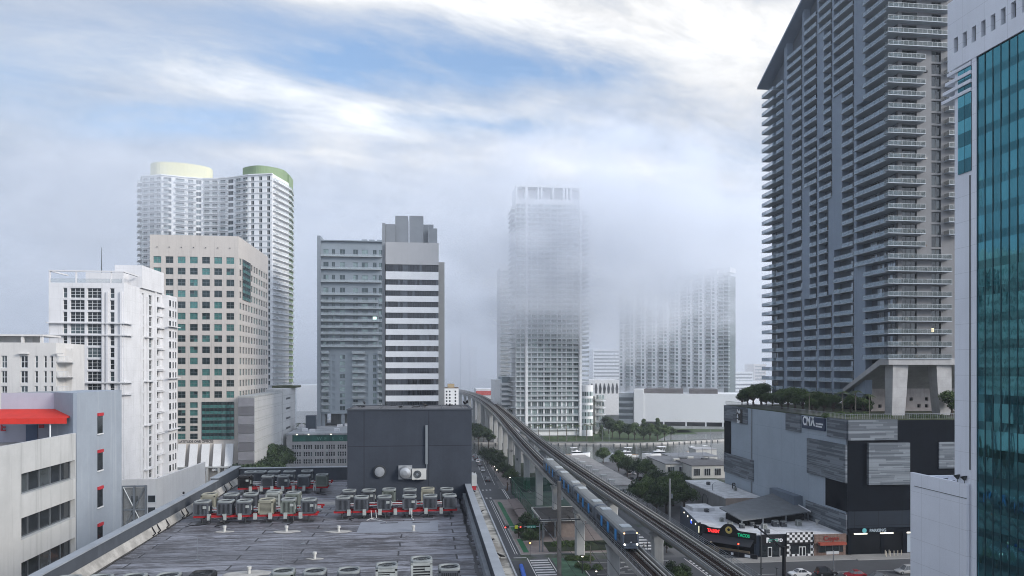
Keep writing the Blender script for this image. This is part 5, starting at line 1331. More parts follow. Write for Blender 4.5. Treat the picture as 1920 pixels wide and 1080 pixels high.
while y < PY0 - .5:
    w_ = random.uniform(.05, .16); xo = random.uniform(-.05, .05); L = random.uniform(.5, 1.4)
    mb.box(RX1 - .78 + xo, RX1 - .72 + xo + w_, y, y + L, RZ + .004, RZ + .016 + .004 * random.random()); y += L * .97
tag(mb.build('tar_seam', [tar], T), kind='stuff')
mb = MB(); y = RY0
while y < RY1 - 1:
    L = random.uniform(.5, 1.6); a = random.uniform(.02, .12); mb.box(RX0 + .62, RX0 + .68 + a, y, y + L, RZ + .005, RZ + .02); 
    if random.random() < .35: mb.tube([(RX0 + .62, y, RZ + .06), (RX0 + .66, y + .3, RZ + .12), (RX0 + .4, y + .5, RZ + .42)], .035, 5)
    y += L
tag(mb.build('roof_edge_tar', [tar], T), kind='stuff')
PH = mat('slate_penthouse', (.040, .047, .060), .8, spec=.15, streak=.18, var=.1, sc=.5, dirt=(.07, .08, .10), joint=(4.35, 4.3, .6, .03), bump=.15, bsc=5)
PH_ = mat('slate_spare', (.062, .072, .088), .75, .10, .5, .18, dirt=(.10, .11, .13), joint=(4.35, 4.3, .6, .03), bump=.15, bsc=5)
mb = MB(); mb.box(PX0, PX1, PY0, PY1, RZ + .001, PZ); mb.build('penthouse', [PH], T)
mb = MB(); mb.box(PX0 + .05, PX1 - .05, PY0 + .1, PY1 - .1, PZ + .001, PZ + .05); mb.build('penthouse_roof', [mat('penthouse_roofing', (.10, .10, .105), .7, .4, 1.)], T)
mb = MB()
for q in ((PX0 - .05, PX1 + .05, PY0 - .05, PY0 + .12), (PX0 - .05, PX1 + .05, PY1 - .15, PY1 + .05), (PX0 - .05, PX0 + .12, PY0 + .121, PY1 - .151), (PX1 - .12, PX1 + .05, PY0 + .121, PY1 - .151)): mb.box(*q, PZ + .002, PZ + .09)
mb.build('penthouse_coping', [PARA], T)
F = Fr(PX0, PY0, 1, 0)
def up_(px): return XY(px, PY0) - PX0
def zp_(py): return Zp(py, 50.6)
STL = mat('galvanised_steel', (.36, .37, .38), .4, .1, 3, metal=.6)
T2 = thing('wall_vent', 'round louvred steel vent on the dark penthouse wall', 'vent', (PX0 + up_(712), PY0, zp_(884)))
def disc(mb, F, u, z, w0, w1, r, n=24, m=0): mb.tube([F.p(u, w0, z), F.p(u, w1, z)], r, n, m=m)
mb = MB(); disc(mb, F, up_(712), zp_(884), .002, .12, .43); mb.build('rim', [DMETAL], T2)
mb = MB(); disc(mb, F, up_(712), zp_(884), .121, .2, .33); disc(mb, F, up_(712), zp_(884), .201, .26, .27); disc(mb, F, up_(712), zp_(884), .261, .3, .18); mb.build('cap', [STL], T2)
T2 = thing('exhaust_fan', 'domed steel exhaust fan on a square frame beside the white split unit', 'exhaust fan', (PX0 + up_(760), PY0, zp_(886)))
mb = MB(); u, z = up_(760), zp_(886); mb.fb(F, u - .46, u + .46, .002, .1, z - .47, z + .47); mb.build('frame', [STL], T2)
mb = MB(); mb.tube([F.p(u, .101, z), F.p(u, .3, z), F.p(u, .42, z), F.p(u, .48, z)], [.44, .44, .36, .15], 24); mb.build('dome', [STL], T2)
T2 = thing('split_unit', 'white split air conditioner with one fan grille on the penthouse wall', 'air conditioner', (PX0 + up_(786), PY0, zp_(889)))
mb = MB(); u, z = up_(786), zp_(889); WHB = mat('white_cabinet', (.45, .45, .43), .5, .06, 2)
mb.fb(F, u - .48, u + .48, .05, .38, z - .35, z + .36); mb.build('cabinet', [WHB], T2)
mb = MB(); disc(mb, F, u - .12, z, .381, .39, .27); mb.build('fan_grille', [DMETAL], T2)
mb = MB(); disc(mb, F, u - .12, z, .391, .40, .09); 
for rr in (.15, .21, .26): 
    for j in range(20): a0, a1 = j * 2 * pi / 20, (j + 1) * 2 * pi / 20; mb.tube([F.p(u - .12 + rr * cos(a0), .395, z + rr * sin(a0)), F.p(u - .12 + rr * cos(a1), .395, z + rr * sin(a1))], .006, 4)
mb.build('fan_ring', [METAL], T2)
mb = MB(); mb.fb(F, u - .4, u - .3, .003, .3, z - .42, z - .352); mb.fb(F, u + .3, u + .4, .003, .3, z - .42, z - .352); mb.build('bracket', [DMETAL], T2)
T2 = thing('wall_conduit', 'tall grey vertical duct on the dark penthouse wall', 'duct', (PX0 + up_(800), PY0, zp_(871)))
mb = MB(); mb.fb(F, up_(797.6), up_(802), .003, .13, zp_(871), zp_(798)); mb.build('duct', [mat('duct_grey', (.17, .19, .205), .5)], T2)
mb = MB(); mb.tube([F.p(up_(800), .05, zp_(871)), F.p(up_(800), .05, zp_(882))], .03, 6); mb.build('pipe', [METAL], T2)
random.seed(17)
for i in range(9):
    x = random.uniform(PX0 + .4, PX1 - .6); y = PY1 - random.uniform(.3, 3.8)
    mb = MB(); pts = [(x, y, PZ + .08)]
    for k in range(6): pts.append((pts[-1][0] + random.uniform(-.25, .3), pts[-1][1] + random.uniform(-.2, .25), PZ + .08 + random.uniform(0, .06)))
    mb.tube(pts, .022, 4); mb.build('loose_cable', [tar], T)
for i in range(6):
    x = PX0 + .6 + 1.45 * i; mb = MB(); mb.box(x, x + .05, PY0 + .13, PY1 - .16, PZ + .051, PZ + .075); mb.build('roof_seam', [tar], T)
# lower ledge beside the roof
m, n, b = newmat('worn_ledge'); tcg = n.node('ShaderNodeTexCoord').outputs['Object']
c = n.mix(n.ramp(n.noise(tcg, .7, 6, .6), .38, .62), (.10, .095, .085), (.34, .33, .30)); c = n.mix(n.ramp(n.noise(n.mapping(tcg, (1, .3, 1)), .35, 4), .5, .7), c, (.14, .12, .10))
n.put(b.inputs['Base Color'], c); b.inputs['Roughness'].default_value = .85
T = thing('ledge_building', 'narrow lower roof ledge with worn pale paint along the right side of the dark roof', 'building', (4.5, 50, 0))
LX1, LZ = 5.5, 31.
mb = MB(); mb.box(RX1 + .06, LX1, 22, 84, 0, LZ); mb.build('ledge_roof', [m], T)
mb = MB(); mb.box(LX1 + .001, LX1 + .12, 22, 84, LZ - .5, LZ + .06); mb.build('edge', [COPE], T)
for y in (70, 56, 38.5): mb = MB(); mb.box(4.2, 4.6, y, y + .8, LZ + .002, LZ + .05); mb.build('roof_drain', [DMETAL], T)
T2 = thing('roof_cabinet', 'white cabinet with a red base where the ledge ends, with birds on it', 'cabinet', (4, 80.2, LZ))
mb = MB(); mb.box(3.3, 5.3, 79.4, 81.5, LZ + .45, LZ + 1.6); mb.build('body', [WHB], T2)
mb = MB(); mb.box(3.35, 5.25, 79.5, 81.4, LZ + .002, LZ + .449); mb.build('red_base', [REDT], T2)
# ---------------- condensers
AGR = mat('condenser_grey', (.085, .092, .105), .5, .15, 2., .2, metal=.2); AGN = mat('condenser_grey_green', (.14, .16, .145), .55, .15, 2., .2); ABG = mat('condenser_beige', (.24, .235, .19), .6, .15, 2., .3)
ABK = mat('condenser_black', (.02, .02, .022), .5, .2, 2.); ALT = mat('condenser_light', (.30, .32, .31), .5, .15, 2., .2); FIN = mat('condenser_fins', (.022, .024, .027), .6, .2, 3.)
SHR = mat('condenser_shroud', (.19, .205, .205), .5, .12, 2., .1)
def condenser(h, body, top, vert):
    T = thing('condenser', 'x', 'air conditioner')
    w = .42; mb = MB()
    for x in (-1, 1):
        for y in (-1, 1): mb.box(*sorted((x * w, x * (w - .09))), *sorted((y * w, y * (w - .09))), .0, h - .09)
    mb.box(-w, w, -w, w, 0, .07); mb.box(-w, w, -w, w, h - .16, h - .08)
    mb.build('cabinet', [body], T, world=False)
    mb = MB(); mb.box(-w + .06, w - .06, -w + .06, w - .06, .07, h - .16); mb.build('coil', [FIN], T, world=False)
    mb = MB()
    if vert:
        for k in range(9):
            t = -w + .13 + (2 * w - .26) * k / 8
            for s in (-1, 1): mb.box(t - .017, t + .017, *sorted((s * (w - .055), s * (w - .01))), .07, h - .16); mb.box(*sorted((s * (w - .055), s * (w - .01))), t - .017, t + .017, .07, h - .16)
    else:
        for k in range(9):
            z = .1 + (h - .3) * k / 8
            for s in (-1, 1): mb.box(-w + .09, w - .09, *sorted((s * (w - .055), s * (w - .01))), z, z + .035); mb.box(*sorted((s * (w - .055), s * (w - .01))), -w + .09, w - .09, z, z + .035)
    mb.build('louvre', [body], T, world=False)
    mb = MB(); n_ = 28; R1, R2 = .385, .345
    outer = []
    for j in range(n_):
        a = 2 * pi * j / n_; ex = max(abs(cos(a)), abs(sin(a))); rr = min(w * 1.03 / ex, .53); outer.append((rr * cos(a), rr * sin(a)))
    rings = [[(x, y, h - .08) for x, y in outer], [(x, y, h - .03) for x, y in outer], [(x * .96, y * .96, h) for x, y in outer], [(R1 * cos(2 * pi * j / n_), R1 * sin(2 * pi * j / n_), h + .01) for j in range(n_)], [(R2 * cos(2 * pi * j / n_), R2 * sin(2 * pi * j / n_), h - .05) for j in range(n_)]]
    mb.loft(rings, cap=False); mb.build('top_shroud', [SHR if top is ALT else top], T, world=False)
    mb = MB(); mb.tube([(0, 0, h - .12), (0, 0, h - .1)], R2 + .02, 24); mb.build('fan_well', [mat('fan_well_black', (.008, .008, .009), .7)], T, world=False)
    mb = MB()
    for rr in (.11, .19, .27, .33):
        pts = [(rr * cos(2 * pi * j / 20), rr * sin(2 * pi * j / 20), h - .045) for j in range(21)]; mb.tube(pts, .007, 4, cap=False)
    for j in range(6): a = pi * j / 6; mb.tube([(-R2 * cos(a), -R2 * sin(a), h - .04), (R2 * cos(a), R2 * sin(a), h - .04)], .006, 4)
    mb.tube([(0, 0, h - .06), (0, 0, h - .03)], .09, 12); mb.build('fan_guard', [DMETAL], T, world=False)
    mb = MB(); mb.box(w - .02, w + .03, -w + .1, -w + .25, .25, .5); mb.box(w - .3, w - .1, -w - .006, -w - .001, h - .4, h - .25); mb.build('service_panel', [ALT], T, world=False)
    return T
kinds = {'g': (condenser(.80, AGR, ALT, True), 'dark grey'), 'n': (condenser(.84, AGN, ALT, True), 'grey green'), 'b': (condenser(.84, ABG, ABG, False), 'beige'), 'k': (condenser(.84, ABK, ABK, True), 'all black'), 'l': (condenser(.95, ALT, ALT, False), 'light grey'), 't': (condenser(1.15, ALT, ALT, False), 'tall light grey')}
used = set()
rowsC = [  # name, depth, base height, px centres, kinds
 ('front row of the left rack', 44.3, .46, [380, 424, 459, 500.5, 541.5, 579.5], 'gggbng'),
 ('second row of the left rack', 46.6, .46, [393, 434, 470, 514, 550.5], 'bggln'[:5]),
 ('front row of the far rack', 54.2, .46, [460, 502.5, 532, 570, 604], 'kgggn'),
 ('second row of the far rack', 56.6, .46, [470, 488, 514, 543, 576], 'ggggg'),
 ('front row of the right rack', 44.8, .46, [643, 678, 721, 767.5, 806.5, 842.5], 'gggggg'),
 ('second row of the right rack', 47.2, .46, [654.5, 691.5, 729.5, 768.5, 802, 837.5], 'ggngbg'),
 ('nearest row at the bottom of the photo', 29.2, .30, [126, 186, 250, 315, 380, 531, 590, 654, 725, 790, 842], 'ggggknggltg'),
]
ordn = ['first', 'second', 'third', 'fourth', 'fifth', 'sixth', 'seventh', 'eighth', 'ninth', 'tenth', 'eleventh']
random.seed(9)
RACK = {}
for nm, d, bz, pxs, ks in rowsC:
    yrow = G(600, d)[1]
    for i, (px, k) in enumerate(zip(pxs, ks)):
        src, cn = kinds[k]
        lab = f'{cn} condenser, {ordn[i]} from the left in the {nm}'
        lab = lab.replace('nearest row at the bottom of the photo', 'nearest row of the roof')
        loc = (XY(px, yrow), yrow, RZ + bz); grp = 'air conditioning condensers on the dark roof'
        rz = random.uniform(-.05, .05) + random.choice([0, pi / 2, 0, pi])
        if k in used: dup(src, loc, rz, lab, grp)
        else: src.location = loc; src.rotation_euler = (0, 0, rz); src['label'] = lab; src['group'] = grp; used.add(k)
for k, (src, _) in kinds.items(): assert k in used, k
REDM = mat('red_rail_paint', (.30, .018, .022), .5, .15, 1.5, .2)
racks = [('red steel rack under the left group of condensers', 44.3, 46.6, 366, 597, '3'), ('red steel rack under the far group of condensers', 54.2, 56.6, 448, 616, '2'), ('red steel rack under the condensers in front of the penthouse', 44.8, 47.2, 627, 857, '3')]
for lab, da, db, pa_, pb_, _ in racks:
    ya = G(600, da)[1]; yb = G(600, db)[1]; xa, xb = XY(pa_, ya), XY(pb_, ya)
    T = thing('condenser_rack', lab, 'steel rack', ((xa + xb) / 2, ya, RZ), 0, 'red condenser racks')
    for y in (ya - .32, ya + .32, yb - .32, yb + .32): mb = MB(); mb.box(xa, xb, y - .05, y + .05, RZ + .33, RZ + .455); mb.build('rail', [REDM], T)
    nst = 6
    for i in range(nst):
        x = xa + .5 + (xb - xa - 1) * i / (nst - 1); mb = MB()
        mb.box(x - .06, x + .06, ya - .5, yb + .5, RZ + .23, RZ + .328)
        for y in (ya - .4, yb + .4): mb.tube([(x, y, RZ + .03), (x, y, RZ + .229)], .05, 8); mb.box(x - .3, x + .3, y - .25, y + .25, RZ + .004, RZ + .03)
        mb.build('stand', [DMETAL], T)
    for i in range(7):
        x = xa + .9 + (xb - xa - 1.6) * i / 6.3; mb = MB(); mb.box(x - .1, x + .1, ya - .52, ya - .4, RZ + .2, RZ + .55); mb.build('disconnect_box', [ALT], T)
    mb = MB(); ym = (ya + yb) / 2
    for j, zz in enumerate((.5, .6, .42)):
        pts = [(xa + (xb - xa) * t / 12, ym - .25 + .22 * j + random.uniform(-.04, .04), RZ + zz + random.uniform(-.03, .03)) for t in range(13)]; mb.tube(pts, .045, 6)
    for i in range(8):
        x = xa + .6 + (xb - xa - 1.2) * i / 7; mb.tube([(x, ya + .3, RZ + .75), (x + .1, ym - .2, RZ + .7), (x + .15, ym, RZ + .5)], .03, 5)
    mb.build('refrigerant_pipe', [mat('white_pipe_wrap', (.5, .5, .5), .6)], T)
    for i in range(10):
        x = xa + .3 + (xb - xa - .8) * random.random(); mb = MB(); y = random.choice((ya - .5, yb + .5, ym)); pts = [(x, y, RZ + .5), (x + .05, y - .1, RZ + .05)]
        for k in range(5): pts.append((pts[-1][0] + random.uniform(-.3, .35), pts[-1][1] + random.uniform(-.35, .1), RZ + .03))
        mb.tube(pts, .02, 4); mb.build('loose_cable', [tar if i % 3 else MATS['white_pipe_wrap']], T)
ya = G(600, 29.2)[1]
T = thing('condenser_rail', 'dark steel rails under the nearest row of condensers', 'steel rack', (-6, ya, RZ))
for y in (ya - .3, ya + .3): mb = MB(); mb.box(-13.5, 1.6, y - .05, y + .05, RZ + .2, RZ + .295); mb.build('rail', [DMETAL], T)
for x in (-13, -10, -7, -4, -1, 1.2): mb = MB(); mb.box(x - .1, x + .1, ya - .45, ya + .45, RZ + .005, RZ + .198); mb.build('sleeper', [DMETAL], T)
# pipe vents with pale patches
random.seed(3)
PATCH = mat('pale_roof_patch', (.34, .33, .31), .8, .25, 1.5)
for i, (px, py, r) in enumerate(((421, 997, .3), (537, 997, .42), (635, 997, .42), (467, 1076, .6), (775, 996, .1), (590, 1048, .22))):
    d = (CZ - RZ) * FPX / (py - HZ); x, y = G(px, d)
    T = thing('vent_pipe', ['short white vent pipe on a small pale patch, left of its row', 'short white vent pipe in the middle of the three across the roof', 'short white vent pipe nearest the penthouse side patch', 'short white vent pipe on a ragged patch near the bottom row', 'short white vent pipe inside the large blue grey patch', 'short white vent pipe just behind the bottom row of condensers'][i], 'vent pipe', (x, y, RZ), 0, 'vent pipes on the roof')
    mb = MB(); mb.tube([(0, 0, .01), (0, 0, .22)], .07, 10); mb.tube([(0, 0, .221), (0, 0, .33)], .10, 10); mb.build('pipe', [WHB], T, world=False)
    mb = MB(); k = 14; ph = random.uniform(0, 6)
    mb.prism([(r * (1.7 + .35 * random.uniform(-1, 1)) * cos(2 * pi * j / k), r * .75 * (1 + .3 * random.uniform(-1, 1)) * sin(2 * pi * j / k)) for j in range(k)], .003, .02); mb.build('flashing_patch', [PATCH], T, world=False)
T = tag(MB().build('x', []), None) ; bpy.data.objects.remove(T)
d = (CZ - RZ) * FPX / (998 - HZ); ya = G(745, d)[1]; yb = G(745, (CZ - RZ) * FPX / (978 - HZ))[1]
T = bpy.data.objects['roof_building']
mb = MB(); mb.box(XY(668, ya), XY(822, ya), ya, yb, RZ + .003, RZ + .012); mb.build('membrane_patch', [mat('blue_grey_patch', (.21, .225, .255), .6, .08, 1.)], T)
d0 = G(600, 49)[1]; mb = MB(); mb.box(XY(560, d0), XY(640, d0), d0 - .2, d0 + 1.1, RZ + .003, RZ + .01); mb.build('membrane_patch', [mat('grey_patch', (.20, .205, .21), .7, .2, 1.)], T)
for px in (730, 790): 
    x = XY(px, ya + 2.6); mb = MB(); mb.box(x - .5, x + .5, ya + 2.4, ya + 2.5, RZ + .004, RZ + .03); mb.build('tar_strip', [tar], T)
for px, py, h in ((370, 1050, 1.1), (529, 1052, 1.0), (568, 1020, .7), (845, 948, 1.)):
    d = (CZ - RZ) * FPX / (py - HZ); x, y = G(px, d)
    T = thing('lightning_rod', f'thin lightning rod standing on the roof {"behind the bottom left condensers" if px == 370 else "behind the grey green condenser" if px == 529 else "alone in the middle of the roof" if px == 568 else "at the right end of the racks"}', 'rod', (x, y, RZ), 0, 'lightning rods')
    mb = MB(); mb.tube([(0, 0, .03), (0, 0, h)], .012, 5); mb.build('rod', [METAL], T, world=False)
    mb = MB(); mb.box(-.08, .08, -.08, .08, .003, .03); mb.build('base_plate', [METAL], T, world=False)
# ---------------- crows
def crow():
    o = thing('crow', 'x', 'bird'); mb = MB()
    prof = [(-.26, .10, .018, .008), (-.16, .115, .03, .02), (-.08, .135, .052, .05), (0, .16, .065, .062), (.07, .19, .056, .055), (.12, .225, .038, .04), (.155, .25, .036, .036), (.19, .252, .026, .026), (.215, .245, .012, .012), (.26, .238, .003, .004)]
    rings = [[(x, ry * cos(2 * pi * j / 10), z + rz * sin(2 * pi * j / 10)) for j in range(10)] for x, z, ry, rz in prof]
    mb.loft(rings)
    for s in (-1, 1): mb.tube([(.01, s * .025, .11), (.015, s * .03, .0)], .007, 4); mb.tube([(.0, s * .03, .004), (.05, s * .035, .004)], .006, 4)
    b_ = mb.build('body', [mat('black_feathers', (.012, .012, .014), .5, .2, 8)], o, world=False, smooth=True)
    for s in (-1, 1):
        mb = MB(); mb.loft([[(.08, s * .06, .20), (.06, s * .068, .15), (.04, s * .05, .13)], [(-.06, s * .065, .19), (-.08, s * .07, .13), (-.1, s * .05, .12)], [(-.22, s * .02, .13), (-.23, s * .03, .11), (-.23, s * .01, .11)]]); mb.build('wing', [MATS['black_feathers']], o, world=False)
    return o
cr = crow(); first = True
spots = [(3.3, 79.9, LZ + 1.6, 'on top of the white cabinet, left one'), (4.3, 80.1, LZ + 1.6, 'on top of the white cabinet, middle one'), (5.1, 80.3, LZ + 1.6, 'on the right corner of the white cabinet'),
         (4.9, 77.6, LZ, 'on the ledge just in front of the white cabinet'), (4.6, 68.6, LZ, 'on the pale ledge above the first drain'), (4.9, 66.8, LZ, 'on the pale ledge below the first drain'), (4.4, 64., LZ, 'on the pale ledge right of the dark penthouse foot'),
         (4.75, 55.2, LZ, 'on the ledge by the second drain'), (5.0, 50.7, LZ, 'on the ledge outer edge halfway along'), (4.6, 46.6, LZ, 'on the ledge nearest the bottom of the photo'),
         (PX1 - .05, PY1 - .4, PZ + .1, 'on the far right corner of the penthouse roof'), (PX1 - .3, PY1 - 1.6, PZ + .1, 'inside the right corner of the penthouse roof'), (PX0 + .7, PY1 - .05, PZ + .1, 'on the far left edge of the penthouse roof'), (PX0 + 6.1, PY1 - .05, PZ + .1, 'on the far edge of the penthouse roof, right of the middle'),
         (PX0 + 5.2, PY1 - 3, PZ + .06, 'in the middle of the penthouse roof'), (RX0 + .1, G(324, 46.3)[1], RZ + 1.07, 'on the left parapet of the dark roof')]
for i, (x, y, z, t) in enumerate(spots):
    lab = 'black crow ' + t
    if i == 0: cr.location = (x, y, z); cr.rotation_euler = (0, 0, .5); cr['label'] = lab; cr['group'] = 'crows perched on the roofs'; cr.scale = (1.25,) * 3
    else: dup(cr, (x, y, z), random.uniform(0, 6.28), lab, 'crows perched on the roofs', scale=random.uniform(1.0, 1.4))
# ================================================================ planting
def leafmat(name, lo, hi):
    m, n, b = newmat(name); at = n.node('ShaderNodeAttribute'); at.attribute_name = 'rnd'
    oi = n.node('ShaderNodeObjectInfo')
    c = n.mix(at.outputs['Fac'], lo, hi); c = n.mix(n.math('MULTIPLY', oi.outputs['Random'], .35), c, tuple(x * .55 for x in lo))
    n.put(b.inputs['Base Color'], c); b.inputs['Roughness'].default_value = .65; b.inputs['Specular IOR Level'].default_value = .25; return m
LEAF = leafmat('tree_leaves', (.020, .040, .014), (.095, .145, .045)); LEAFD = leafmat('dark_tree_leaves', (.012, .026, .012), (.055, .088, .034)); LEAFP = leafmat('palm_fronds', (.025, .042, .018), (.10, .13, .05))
BARK = mat('tree_bark', (.07, .055, .045), .9, .3, 2, bump=.3)
RR = random.Random(11)
def rv(r=1.): 
    while True:
        v = Vector((RR.uniform(-1, 1), RR.uniform(-1, 1), RR.uniform(-1, 1)))
        if .1 < v.length < 1: return v.normalized() * r
def leafquad(mb, c, n_, s):
    a = n_.cross(rv()).normalized() * s; b = n_.cross(a).normalized() * s * .62
    mb.face([tuple(c - a), tuple(c + b), tuple(c + a), tuple(c - b)])
def make_tree(h=10., r=4.5, lobes=13, per=420, leaf=.25, m=LEAF, conic=False, name='tree', squat=.62):
    T = thing(name, 'x', 'tree'); ht = h * .32
    mb = MB(); mb.tube([(0, 0, 0), (.1, .05, ht * .6), (.05, .1, ht), (0, 0, h * .72)], [.34, .26, .22, .08], 8)
    L = []
    for i in range(lobes):
        t = i / lobes; a = i * 2.4 + RR.uniform(-.4, .4)
        if conic: z = h * (.25 + .68 * t); rr = r * (1 - t) * .55; lr = r * (.55 - .32 * t)
        else:
            el_ = RR.uniform(-.25, 1.); rr = r * .62 * sqrt(max(.05, 1 - max(0, el_) ** 2)) * RR.uniform(.6, 1.1); z = h * .52 + el_ * r * squat; lr = r * RR.uniform(.30, .48)
        c = Vector((rr * cos(a), rr * sin(a), z)); L.append((c, lr))
        mb.tube([(0, 0, ht * .8), tuple(c * .5 + Vector((0, 0, ht * .3))), tuple(c)], [.14, .09, .03], 5)
    mb.build('trunk', [BARK], T, world=False)
    mb = MB()
    for c, lr in L:
        base = RR.uniform(.1, .7)
        for k in range(per):
            d = rv(); rad = lr * (RR.random() ** .35); p = c + Vector((d.x * rad * 1.1, d.y * rad * 1.1, d.z * rad * .8))
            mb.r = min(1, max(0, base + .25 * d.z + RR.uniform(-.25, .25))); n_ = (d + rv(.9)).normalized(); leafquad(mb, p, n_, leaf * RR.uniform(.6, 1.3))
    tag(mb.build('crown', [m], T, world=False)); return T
def make_palm(h=8.5, r=2.6, fr=15):
    T = thing('palm_tree', 'x', 'palm'); mb = MB(); mb.tube([(0, 0, 0), (.1, 0, h * .3), (.15, .05, h * .7), (.1, .1, h)], [.26, .2, .17, .15], 8); mb.build('trunk', [mat('palm_trunk', (.13, .12, .10), .9, .3, 3)], T, world=False)
    mb = MB()
    for i in range(fr):
        a = i * 2.4; up = RR.uniform(.1, 1.1); pts = []
        for k in range(8):
            t = k / 7; pts.append(Vector((.1 + r * t * cos(a), .1 + r * t * sin(a), h + up * r * .7 * t - r * (.55 + .3 * up) * t * t)))
        sd_ = Vector((-sin(a), cos(a), 0))
        for k in range(7):
            for s in (-1, 1):
                for q in range(3):
                    mb.r = RR.random(); p = pts[k].lerp(pts[k + 1], q / 3); w = .75 * (1 - abs(k / 7 - .4)); e = p + sd_ * s * w + Vector((cos(a) * .25, sin(a) * .25, -.35 * w)); f = pts[k].lerp(pts[k + 1], q / 3 + .22)
                    mb.face([tuple(p), tuple(e), tuple(f)])
    mb.build('fronds', [LEAFP], T, world=False); return T
def make_shrub(r=1.2, h=1.1):
    T = thing('shrub', 'x', 'shrub'); mb = MB()
    for k in range(700): d = rv(); d.z = abs(d.z); p = Vector((d.x * r, d.y * r, .15 + d.z * h)) * (RR.random() ** .3); mb.r = RR.random(); leafquad(mb, p, (d + rv(.8)).normalized(), .13)
    mb.build('foliage', [LEAF], T, world=False); mb = MB()
    for k in range(5): mb.tube([(0, 0, 0), (RR.uniform(-.5, .5) * r, RR.uniform(-.5, .5) * r, h * .7)], .03, 4)
    mb.build('stem', [BARK], T, world=False); return T
PROT = {'f': make_tree(6.0, 3.6, 10, 380, .2, squat=.5), 'a': make_tree(10, 4.6), 'b': make_tree(9, 4.2, 9, 380, m=LEAFD), 'c': make_tree(12, 3.6, 12, 300, conic=True), 'd': make_tree(14, 5.6, 15, 420, .34, LEAFD), 'e': make_tree(8.5, 4.9, 12, 330, squat=.45),
        'p': make_palm(), 's': make_shrub()}
PUSED = set()
def plant(k, x, y, z=0., s=1., label='', group=''):
    src = PROT[k]; loc = (x, y, z); rz = RR.uniform(0, 6.28); sc_ = (s * RR.uniform(.95, 1.08), s * RR.uniform(.95, 1.08), s)
    if k in PUSED: return dup(src, loc, rz, label, group, sc_)
    PUSED.add(k); src.location = loc; src.rotation_euler = (0, 0, rz); src.scale = sc_; src['label'] = label; src['group'] = group; return src
ORD = ['first', 'second', 'third', 'fourth', 'fifth', 'sixth', 'seventh', 'eighth', 'ninth', 'tenth', 'eleventh', 'twelfth', 'thirteenth', 'fourteenth', 'fifteenth', 'sixteenth', 'seventeenth', 'eighteenth', 'nineteenth', 'twentieth', 'twenty-first', 'twenty-second', 'twenty-third']
def grove(items, what, group, z=0.):
    items = sorted(items, key=lambda q: q[1])
    for i, (k, px, d, s) in enumerate(items):
        x, y = G(px, d); plant(k, x, y, z, s, f'{what}, {ORD[i]} from the left', group)
grove([('e', 1131, 345, .9), ('a', 1160, 318, .95), ('e', 1176, 302, 1.05), ('b', 1196, 292, 1.0), ('a', 1212, 285, 1.), ('e', 1224, 272, .85)], 'bushy tree in the clump behind the long low roof', 'trees behind the long low roof')
grove([('b', 1196, 238, 1.0), ('a', 1214, 232, 1.1), ('b', 1232, 222, 1.1), ('e', 1250, 226, 1.15), ('a', 1262, 238, 1.2), ('e', 1282, 232, 1.0), ('b', 1240, 252, 1.1), ('e', 1276, 258, 1.)], 'dark spreading tree beside the rail walkway and the pub', 'trees beside the rail walkway')
grove([('d', 1148, 470, .9), ('a', 1162, 462, 1.25), ('d', 1178, 458, .85), ('a', 1190, 455, 1.15), ('c', 1207, 458, 1.15), ('a', 1219, 455, 1.1), ('c', 1233, 458, 1.2), ('a', 1246, 460, 1.), ('e', 1258, 470, .9), ('d', 1141, 500, 1.), ('c', 1128, 460, .8)], 'park tree across the river in front of the white hall', 'park trees across the river')
grove([('p', 1010, 452, 1.1), ('p', 1030, 450, 1.1), ('p', 1046, 451, 1.), ('p', 1062, 450, 1.15), ('p', 1080, 452, 1.1), ('p', 1100, 450, 1.15), ('p', 1112, 452, 1.2), ('p', 992, 455, 1.)], 'palm on the lawn at the foot of the fogged tower', 'palms at the foot of the fogged tower')
grove([('d', 897, 430, .8), ('d', 907, 440, .85), ('b', 916, 420, 1.1), ('d', 890, 455, .9)], 'dark tree behind the far rail piers', 'trees behind the rail piers')
grove([('b', 908, 352, .8), ('b', 914, 340, .75), ('b', 921, 330, .8), ('b', 928, 320, .75), ('b', 935, 312, .8), ('e', 943, 300, .75), ('b', 951, 292, .75), ('e', 958, 284, .7), ('b', 924, 350, .8), ('b', 938, 335, .75)], 'low dark tree in the bed under the rail line', 'trees under the rail line')
grove([('b', 986, 196, .72), ('b', 1003, 192, .62), ('b', 972, 193, .45), ('e', 994, 186, .5)], 'small dark tree behind the traffic signal arm', 'small trees by the crossing')
grove([('d', 458, 262, .95), ('d', 478, 255, 1.0), ('d', 497, 262, 1.08), ('d', 519, 285, 1.3), ('d', 510, 262, .95)], 'tall dense dark tree beside the panelled garage', 'trees beside the panelled garage')
grove([('b', 1258, 152, .55), ('e', 1270, 150, .5), ('b', 1281, 152, .5), ('b', 1250, 178, .4), ('s', 1300, 172, 1.)], 'dark bushy tree between the two rail tracks near the bottom', 'bushy trees between the tracks')
grove([('f', 1402, 247, 1.0), ('f', 1428, 243, 1.25), ('f', 1413, 240, 1.2), ('f', 1466, 222, 1.05), ('f', 1478, 218, .95), ('f', 1490, 214, 1.15), ('f', 1505, 210, 1.1), ('p', 1517, 200, .65), ('f', 1530, 206, 1.), ('f', 1546, 204, .9), ('f', 1562, 200, .9), ('p', 1580, 194, .72), ('f', 1596, 197, .9), ('p', 1604, 193, .75), ('f', 1618, 195, .8), ('p', 1630, 190, .65), ('f', 1784, 190, 1.1), ('f', 1448, 236, .7), ('f', 1437, 238, .8), ('f', 1391, 246, .7), ('f', 1522, 203, .7)], 'roof garden tree on the cinema block', 'trees in the roof garden', 31.6)
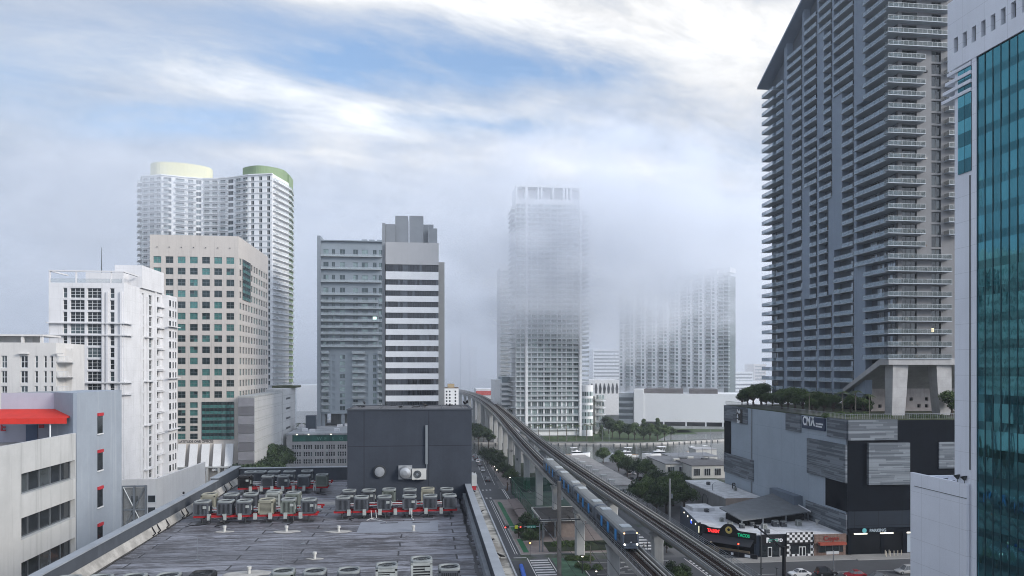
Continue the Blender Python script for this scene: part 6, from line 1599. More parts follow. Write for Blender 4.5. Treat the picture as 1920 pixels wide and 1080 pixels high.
grove([('s', 1550 + 14 * i, 186 + (i % 3) * 3, 1.1) for i in range(6)] + [('s', 1715 + 13 * i, 182, .9) for i in range(5)] + [('s', 1640 + 9 * i, 184, .8) for i in range(4)], 'low round shrub on the roof garden edge', 'shrubs in the roof garden', 31.6)
grove([('s', 1042 + 6.5 * i, 184 + (i % 2), 1.1) for i in range(9)] + [('s', 1066 + 8 * i, 171, .9) for i in range(6)], 'clipped shrub in the bed beside the flat roofed pavilion', 'shrubs in the crossing bed')
grove([('p', 567, 388, 1.75), ('p', 597, 392, 1.95), ('e', 640, 372, 1.3), ('e', 648, 380, 1.6)], 'palm or bushy tree rising behind the low office roof', 'trees behind the low office')
grove([('p', 1107, 168, .55), ('s', 1085, 165, .9), ('s', 1098, 163, 1.1), ('s', 1120, 163, 1.)], 'planting beside the nearest rail pier', 'planting by the nearest pier')
grove([('d', 944, 500, 1.6), ('p', 1110, 505, 2.6)], 'tree by the terraces of the fogged tower', 'trees by the fogged tower terraces')
# ================================================================ shops
BLKW = mat('black_shop_wall', (.012, .012, .015), .7, .2, 1., spec=.15); WROOF = mat('white_shop_roof', (.50, .51, .53), .7, .22, .35, .1)
NAVYW = mat('navy_shop_side', (.05, .065, .09), .7, .15, .6); WOOD = mat('plywood_board', (.20, .155, .10), .8, .2, 1.5)
SHZ = 5.
A_, B_, C_, D_, E_ = (71, 203), (67, 177), (76.7, 167.2), (82.9, 166.2), (84, 203)
T = thing('taco_bar', 'black corner taco bar with a curved parapet, red and green neon and a plywood front', 'bar', (75, 185, 0))
mb = MB(); mb.prism([A_, B_, C_, D_, E_], 0, SHZ - .3); mb.build('wall', [NAVYW], T)
mb = MB(); mb.prism([(A_[0] + .2, A_[1] - .2), (B_[0] + .3, B_[1] + .1), (C_[0] + .1, C_[1] + .4), (D_[0] - .1, D_[1] + .3), (E_[0] - .2, E_[1] - .2)], SHZ - .29, SHZ - .05); mb.build('roof', [WROOF], T)
F = Fr(B_[0], B_[1], C_[0] - B_[0], C_[1] - B_[1]); L = math.hypot(C_[0] - B_[0], C_[1] - B_[1])
mb = MB(); n_ = 40
for i in range(n_):
    def hz(u): return SHZ + .25 + (1.35 * exp(-((u - L * .52) / 1.75) ** 4)) + (.5 * exp(-(u / 1.6) ** 4))
    a, b = L * i / n_, L * (i + 1) / n_
    q = [F.p(a, .25, 0), F.p(b, .25, 0), F.p(b, -.1, 0), F.p(a, -.1, 0)]
    mb.hexa([(p[0], p[1], 2.9) for p in q] + [(q[0][0], q[0][1], hz(a)), (q[1][0], q[1][1], hz(b)), (q[2][0], q[2][1], hz(b)), (q[3][0], q[3][1], hz(a))])
mb.build('parapet_sign', [BLKW], T)
NR = emat('red_neon', (1., .03, .03), .8); NG = emat('green_neon', (.0, .45, .2), .25)
text("TALKIN'", F, L * .13, .28, 4.15, 1.05, NR, T, bold=.03, font_scale=.8); text('TACOS', F, L * .68, .28, 4.05, 1.05, NG, T, bold=.03, font_scale=.85)
GOLD = mat('gold_emblem', (.55, .42, .12), .5)
mb = MB(); mb.tube([F.p(L * .52, .26, 5.2), F.p(L * .52, .34, 5.2)], .85, 20); mb.build('round_emblem', [GOLD], T)
mb = MB(); mb.tube([F.p(L * .52, .345, 5.3), F.p(L * .52, .36, 5.3)], .4, 5); mb.build('emblem_mark', [BLKW], T)
mb = MB(); q = [F.p(.6, .26, 0), F.p(L - .5, .26, 0), F.p(L - .5, 2.6, 0), F.p(.6, 2.6, 0)]
mb.hexa([(*q[3][:2], 2.3), (*q[2][:2], 2.3), (*q[1][:2], 3.5), (*q[0][:2], 3.5), (*q[3][:2], 2.38), (*q[2][:2], 2.38), (*q[1][:2], 3.6), (*q[0][:2], 3.6)]); mb.build('awning', [mat('black_canvas', (.02, .022, .028), .8)], T)
mb = MB(); mb.fb(F, .8, L - .8, 1.9, 2.1, 0, 1.25); mb.build('plywood_barrier', [WOOD], T)
mb = MB(); mb.fb(F, L * .45, L + 1.5, 3.1, 3.6, 0, 1.05); mb.build('planter_box', [BLKW], T)
for u in (.66, .9): mb = MB(); mb.fb(F, L * u, L * u + (1.3 if u > .8 else .6), 3.61, 3.64, .25, .85); mb.build('menu_panel', [WL], T)
mb = MB(); mb.fb(F, .5, L - .5, .1, .24, .01, 2.85); mb.build('dark_interior', [DARK], T)
for u, zz, c in ((.18, 1.7, (1., .9, .7)), (.3, 1.75, (.9, .8, .55)), (.55, 1.8, (1, .2, .1))):
    mb = MB(); mb.fb(F, L * u, L * u + .5, .26, .3, zz, zz + .3); mb.build('interior_light', [emat('bar_light_%d' % (u * 100), c, 1.2)], T)
FW_ = Fr(A_[0], A_[1], B_[0] - A_[0], B_[1] - A_[1])
mb = MB(); mb.fb(FW_, 0, 26, .01, .25, 0, SHZ + .35); mb.build('side_parapet', [NAVYW], T)
mb = MB(); mb.fb(FW_, 15, 16, .26, .32, 3.6, 4.4); mb.build('blue_light_sign', [emat('blue_neon', (.05, .12, 1.), 1.)], T)
for k in range(4): mb = MB(); mb.fb(FW_, 6 + 5 * k, 6.5 + 5 * k, .26, .4, 4.5, 4.75); mb.build('wall_lamp', [LAMP], T)
mb = MB(); mb.fb(F, -.5, -.2, -.3, .5, 0, 6.); mb.build('corner_blade', [BLKW], T)
mb = MB(); mb.fb(F, -.45, -.25, .51, .56, 3.6, 5.2); mb.build('corner_blade_sign', [emat('cream_sign', (.9, .85, .6), .5)], T)
mb = MB(); mb.box(72, 78, 196, 202.5, SHZ - .04, SHZ + .9); mb.build('roof_hut', [WROOF], T)
def shop(name, label, cat, px0, px1, y0, h, wm, depth=30, rm=None):
    x0, x1 = XY(px0, y0), XY(px1, y0); T = thing(name, label, cat, ((x0 + x1) / 2, y0, 0))
    mb = MB(); mb.box(x0 + .01, x1 - .01, y0 + .3, y0 + depth, 0, SHZ - .35); mb.build('wall', [wm], T)
    mb = MB(); mb.box(x0 + .1, x1 - .1, y0 + .35, y0 + depth, SHZ - .34, SHZ - .1); mb.build('roof', [rm or WROOF], T)
    mb = MB(); mb.box(x0 + .01, x1 - .01, y0, y0 + .29, 2.9, h); mb.build('fascia', [wm], T)
    return T, Fr(x0, y0, 1, 0), x1 - x0
def door(T, F, u, w, m=None): mb = MB(); mb.fb(F, u, u + w, .02, .08, .05, 2.3, 0); mb.fb(F, u + .12, u + w - .12, .081, .1, .2, 2.15, 1); mb.build('door', [m or WFR, DARK], T)
T, F, L = shop('black_shop', 'narrow black shop with white framed doors between the taco bar and the checkered shop', 'shop', 1428, 1474, 166., 5.2, BLKW)
text('R', F, 1.1, .06, 3.4, 1.5, WL, T, bold=.08); text('CBD', F, L - 2.9, .06, 3.5, 1.0, WL, T, bold=.04)
door(T, F, 1.5, 1.0); door(T, F, 4.4, 1.4)
mb = MB(); mb.fb(F, 0, L, .0, .01, .02, 2.89); mb.build('shop_window', [GDK], T)
T, F, L = shop('checkered_shop', 'shop with a black and white checkered front and glass doors', 'shop', 1475, 1526, 165.6, 5.6, BLKW)
m, n, b = newmat('checker_tiles'); tcg = n.node('ShaderNodeTexCoord').outputs['Object']; ck = n.node('ShaderNodeTexChecker'); n.put(ck.inputs['Vector'], n.mapping(tcg, (1, 1, 1), (.1, .13, .05))); ck.inputs['Scale'].default_value = 1.55; ck.inputs['Color1'].default_value = (.62, .63, .64, 1); ck.inputs['Color2'].default_value = (.01, .01, .012, 1); n.put(b.inputs['Base Color'], ck.outputs[0]); CHK = m
mb = MB(); mb.fb(F, .03, L - .03, .005, .06, 3.3, 5.6); mb.build('checker_fascia', [CHK], T)
mb = MB(); mb.fb(F, .03, L - .03, .005, .06, 0, .6); mb.build('checker_plinth', [CHK], T)
for u in (.03, L - .9): mb = MB(); mb.fb(F, u, u + .85, .005, .06, .61, 2.9); mb.build('checker_pier', [CHK], T)
mb = MB(); mb.fb(F, 1., L - 1., .005, .03, .61, 2.6); mb.build('shop_window', [GDK], T)
door(T, F, 3., .8); door(T, F, 3.85, .8)
T, F, L = shop('brick_restaurant', 'brick fronted restaurant with a red awning beside the dark parking entrance', 'restaurant', 1527, 1587, 165.2, 5.1, mat('worn_brick', (.17, .115, .095), .85, .3, 2., joint=(.9, .35, .5, .05)))
mb = MB(); mb.fb(F, .8, L - .6, .02, 1.2, 2.75, 3.3); mb.build('awning', [mat('rust_red_awning', (.26, .05, .03), .7)], T)
text('Coyo', F, 2.2, .06, 3.65, 1.5, mat('dark_red_letter', (.20, .015, .01), .5), T, bold=.03, font_scale=1.15)
mb = MB(); mb.fb(F, 1., L - .8, .005, .03, .9, 2.6); mb.build('shop_window', [GDK], T)
for u in (1., 2.7, 4.4, 6.0): mb = MB(); mb.fb(F, u, u + .12, .03, .1, .9, 2.6); mb.build('window_bar', [DFR], T)
T = thing('grey_shed', 'large open shed with a sloping ribbed grey roof against the cinema block', 'shed', (86, 188, 0))
def zsh(p): return 6.6 + (p[1] - 176) * .09
mb = MB(); poly = [(75.5, 186.5), (76.5, 175), (97.3, 181), (97.3, 200)]
mb.prism(poly, lambda p: zsh(p), lambda p: zsh(p) + .25)
m_ = mat('ribbed_metal_roof', (.13, .14, .15), .6, .15, .5, joint=(1.2, 50, .5, .06)); mb.build('roof', [m_], T)
mb = MB(); mb.prism([(77, 186), (77.6, 177), (96.5, 182.5), (96.5, 199)], 0, 6.4); mb.build('dark_interior', [DARK], T)
mb = MB()
for p in ((76.8, 175.5), (83, 177.2), (90, 179.2), (97, 181.3)): mb.box(p[0] - .15, p[0] + .15, p[1] - .05, p[1] + .25, 0, zsh(p) - .003)
mb.build('post', [METAL], T)
mb = MB(); a, b_ = (97.32, 181.), (97.32, 200.); mb.hexa([(97.31, 181, zsh((0, 181)) + .05), (97.6, 181, zsh((0, 181)) + .05), (97.6, 200, zsh((0, 200)) + .05), (97.31, 200, zsh((0, 200)) + .05), (97.31, 181, zsh((0, 181)) + .4), (97.6, 181, zsh((0, 181)) + .4), (97.6, 200, zsh((0, 200)) + .4), (97.31, 200, zsh((0, 200)) + .4)]); mb.build('white_edge', [WHITE], T)
T = thing('white_roof_hall', 'low hall with a stained white roof and an arch drawn on its grey side wall', 'building', (92, 226, 0))
mb = MB(); mb.box(86.5, 98.2, 208.5, 245, 0, 5.8); mb.build('wall', [mat('hall_grey', (.22, .225, .225), .8, .1, .5, .3)], T)
mb = MB(); mb.box(86.7, 98., 208.7, 244.8, 5.801, 6.0); mb.build('roof', [mat('stained_white_roof', (.52, .53, .54), .75, .25, .5, .2)], T)
mb = MB(); mb.box(86.3, 98.4, 208.2, 208.48, 3.2, 6.15); mb.build('front_band', [mat('tan_band', (.36, .30, .26), .8, .1)], T)
F = Fr(86.5, 245, 0, -1); mb = MB()
pts = [F.p(20 + 2.2 * cos(t * pi / 14), .05, 2.3 + 2.4 * sin(t * pi / 14)) for t in range(15)]; mb.tube([F.p(22.2, .05, 0)] + pts + [F.p(17.8, .05, 0)], .1, 4); mb.build('painted_arch', [DFR], T)
text('B', Fr(94, 226, 1, 0), 1.5, 0, 6.02, 2.6, DFR, T, bold=.05)
# reuse condensers on the shop roofs
CS = [o for o in bpy.data.objects if o.type == 'EMPTY' and o.name.startswith('condenser') and 'rack' not in o.name and 'rail' not in o.name]
cg = next(o for o in CS if 'dark grey' in o['label']); cl = next(o for o in CS if 'light grey' in o['label'])
for i, (x, y, s) in enumerate(((74., 176, 1.3), (76.4, 174.6, 1.3), (79.8, 176.5, 1.2), (81.6, 173.5, 1.3), (85.6, 176, 1.7), (87.4, 175.4, 1.6), (91.5, 175.6, 1.5), (80., 168.6, 1.2), (78, 186, 1.1), (74.5, 182.5, 1.0), (75.4, 195., 1.2), (91., 234, 1.2), (95., 222., 1.))):
    dup(cg if i % 3 else cl, (x, y, SHZ - .04 + (1.05 if i > 10 else 0)), 0, f'small rooftop condenser on the {"white roofed hall" if i > 10 else "shop roofs behind the taco bar"}, {ORD[i % 11]} from the street corner', 'condensers on the shop roofs', s)
T = thing('cable_spool_vent', 'round pale vent hood on the shop roof by the cinema wall', 'vent', (96.5, 176, SHZ - .1)); mb = MB(); mb.tube([(0, 0, 0), (0, 0, .8), (.1, 0, 1.3)], [.3, .3, .6], 12); mb.build('hood', [WHB], T, world=False)
# long low roof by the walkway, low riverside buildings
def lowblock(name, label, x0, x1, y0, y1, h, rm, wm, nwin=0, cat='building', face='front'):
    T = thing(name, label, cat, ((x0 + x1) / 2, y0, 0)); mb = MB(); mb.box(x0, x1, y0, y1, 0, h - .3); mb.build('wall', [wm], T)
    mb = MB(); mb.box(x0 - .25, x1 + .25, y0 - .25, y1 + .25, h - .299, h); mb.build('roof', [rm], T)
    F = Fr(x0, y0, 1, 0); L = x1 - x0
    for i in range(nwin): mb = MB(); u = L * (i + .2) / nwin; it = win_item(F, u, u + L / nwin * .6, 1., h - 1.3, -.02, 3, 1, .08); it[1](mb); mb.build('window', [GDK, WFR], T)
    return T
SR = mat('soiled_pale_roof', (.30, .285, .27), .85, .25, .3, joint=(50, 5.5, .4, .08)); LWALL = mat('low_white_wall', (.5, .5, .48), .8, .08)
T = lowblock('long_low_building', 'long low building with a soiled pale roof beside the empty rail track', 59.5, 70.4, 243, 328, 5., SR, LWALL, 3)
for k in range(6): 
    y = 250 + 12 * k; mb = MB(); mb.box(62, 64.2, y, y + 1.8, 5.003, 5.8); mb.build('roof_hatch', [WHB], T)
x, y = gp(1300, 897, 0); lowblock('white_workshop', 'white workshop with a dark roof and wide windows between the trees and the cinema block', XY(1297, y), XY(1375, y), y, y + 22, 5.2, mat('dark_flat_roof', (.09, .09, .095), .8, .25, .5), LWALL, 4)
x, y = gp(1250, 872, 4); T = lowblock('dark_roof_yard', 'low grey boatyard building with roof boxes near the river', XY(1248, y), XY(1352, y), y, y + 26, 4.6, mat('grey_yard_roof', (.15, .155, .165), .8, .2, .3), LWALL, 5)
for k in range(5): mb = MB(); xx = XY(1262 + 18 * k, y + 8); mb.box(xx, xx + 2.6, y + 7 + 3 * (k % 3), y + 9 + 3 * (k % 3), 4.603, 5.7); mb.build('roof_box', [DFR if k % 2 else WHB], T)
x, y = gp(1262, 860, 3); lowblock('marina_shed', 'long grey marina shed on the near bank of the river', XY(1258, y), XY(1345, y), y, y + 14, 4., mat('slate_marina_roof', (.19, .20, .215), .8, .15, .3), LWALL, 0)
x, y = gp(1320, 855, 3); lowblock('boat_cover_shed', 'pale patched boat shed at the end of the marina', XY(1322, y + 4), XY(1362, y + 4), y + 16, y + 26, 4.4, mat('pale_shed_roof', (.36, .36, .37), .8, .3, .3), LWALL, 0)
# ================================================================ boats
def make_boat(L=13., W=3.8):
    T = thing('motor_yacht', 'x', 'boat'); mb = MB(); st = [(-L / 2, .86, 1.35), (-L * .3, .97, 1.4), (0, 1., 1.5), (L * .25, .82, 1.75), (L * .4, .48, 1.95), (L / 2, .04, 2.15)]
    rings = []
    for x, k, zt_ in st:
        hw = W / 2 * k; rings.append([(x, -hw, zt_), (x, -hw * .92, .6), (x - .1, -hw * .5, -.2), (x - .1, hw * .5, -.2), (x, hw * .92, .6), (x, hw, zt_)])
    mb.loft(rings); mb.build('hull', [WW], T, world=False)
    mb = MB()
    def cab(x0, x1, z0, z1, k0, sl, m):
        mb.hexa([(x0, -W * k0, z0), (x1, -W * k0 * .8, z0), (x1, W * k0 * .8, z0), (x0, W * k0, z0), (x0 + .3, -W * k0 * .9, z1), (x1 - sl, -W * k0 * .7, z1), (x1 - sl, W * k0 * .7, z1), (x0 + .3, W * k0 * .9, z1)], m)
    cab(-L * .25, L * .26, 1.4, 2.0, .36, .8, 0); mb.build('cabin', [WW], T, world=False)
    mb = MB(); cab(-L * .22, L * .2, 2.001, 2.7, .34, 1.1, 0); mb.build('cabin_window', [GDK], T, world=False)
    mb = MB(); cab(-L * .24, L * .12, 2.701, 2.9, .36, .4, 0); cab(-L * .1, L * .02, 2.901, 3.5, .25, .4, 0); mb.build('flybridge', [WW], T, world=False)
    mb = MB()
    for s in (-1, 1): mb.tube([(-L * .2, s * W * .3, 2.9), (-L * .26, s * W * .28, 4.4), (-L * .1, s * W * .25, 4.7)], .09, 6)
    mb.box(-L * .28, -L * .02, -W * .32, W * .32, 4.5, 4.62); mb.build('radar_arch', [WW], T, world=False)
    mb = MB()
    for s in (-1, 1): mb.tube([(L * .05, s * W * .42, 2.2), (L * .3, s * W * .33, 2.5), (L * .49, s * .1, 2.75)], .03, 4)
    mb.build('bow_rail', [METAL], T, world=False)
    mb = MB(); mb.box(-L / 2 + .3, -L * .26, -W * .38, W * .38, 1.36, 1.5); mb.build('aft_deck', [mat('teak_deck', (.25, .17, .10), .7)], T, world=False)
    return T
by = make_boat(); gpb = [(1083, 856, 0.1, 1.0, 'closest to the rail line'), (1170, 858, pi + .05, 1.1, 'between the rail line and the biggest yacht'), (1232, 858, pi + .08, 1.2, 'longest one, nearest the marina sheds'), (1302, 849, .3, .8, 'small, moored among the marina piles'), (1325, 847, .5, .75, 'small, beside the pale boat shed')]
for i, (px, py, a, s, t) in enumerate(gpb):
    x, y = gp(px, py, .3); lab = 'white motor yacht on the river, ' + t
    if i == 0: by.location = (x, y, .1); by.rotation_euler = (0, 0, a); by['label'] = lab; by['group'] = 'yachts moored on the river'
    else: dup(by, (x, y, .1), a, lab, 'yachts moored on the river', s)
# ================================================================ cars
def make_car(paint, suv=False, L=4.6, W=1.82):
    T = thing('parked_car', 'x', 'car'); H = 1.72 if suv else 1.42
    mb = MB(); hw = W / 2
    prof = [(-L / 2, .45, .62, .86), (-L / 2 + .12, .30, .80, .95), (-L * .33, .24, .90, 1.), (0, .22, .92, 1.), (L * .22, .24, .93, 1.), (L * .36, .26, .86, .98), (L / 2 - .12, .32, .72, .92), (L / 2, .45, .58, .80)]
    mb.loft([[(x, -hw * k, zt_ * .95), (x, -hw * k, (z0 + zt_) / 2), (x, -hw * k * .92, z0), (x, hw * k * .92, z0), (x, hw * k, (z0 + zt_) / 2), (x, hw * k, zt_ * .95), (x, hw * k * .8, zt_), (x, -hw * k * .8, zt_)] for x, z0, zt_, k in prof])
    body = mb.build('body', [paint], T, world=False, smooth=False)
    r0, r1 = (-L * .45 if suv else -L * .34), L * .22
    mb = MB(); zc = .9
    rings = [[(x, -hw * k, z) for x, z, k in ((r0, zc, .86), (r1, zc, .86), (r1 - .75, H, .68), (r0 + (.3 if suv else .65), H, .68))], [(x, hw * k, z) for x, z, k in ((r0, zc, .86), (r1, zc, .86), (r1 - .75, H, .68), (r0 + (.3 if suv else .65), H, .68))]]
    mb.loft(rings); mb.build('cabin_glass', [mat('car_glass', (.01, .012, .015), .08, spec=.9)], T, world=False)
    mb = MB(); mb.box(r0 + (.32 if suv else .7), r1 - .8, -hw * .69, hw * .69, H - .02, H + .03); 
    for s in (-1, 1): mb.tube([(r1 - .02, s * hw * .86, zc), (r1 - .77, s * hw * .69, H)], .035, 4); mb.tube([(r0 + .02, s * hw * .86, zc), (r0 + (.3 if suv else .66), s * hw * .69, H)], .04, 4); mb.tube([(-.1, s * hw * .87, zc), (-.1, s * hw * .7, H)], .03, 4)
    mb.build('roof', [paint], T, world=False)
    for x in (-L * .31, L * .31):
        for s in (-1, 1):
            mb = MB(); mb.tube([(x, s * (hw - .2), .33), (x, s * (hw + .01), .33)], .33, 16); wh = mb.build('wheel', [mat('tyre_rubber', (.012, .012, .013), .85)], T, world=False)
            mb = MB(); mb.tube([(x, s * (hw + .012), .33), (x, s * (hw + .02), .33)], .19, 12); mb.build('rim', [METAL], wh, world=False)
    for s in (-1, 1):
        mb = MB(); mb.box(L / 2 - .1, L / 2 + .01, *sorted((s * .45, s * .74)), .56, .68); mb.build('headlight', [mat('lamp_lens', (.6, .6, .58), .2)], T, world=False)
        mb = MB(); mb.box(-L / 2 - .01, -L / 2 + .1, *sorted((s * .45, s * .76)), .6, .74); mb.build('tail_light', [mat('red_lens', (.35, .01, .01), .25)], T, world=False)
        mb = MB(); mb.box(r1 - .35, r1 - .2, *sorted((s * hw * .9, s * (hw + .14))), .9, 1.02); mb.build('wing_mirror', [paint], T, world=False)
    return T
def paint(nm, c): return mat(nm, c, .25, .03, 2, spec=.7)
cc = {'w': make_car(paint('white_car_paint', (.6, .61, .62))), 'k': make_car(paint('black_car_paint', (.012, .013, .016)), True), 'r': make_car(paint('red_car_paint', (.25, .012, .02))), 'g': make_car(paint('grey_car_paint', (.10, .105, .115))), 's': make_car(paint('silver_suv_paint', (.36, .36, .36)), True)}
cused = set()
def putcar(k, x, y, rz, lab, grp):
    if k in cused: dup(cc[k], (x, y, .006), rz, lab, grp)
    else: cused.add(k); o = cc[k]; o.location = (x, y, .006); o.rotation_euler = (0, 0, rz); o['label'] = lab; o['group'] = grp
for k, px, d, rz, lab in (('w', 1499, 158, pi, 'white sedan at the kerb in front of the checkered shop'), ('k', 1549, 158.5, 0, 'black SUV at the kerb in front of the brick restaurant'), ('r', 1603, 157, pi, 'dark red sedan between the two dark cars at the kerb'), ('g', 1647, 155.5, 0, 'dark grey sedan right of the red one'), ('s', 1699, 160, pi, 'pale silver SUV beside the white annex wall')):
    x, y = G(px, d); putcar(k, x, y, rz, lab, 'cars along the cross street')
for k, px, py, rz, lab in (('s', 905, 884, -pi / 2, 'silver SUV driving down the avenue behind the parked row'), ('g', 899.5, 873, pi / 2, 'grey sedan, first in the parked row on the avenue'), ('w', 896, 867, pi / 2, 'white sedan, middle of the parked row on the avenue'), ('k', 892.5, 861.5, pi / 2, 'black SUV, third in the parked row on the avenue'), ('g', 889.5, 857, pi / 2, 'grey sedan farthest along the avenue'), ('k', 914, 902, pi / 2, 'black SUV at the avenue kerb nearest the crosswalk')):
    x, y = gp(px, py); putcar(k, x, y, rz, lab, 'cars on the avenue')
for k, px, d, rz, lab in (('g', 1268, 268, .3, 'grey sedan parked under the trees beside the white roofed hall'), ('w', 1228, 262, .2, 'white sedan half hidden under the trees by the rail walkway'), ('w', 1045, 205, 1.2, 'white sedan parked behind the flat roofed pavilion')):
    x, y = G(px, d); putcar(k, x, y, rz, lab, 'cars parked off the street')
RR.seed(5)
for i in range(26):
    k = 'wgkrs'[i % 5]; col_, row_ = i % 7, i // 7
    x = 73.5 + col_ * 3.0 + RR.uniform(-.2, .2); y = 250 + row_ * 17 + RR.uniform(-.4, .4)
    if RR.random() < .15: continue
    cn = {'w': 'white sedan', 'g': 'dark grey sedan', 'k': 'black SUV', 'r': 'dark red sedan', 's': 'silver SUV'}[k]
    putcar(k, x, y, pi / 2 * RR.choice((1, -1)), f'{cn} in the riverside lot, {ORD[col_]} space of the {ORD[row_]} row', 'cars in the riverside lot')
# ================================================================ street furniture
def pole(name, label, cat, x, y, h, r=.12, m=METAL, arm=None, lamp=None, grp=None, z=0.):
    T = thing(name, label, cat, (x, y, z), 0, grp); mb = MB(); mb.tube([(0, 0, 0), (0, 0, h)], r, 8, r1=r * .7); mb.build('post', [m], T, world=False)
    mb = MB(); mb.tube([(0, 0, 0), (0, 0, .25)], r * 1.9, 8); mb.build('base', [m], T, world=False)
    if arm: mb = MB(); mb.tube([(0, 0, h - .1), (arm[0] * .5, arm[1] * .5, h + .35), (arm[0], arm[1], h + .3)], .05, 6); mb.build('arm', [m], T, world=False)
    if lamp: 
        c = (arm[0], arm[1], h + .22) if arm else (0, 0, h + .25); mb = MB(); mb.box(c[0] - .22, c[0] + .22, c[1] - .35, c[1] + .35, c[2] - .08, c[2] + .07); mb.build('lamp_head', [m], T, world=False)
        mb = MB(); mb.tube([(c[0], c[1], c[2] - .3), (c[0], c[1], c[2] - .09)], .16, 8); mb.build('lit_globe', [lamp], T, world=False)
    return T
GL = emat('street_lamp_glow', (1., .9, .68), 4.)
for i, (px, d, h, t) in enumerate(((927, 302, 4.2, 'farthest of three under the rail line'), (931.5, 290, 4.4, 'middle of three under the rail line'), (956.5, 271, 4.2, 'nearest of three under the rail line'), (1092, 160, 3.6, 'beside the nearest pier'), (1118, 152, 2.6, 'low one near the bottom kerb'), (1138, 800, .1, 'x'))[:5]):
    x, y = G(px, d); pole('street_lamp', 'lit street lamp, ' + t, 'street lamp', x, y, h, .08, DMETAL, None, GL, 'lit street lamps')
for i, (px, d, h, ax) in enumerate(((1258, 300, 9, -1.6), (1281, 345, 11, 1.5), (1273, 330, 9, 0), (1317, 318, 10, 0), (1334, 352, 10, 0), (1175, 340, 10, 0), (1193, 350, 9, 0), (1234, 262, 9, 0), (1336, 232, 8, 1.2), (1142, 442, 8, 0), (1332, 425, 9, 0), (1204, 250, 9, 0), (1130, 452, 7, 0), (1063, 455, 7, 1.))):
    x, y = G(px, d); pole('utility_post', f'thin grey post between the trees and the river, {ORD[i]} of its kind', 'post', x, y, h, .13, METAL, (ax, 0) if ax else None, None, 'thin posts near the river')
x, y = G(1048.5, 118); T = thing('power_pole', 'tall weathered concrete power pole standing before the train', 'power pole', (x, y, 0)); mb = MB(); mb.tube([(0, 0, 0), (0, 0, 26.1)], .40, 8, r1=.31); mb.build('pole', [mat('weathered_pole', (.17, .155, .14), .9, .2, 1, .3)], T, world=False)
mb = MB(); mb.box(-3.4, 3.4, -.12, .12, 19.9, 20.1); mb.tube([(-2.6, 0, 26.3), (0, 0, 25.2)], .05, 5); 
for xx in (-3.2, -1.6, 1.6, 3.2): mb.tube([(xx, 0, 20.1), (xx, 0, 20.5)], .07, 6)
mb.build('cross_arm', [DMETAL], T, world=False); PP = Vector((x, y, 0))
WIRE = mat('black_wire', (.02, .02, .02), .6)
def wire(label, a, b, sag):
    a, b = Vector(a), Vector(b); mb = MB(); pts = [a.lerp(b, t / 24) - Vector((0, 0, sag * 4 * (t / 24) * (1 - t / 24))) for t in range(25)]; mb.tube(pts, .035, 4)
    o = mb.build('overhead_wire', [WIRE]); tag(o, label, 'wire', 'overhead power wires')
for i, (dx_, dz_) in enumerate(((-3.2, 20.5), (-1.6, 20.5), (1.6, 20.5), (3.2, 20.5))):
    wire(f'overhead wire, {ORD[i]} from the street side, running from the pole towards the penthouse corner', PP + Vector((dx_, 0, dz_)), (14 + dx_ * .6, 330, 17.), 3.)
    wire(f'overhead wire, {ORD[i]} from the street side, dropping towards the bottom edge', PP + Vector((dx_, 0, dz_)), (28 + dx_ * .6, 38, 13), 3.)
x, y = G(1256, 205); T = thing('power_pole', 'short concrete power pole with a transformer beside the dark trees', 'power pole', (x, y, 0)); mb = MB(); mb.tube([(0, 0, 0), (0, 0, 13.6)], .34, 8, r1=.26); mb.build('pole', [mat('pale_pole', (.30, .30, .29), .85, .12, 1, .3)], T, world=False); mb = MB(); mb.tube([(.5, 0, 8.2), (.5, 0, 9.4)], .3, 10); mb.box(-.1, .5, -.06, .06, 8.6, 8.75); mb.build('transformer', [METAL], T, world=False)
# signal mast over the avenue
def signal(name, label, x, y, h, arm, heads, sign, plate=None, m=METAL, r=.16):
    T = thing(name, label, 'traffic light', (x, y, 0)); mb = MB(); mb.tube([(0, 0, 0), (0, 0, h + .6)], r, 10, r1=r * .8); mb.build('pole', [m], T, world=False)
    L = math.hypot(*arm); ux_, uy_ = arm[0] / L, arm[1] / L; mb = MB(); mb.tube([(0, 0, h), (arm[0], arm[1], h + .1)], r * .6, 8, r1=r * .4); mb.build('mast_arm', [m], T, world=False)
    F = Fr(x, y, 1, 0)
    for t, lit in heads:
        mb = MB(); cx, cy = arm[0] * t, arm[1] * t; mb.box(cx - .55, cx + .55, cy - .2, cy + .1, h - .24, h + .24); hd = mb.build('signal_head', [BLKW], T, world=False)
        for j in range(3):
            mb = MB(); mb.tube([(cx - .36 + .36 * j, cy - .24, h), (cx - .36 + .36 * j, cy - .2, h)], .13, 10); mb.build('lens', [emat('signal_red', (1., .03, .02), 5.) if j == lit else DFR], hd, world=False)
    for t, s, w_ in sign:
        mb = MB(); cx, cy = arm[0] * t, arm[1] * t; mb.box(cx - w_ / 2, cx + w_ / 2, cy - .14, cy - .08, h - .3, h + .28); mb.build('street_sign', [mat('street_sign_green', (.01, .20, .14), .5)], T, world=False)
        text(s, Fr(x + cx, y + cy - .145, 1, 0), -w_ / 2 + .12, .0, h - .2, .5, WL, T, ext=.01)
    if plate: mb = MB(); cx, cy = arm[0] * plate, arm[1] * plate; mb.box(cx - .36, cx + .36, cy - .16, cy - .1, h - .4, h + .4); mb.build('yellow_plate', [mat('fluoro_yellow', (.55, .60, .05), .5)], T, world=False)
    return T
x, y = G(1012, 178); xl_ = XY(945, y); h = Zp(987, 178)
signal('signal_mast', 'twin poled signal mast with two red lights and a green street sign over the avenue', x, y, h, (xl_ - x, 0), [(.92, 0), (.50, 0)], [(.24, 'SW 8 ST', 2.1)], .66)
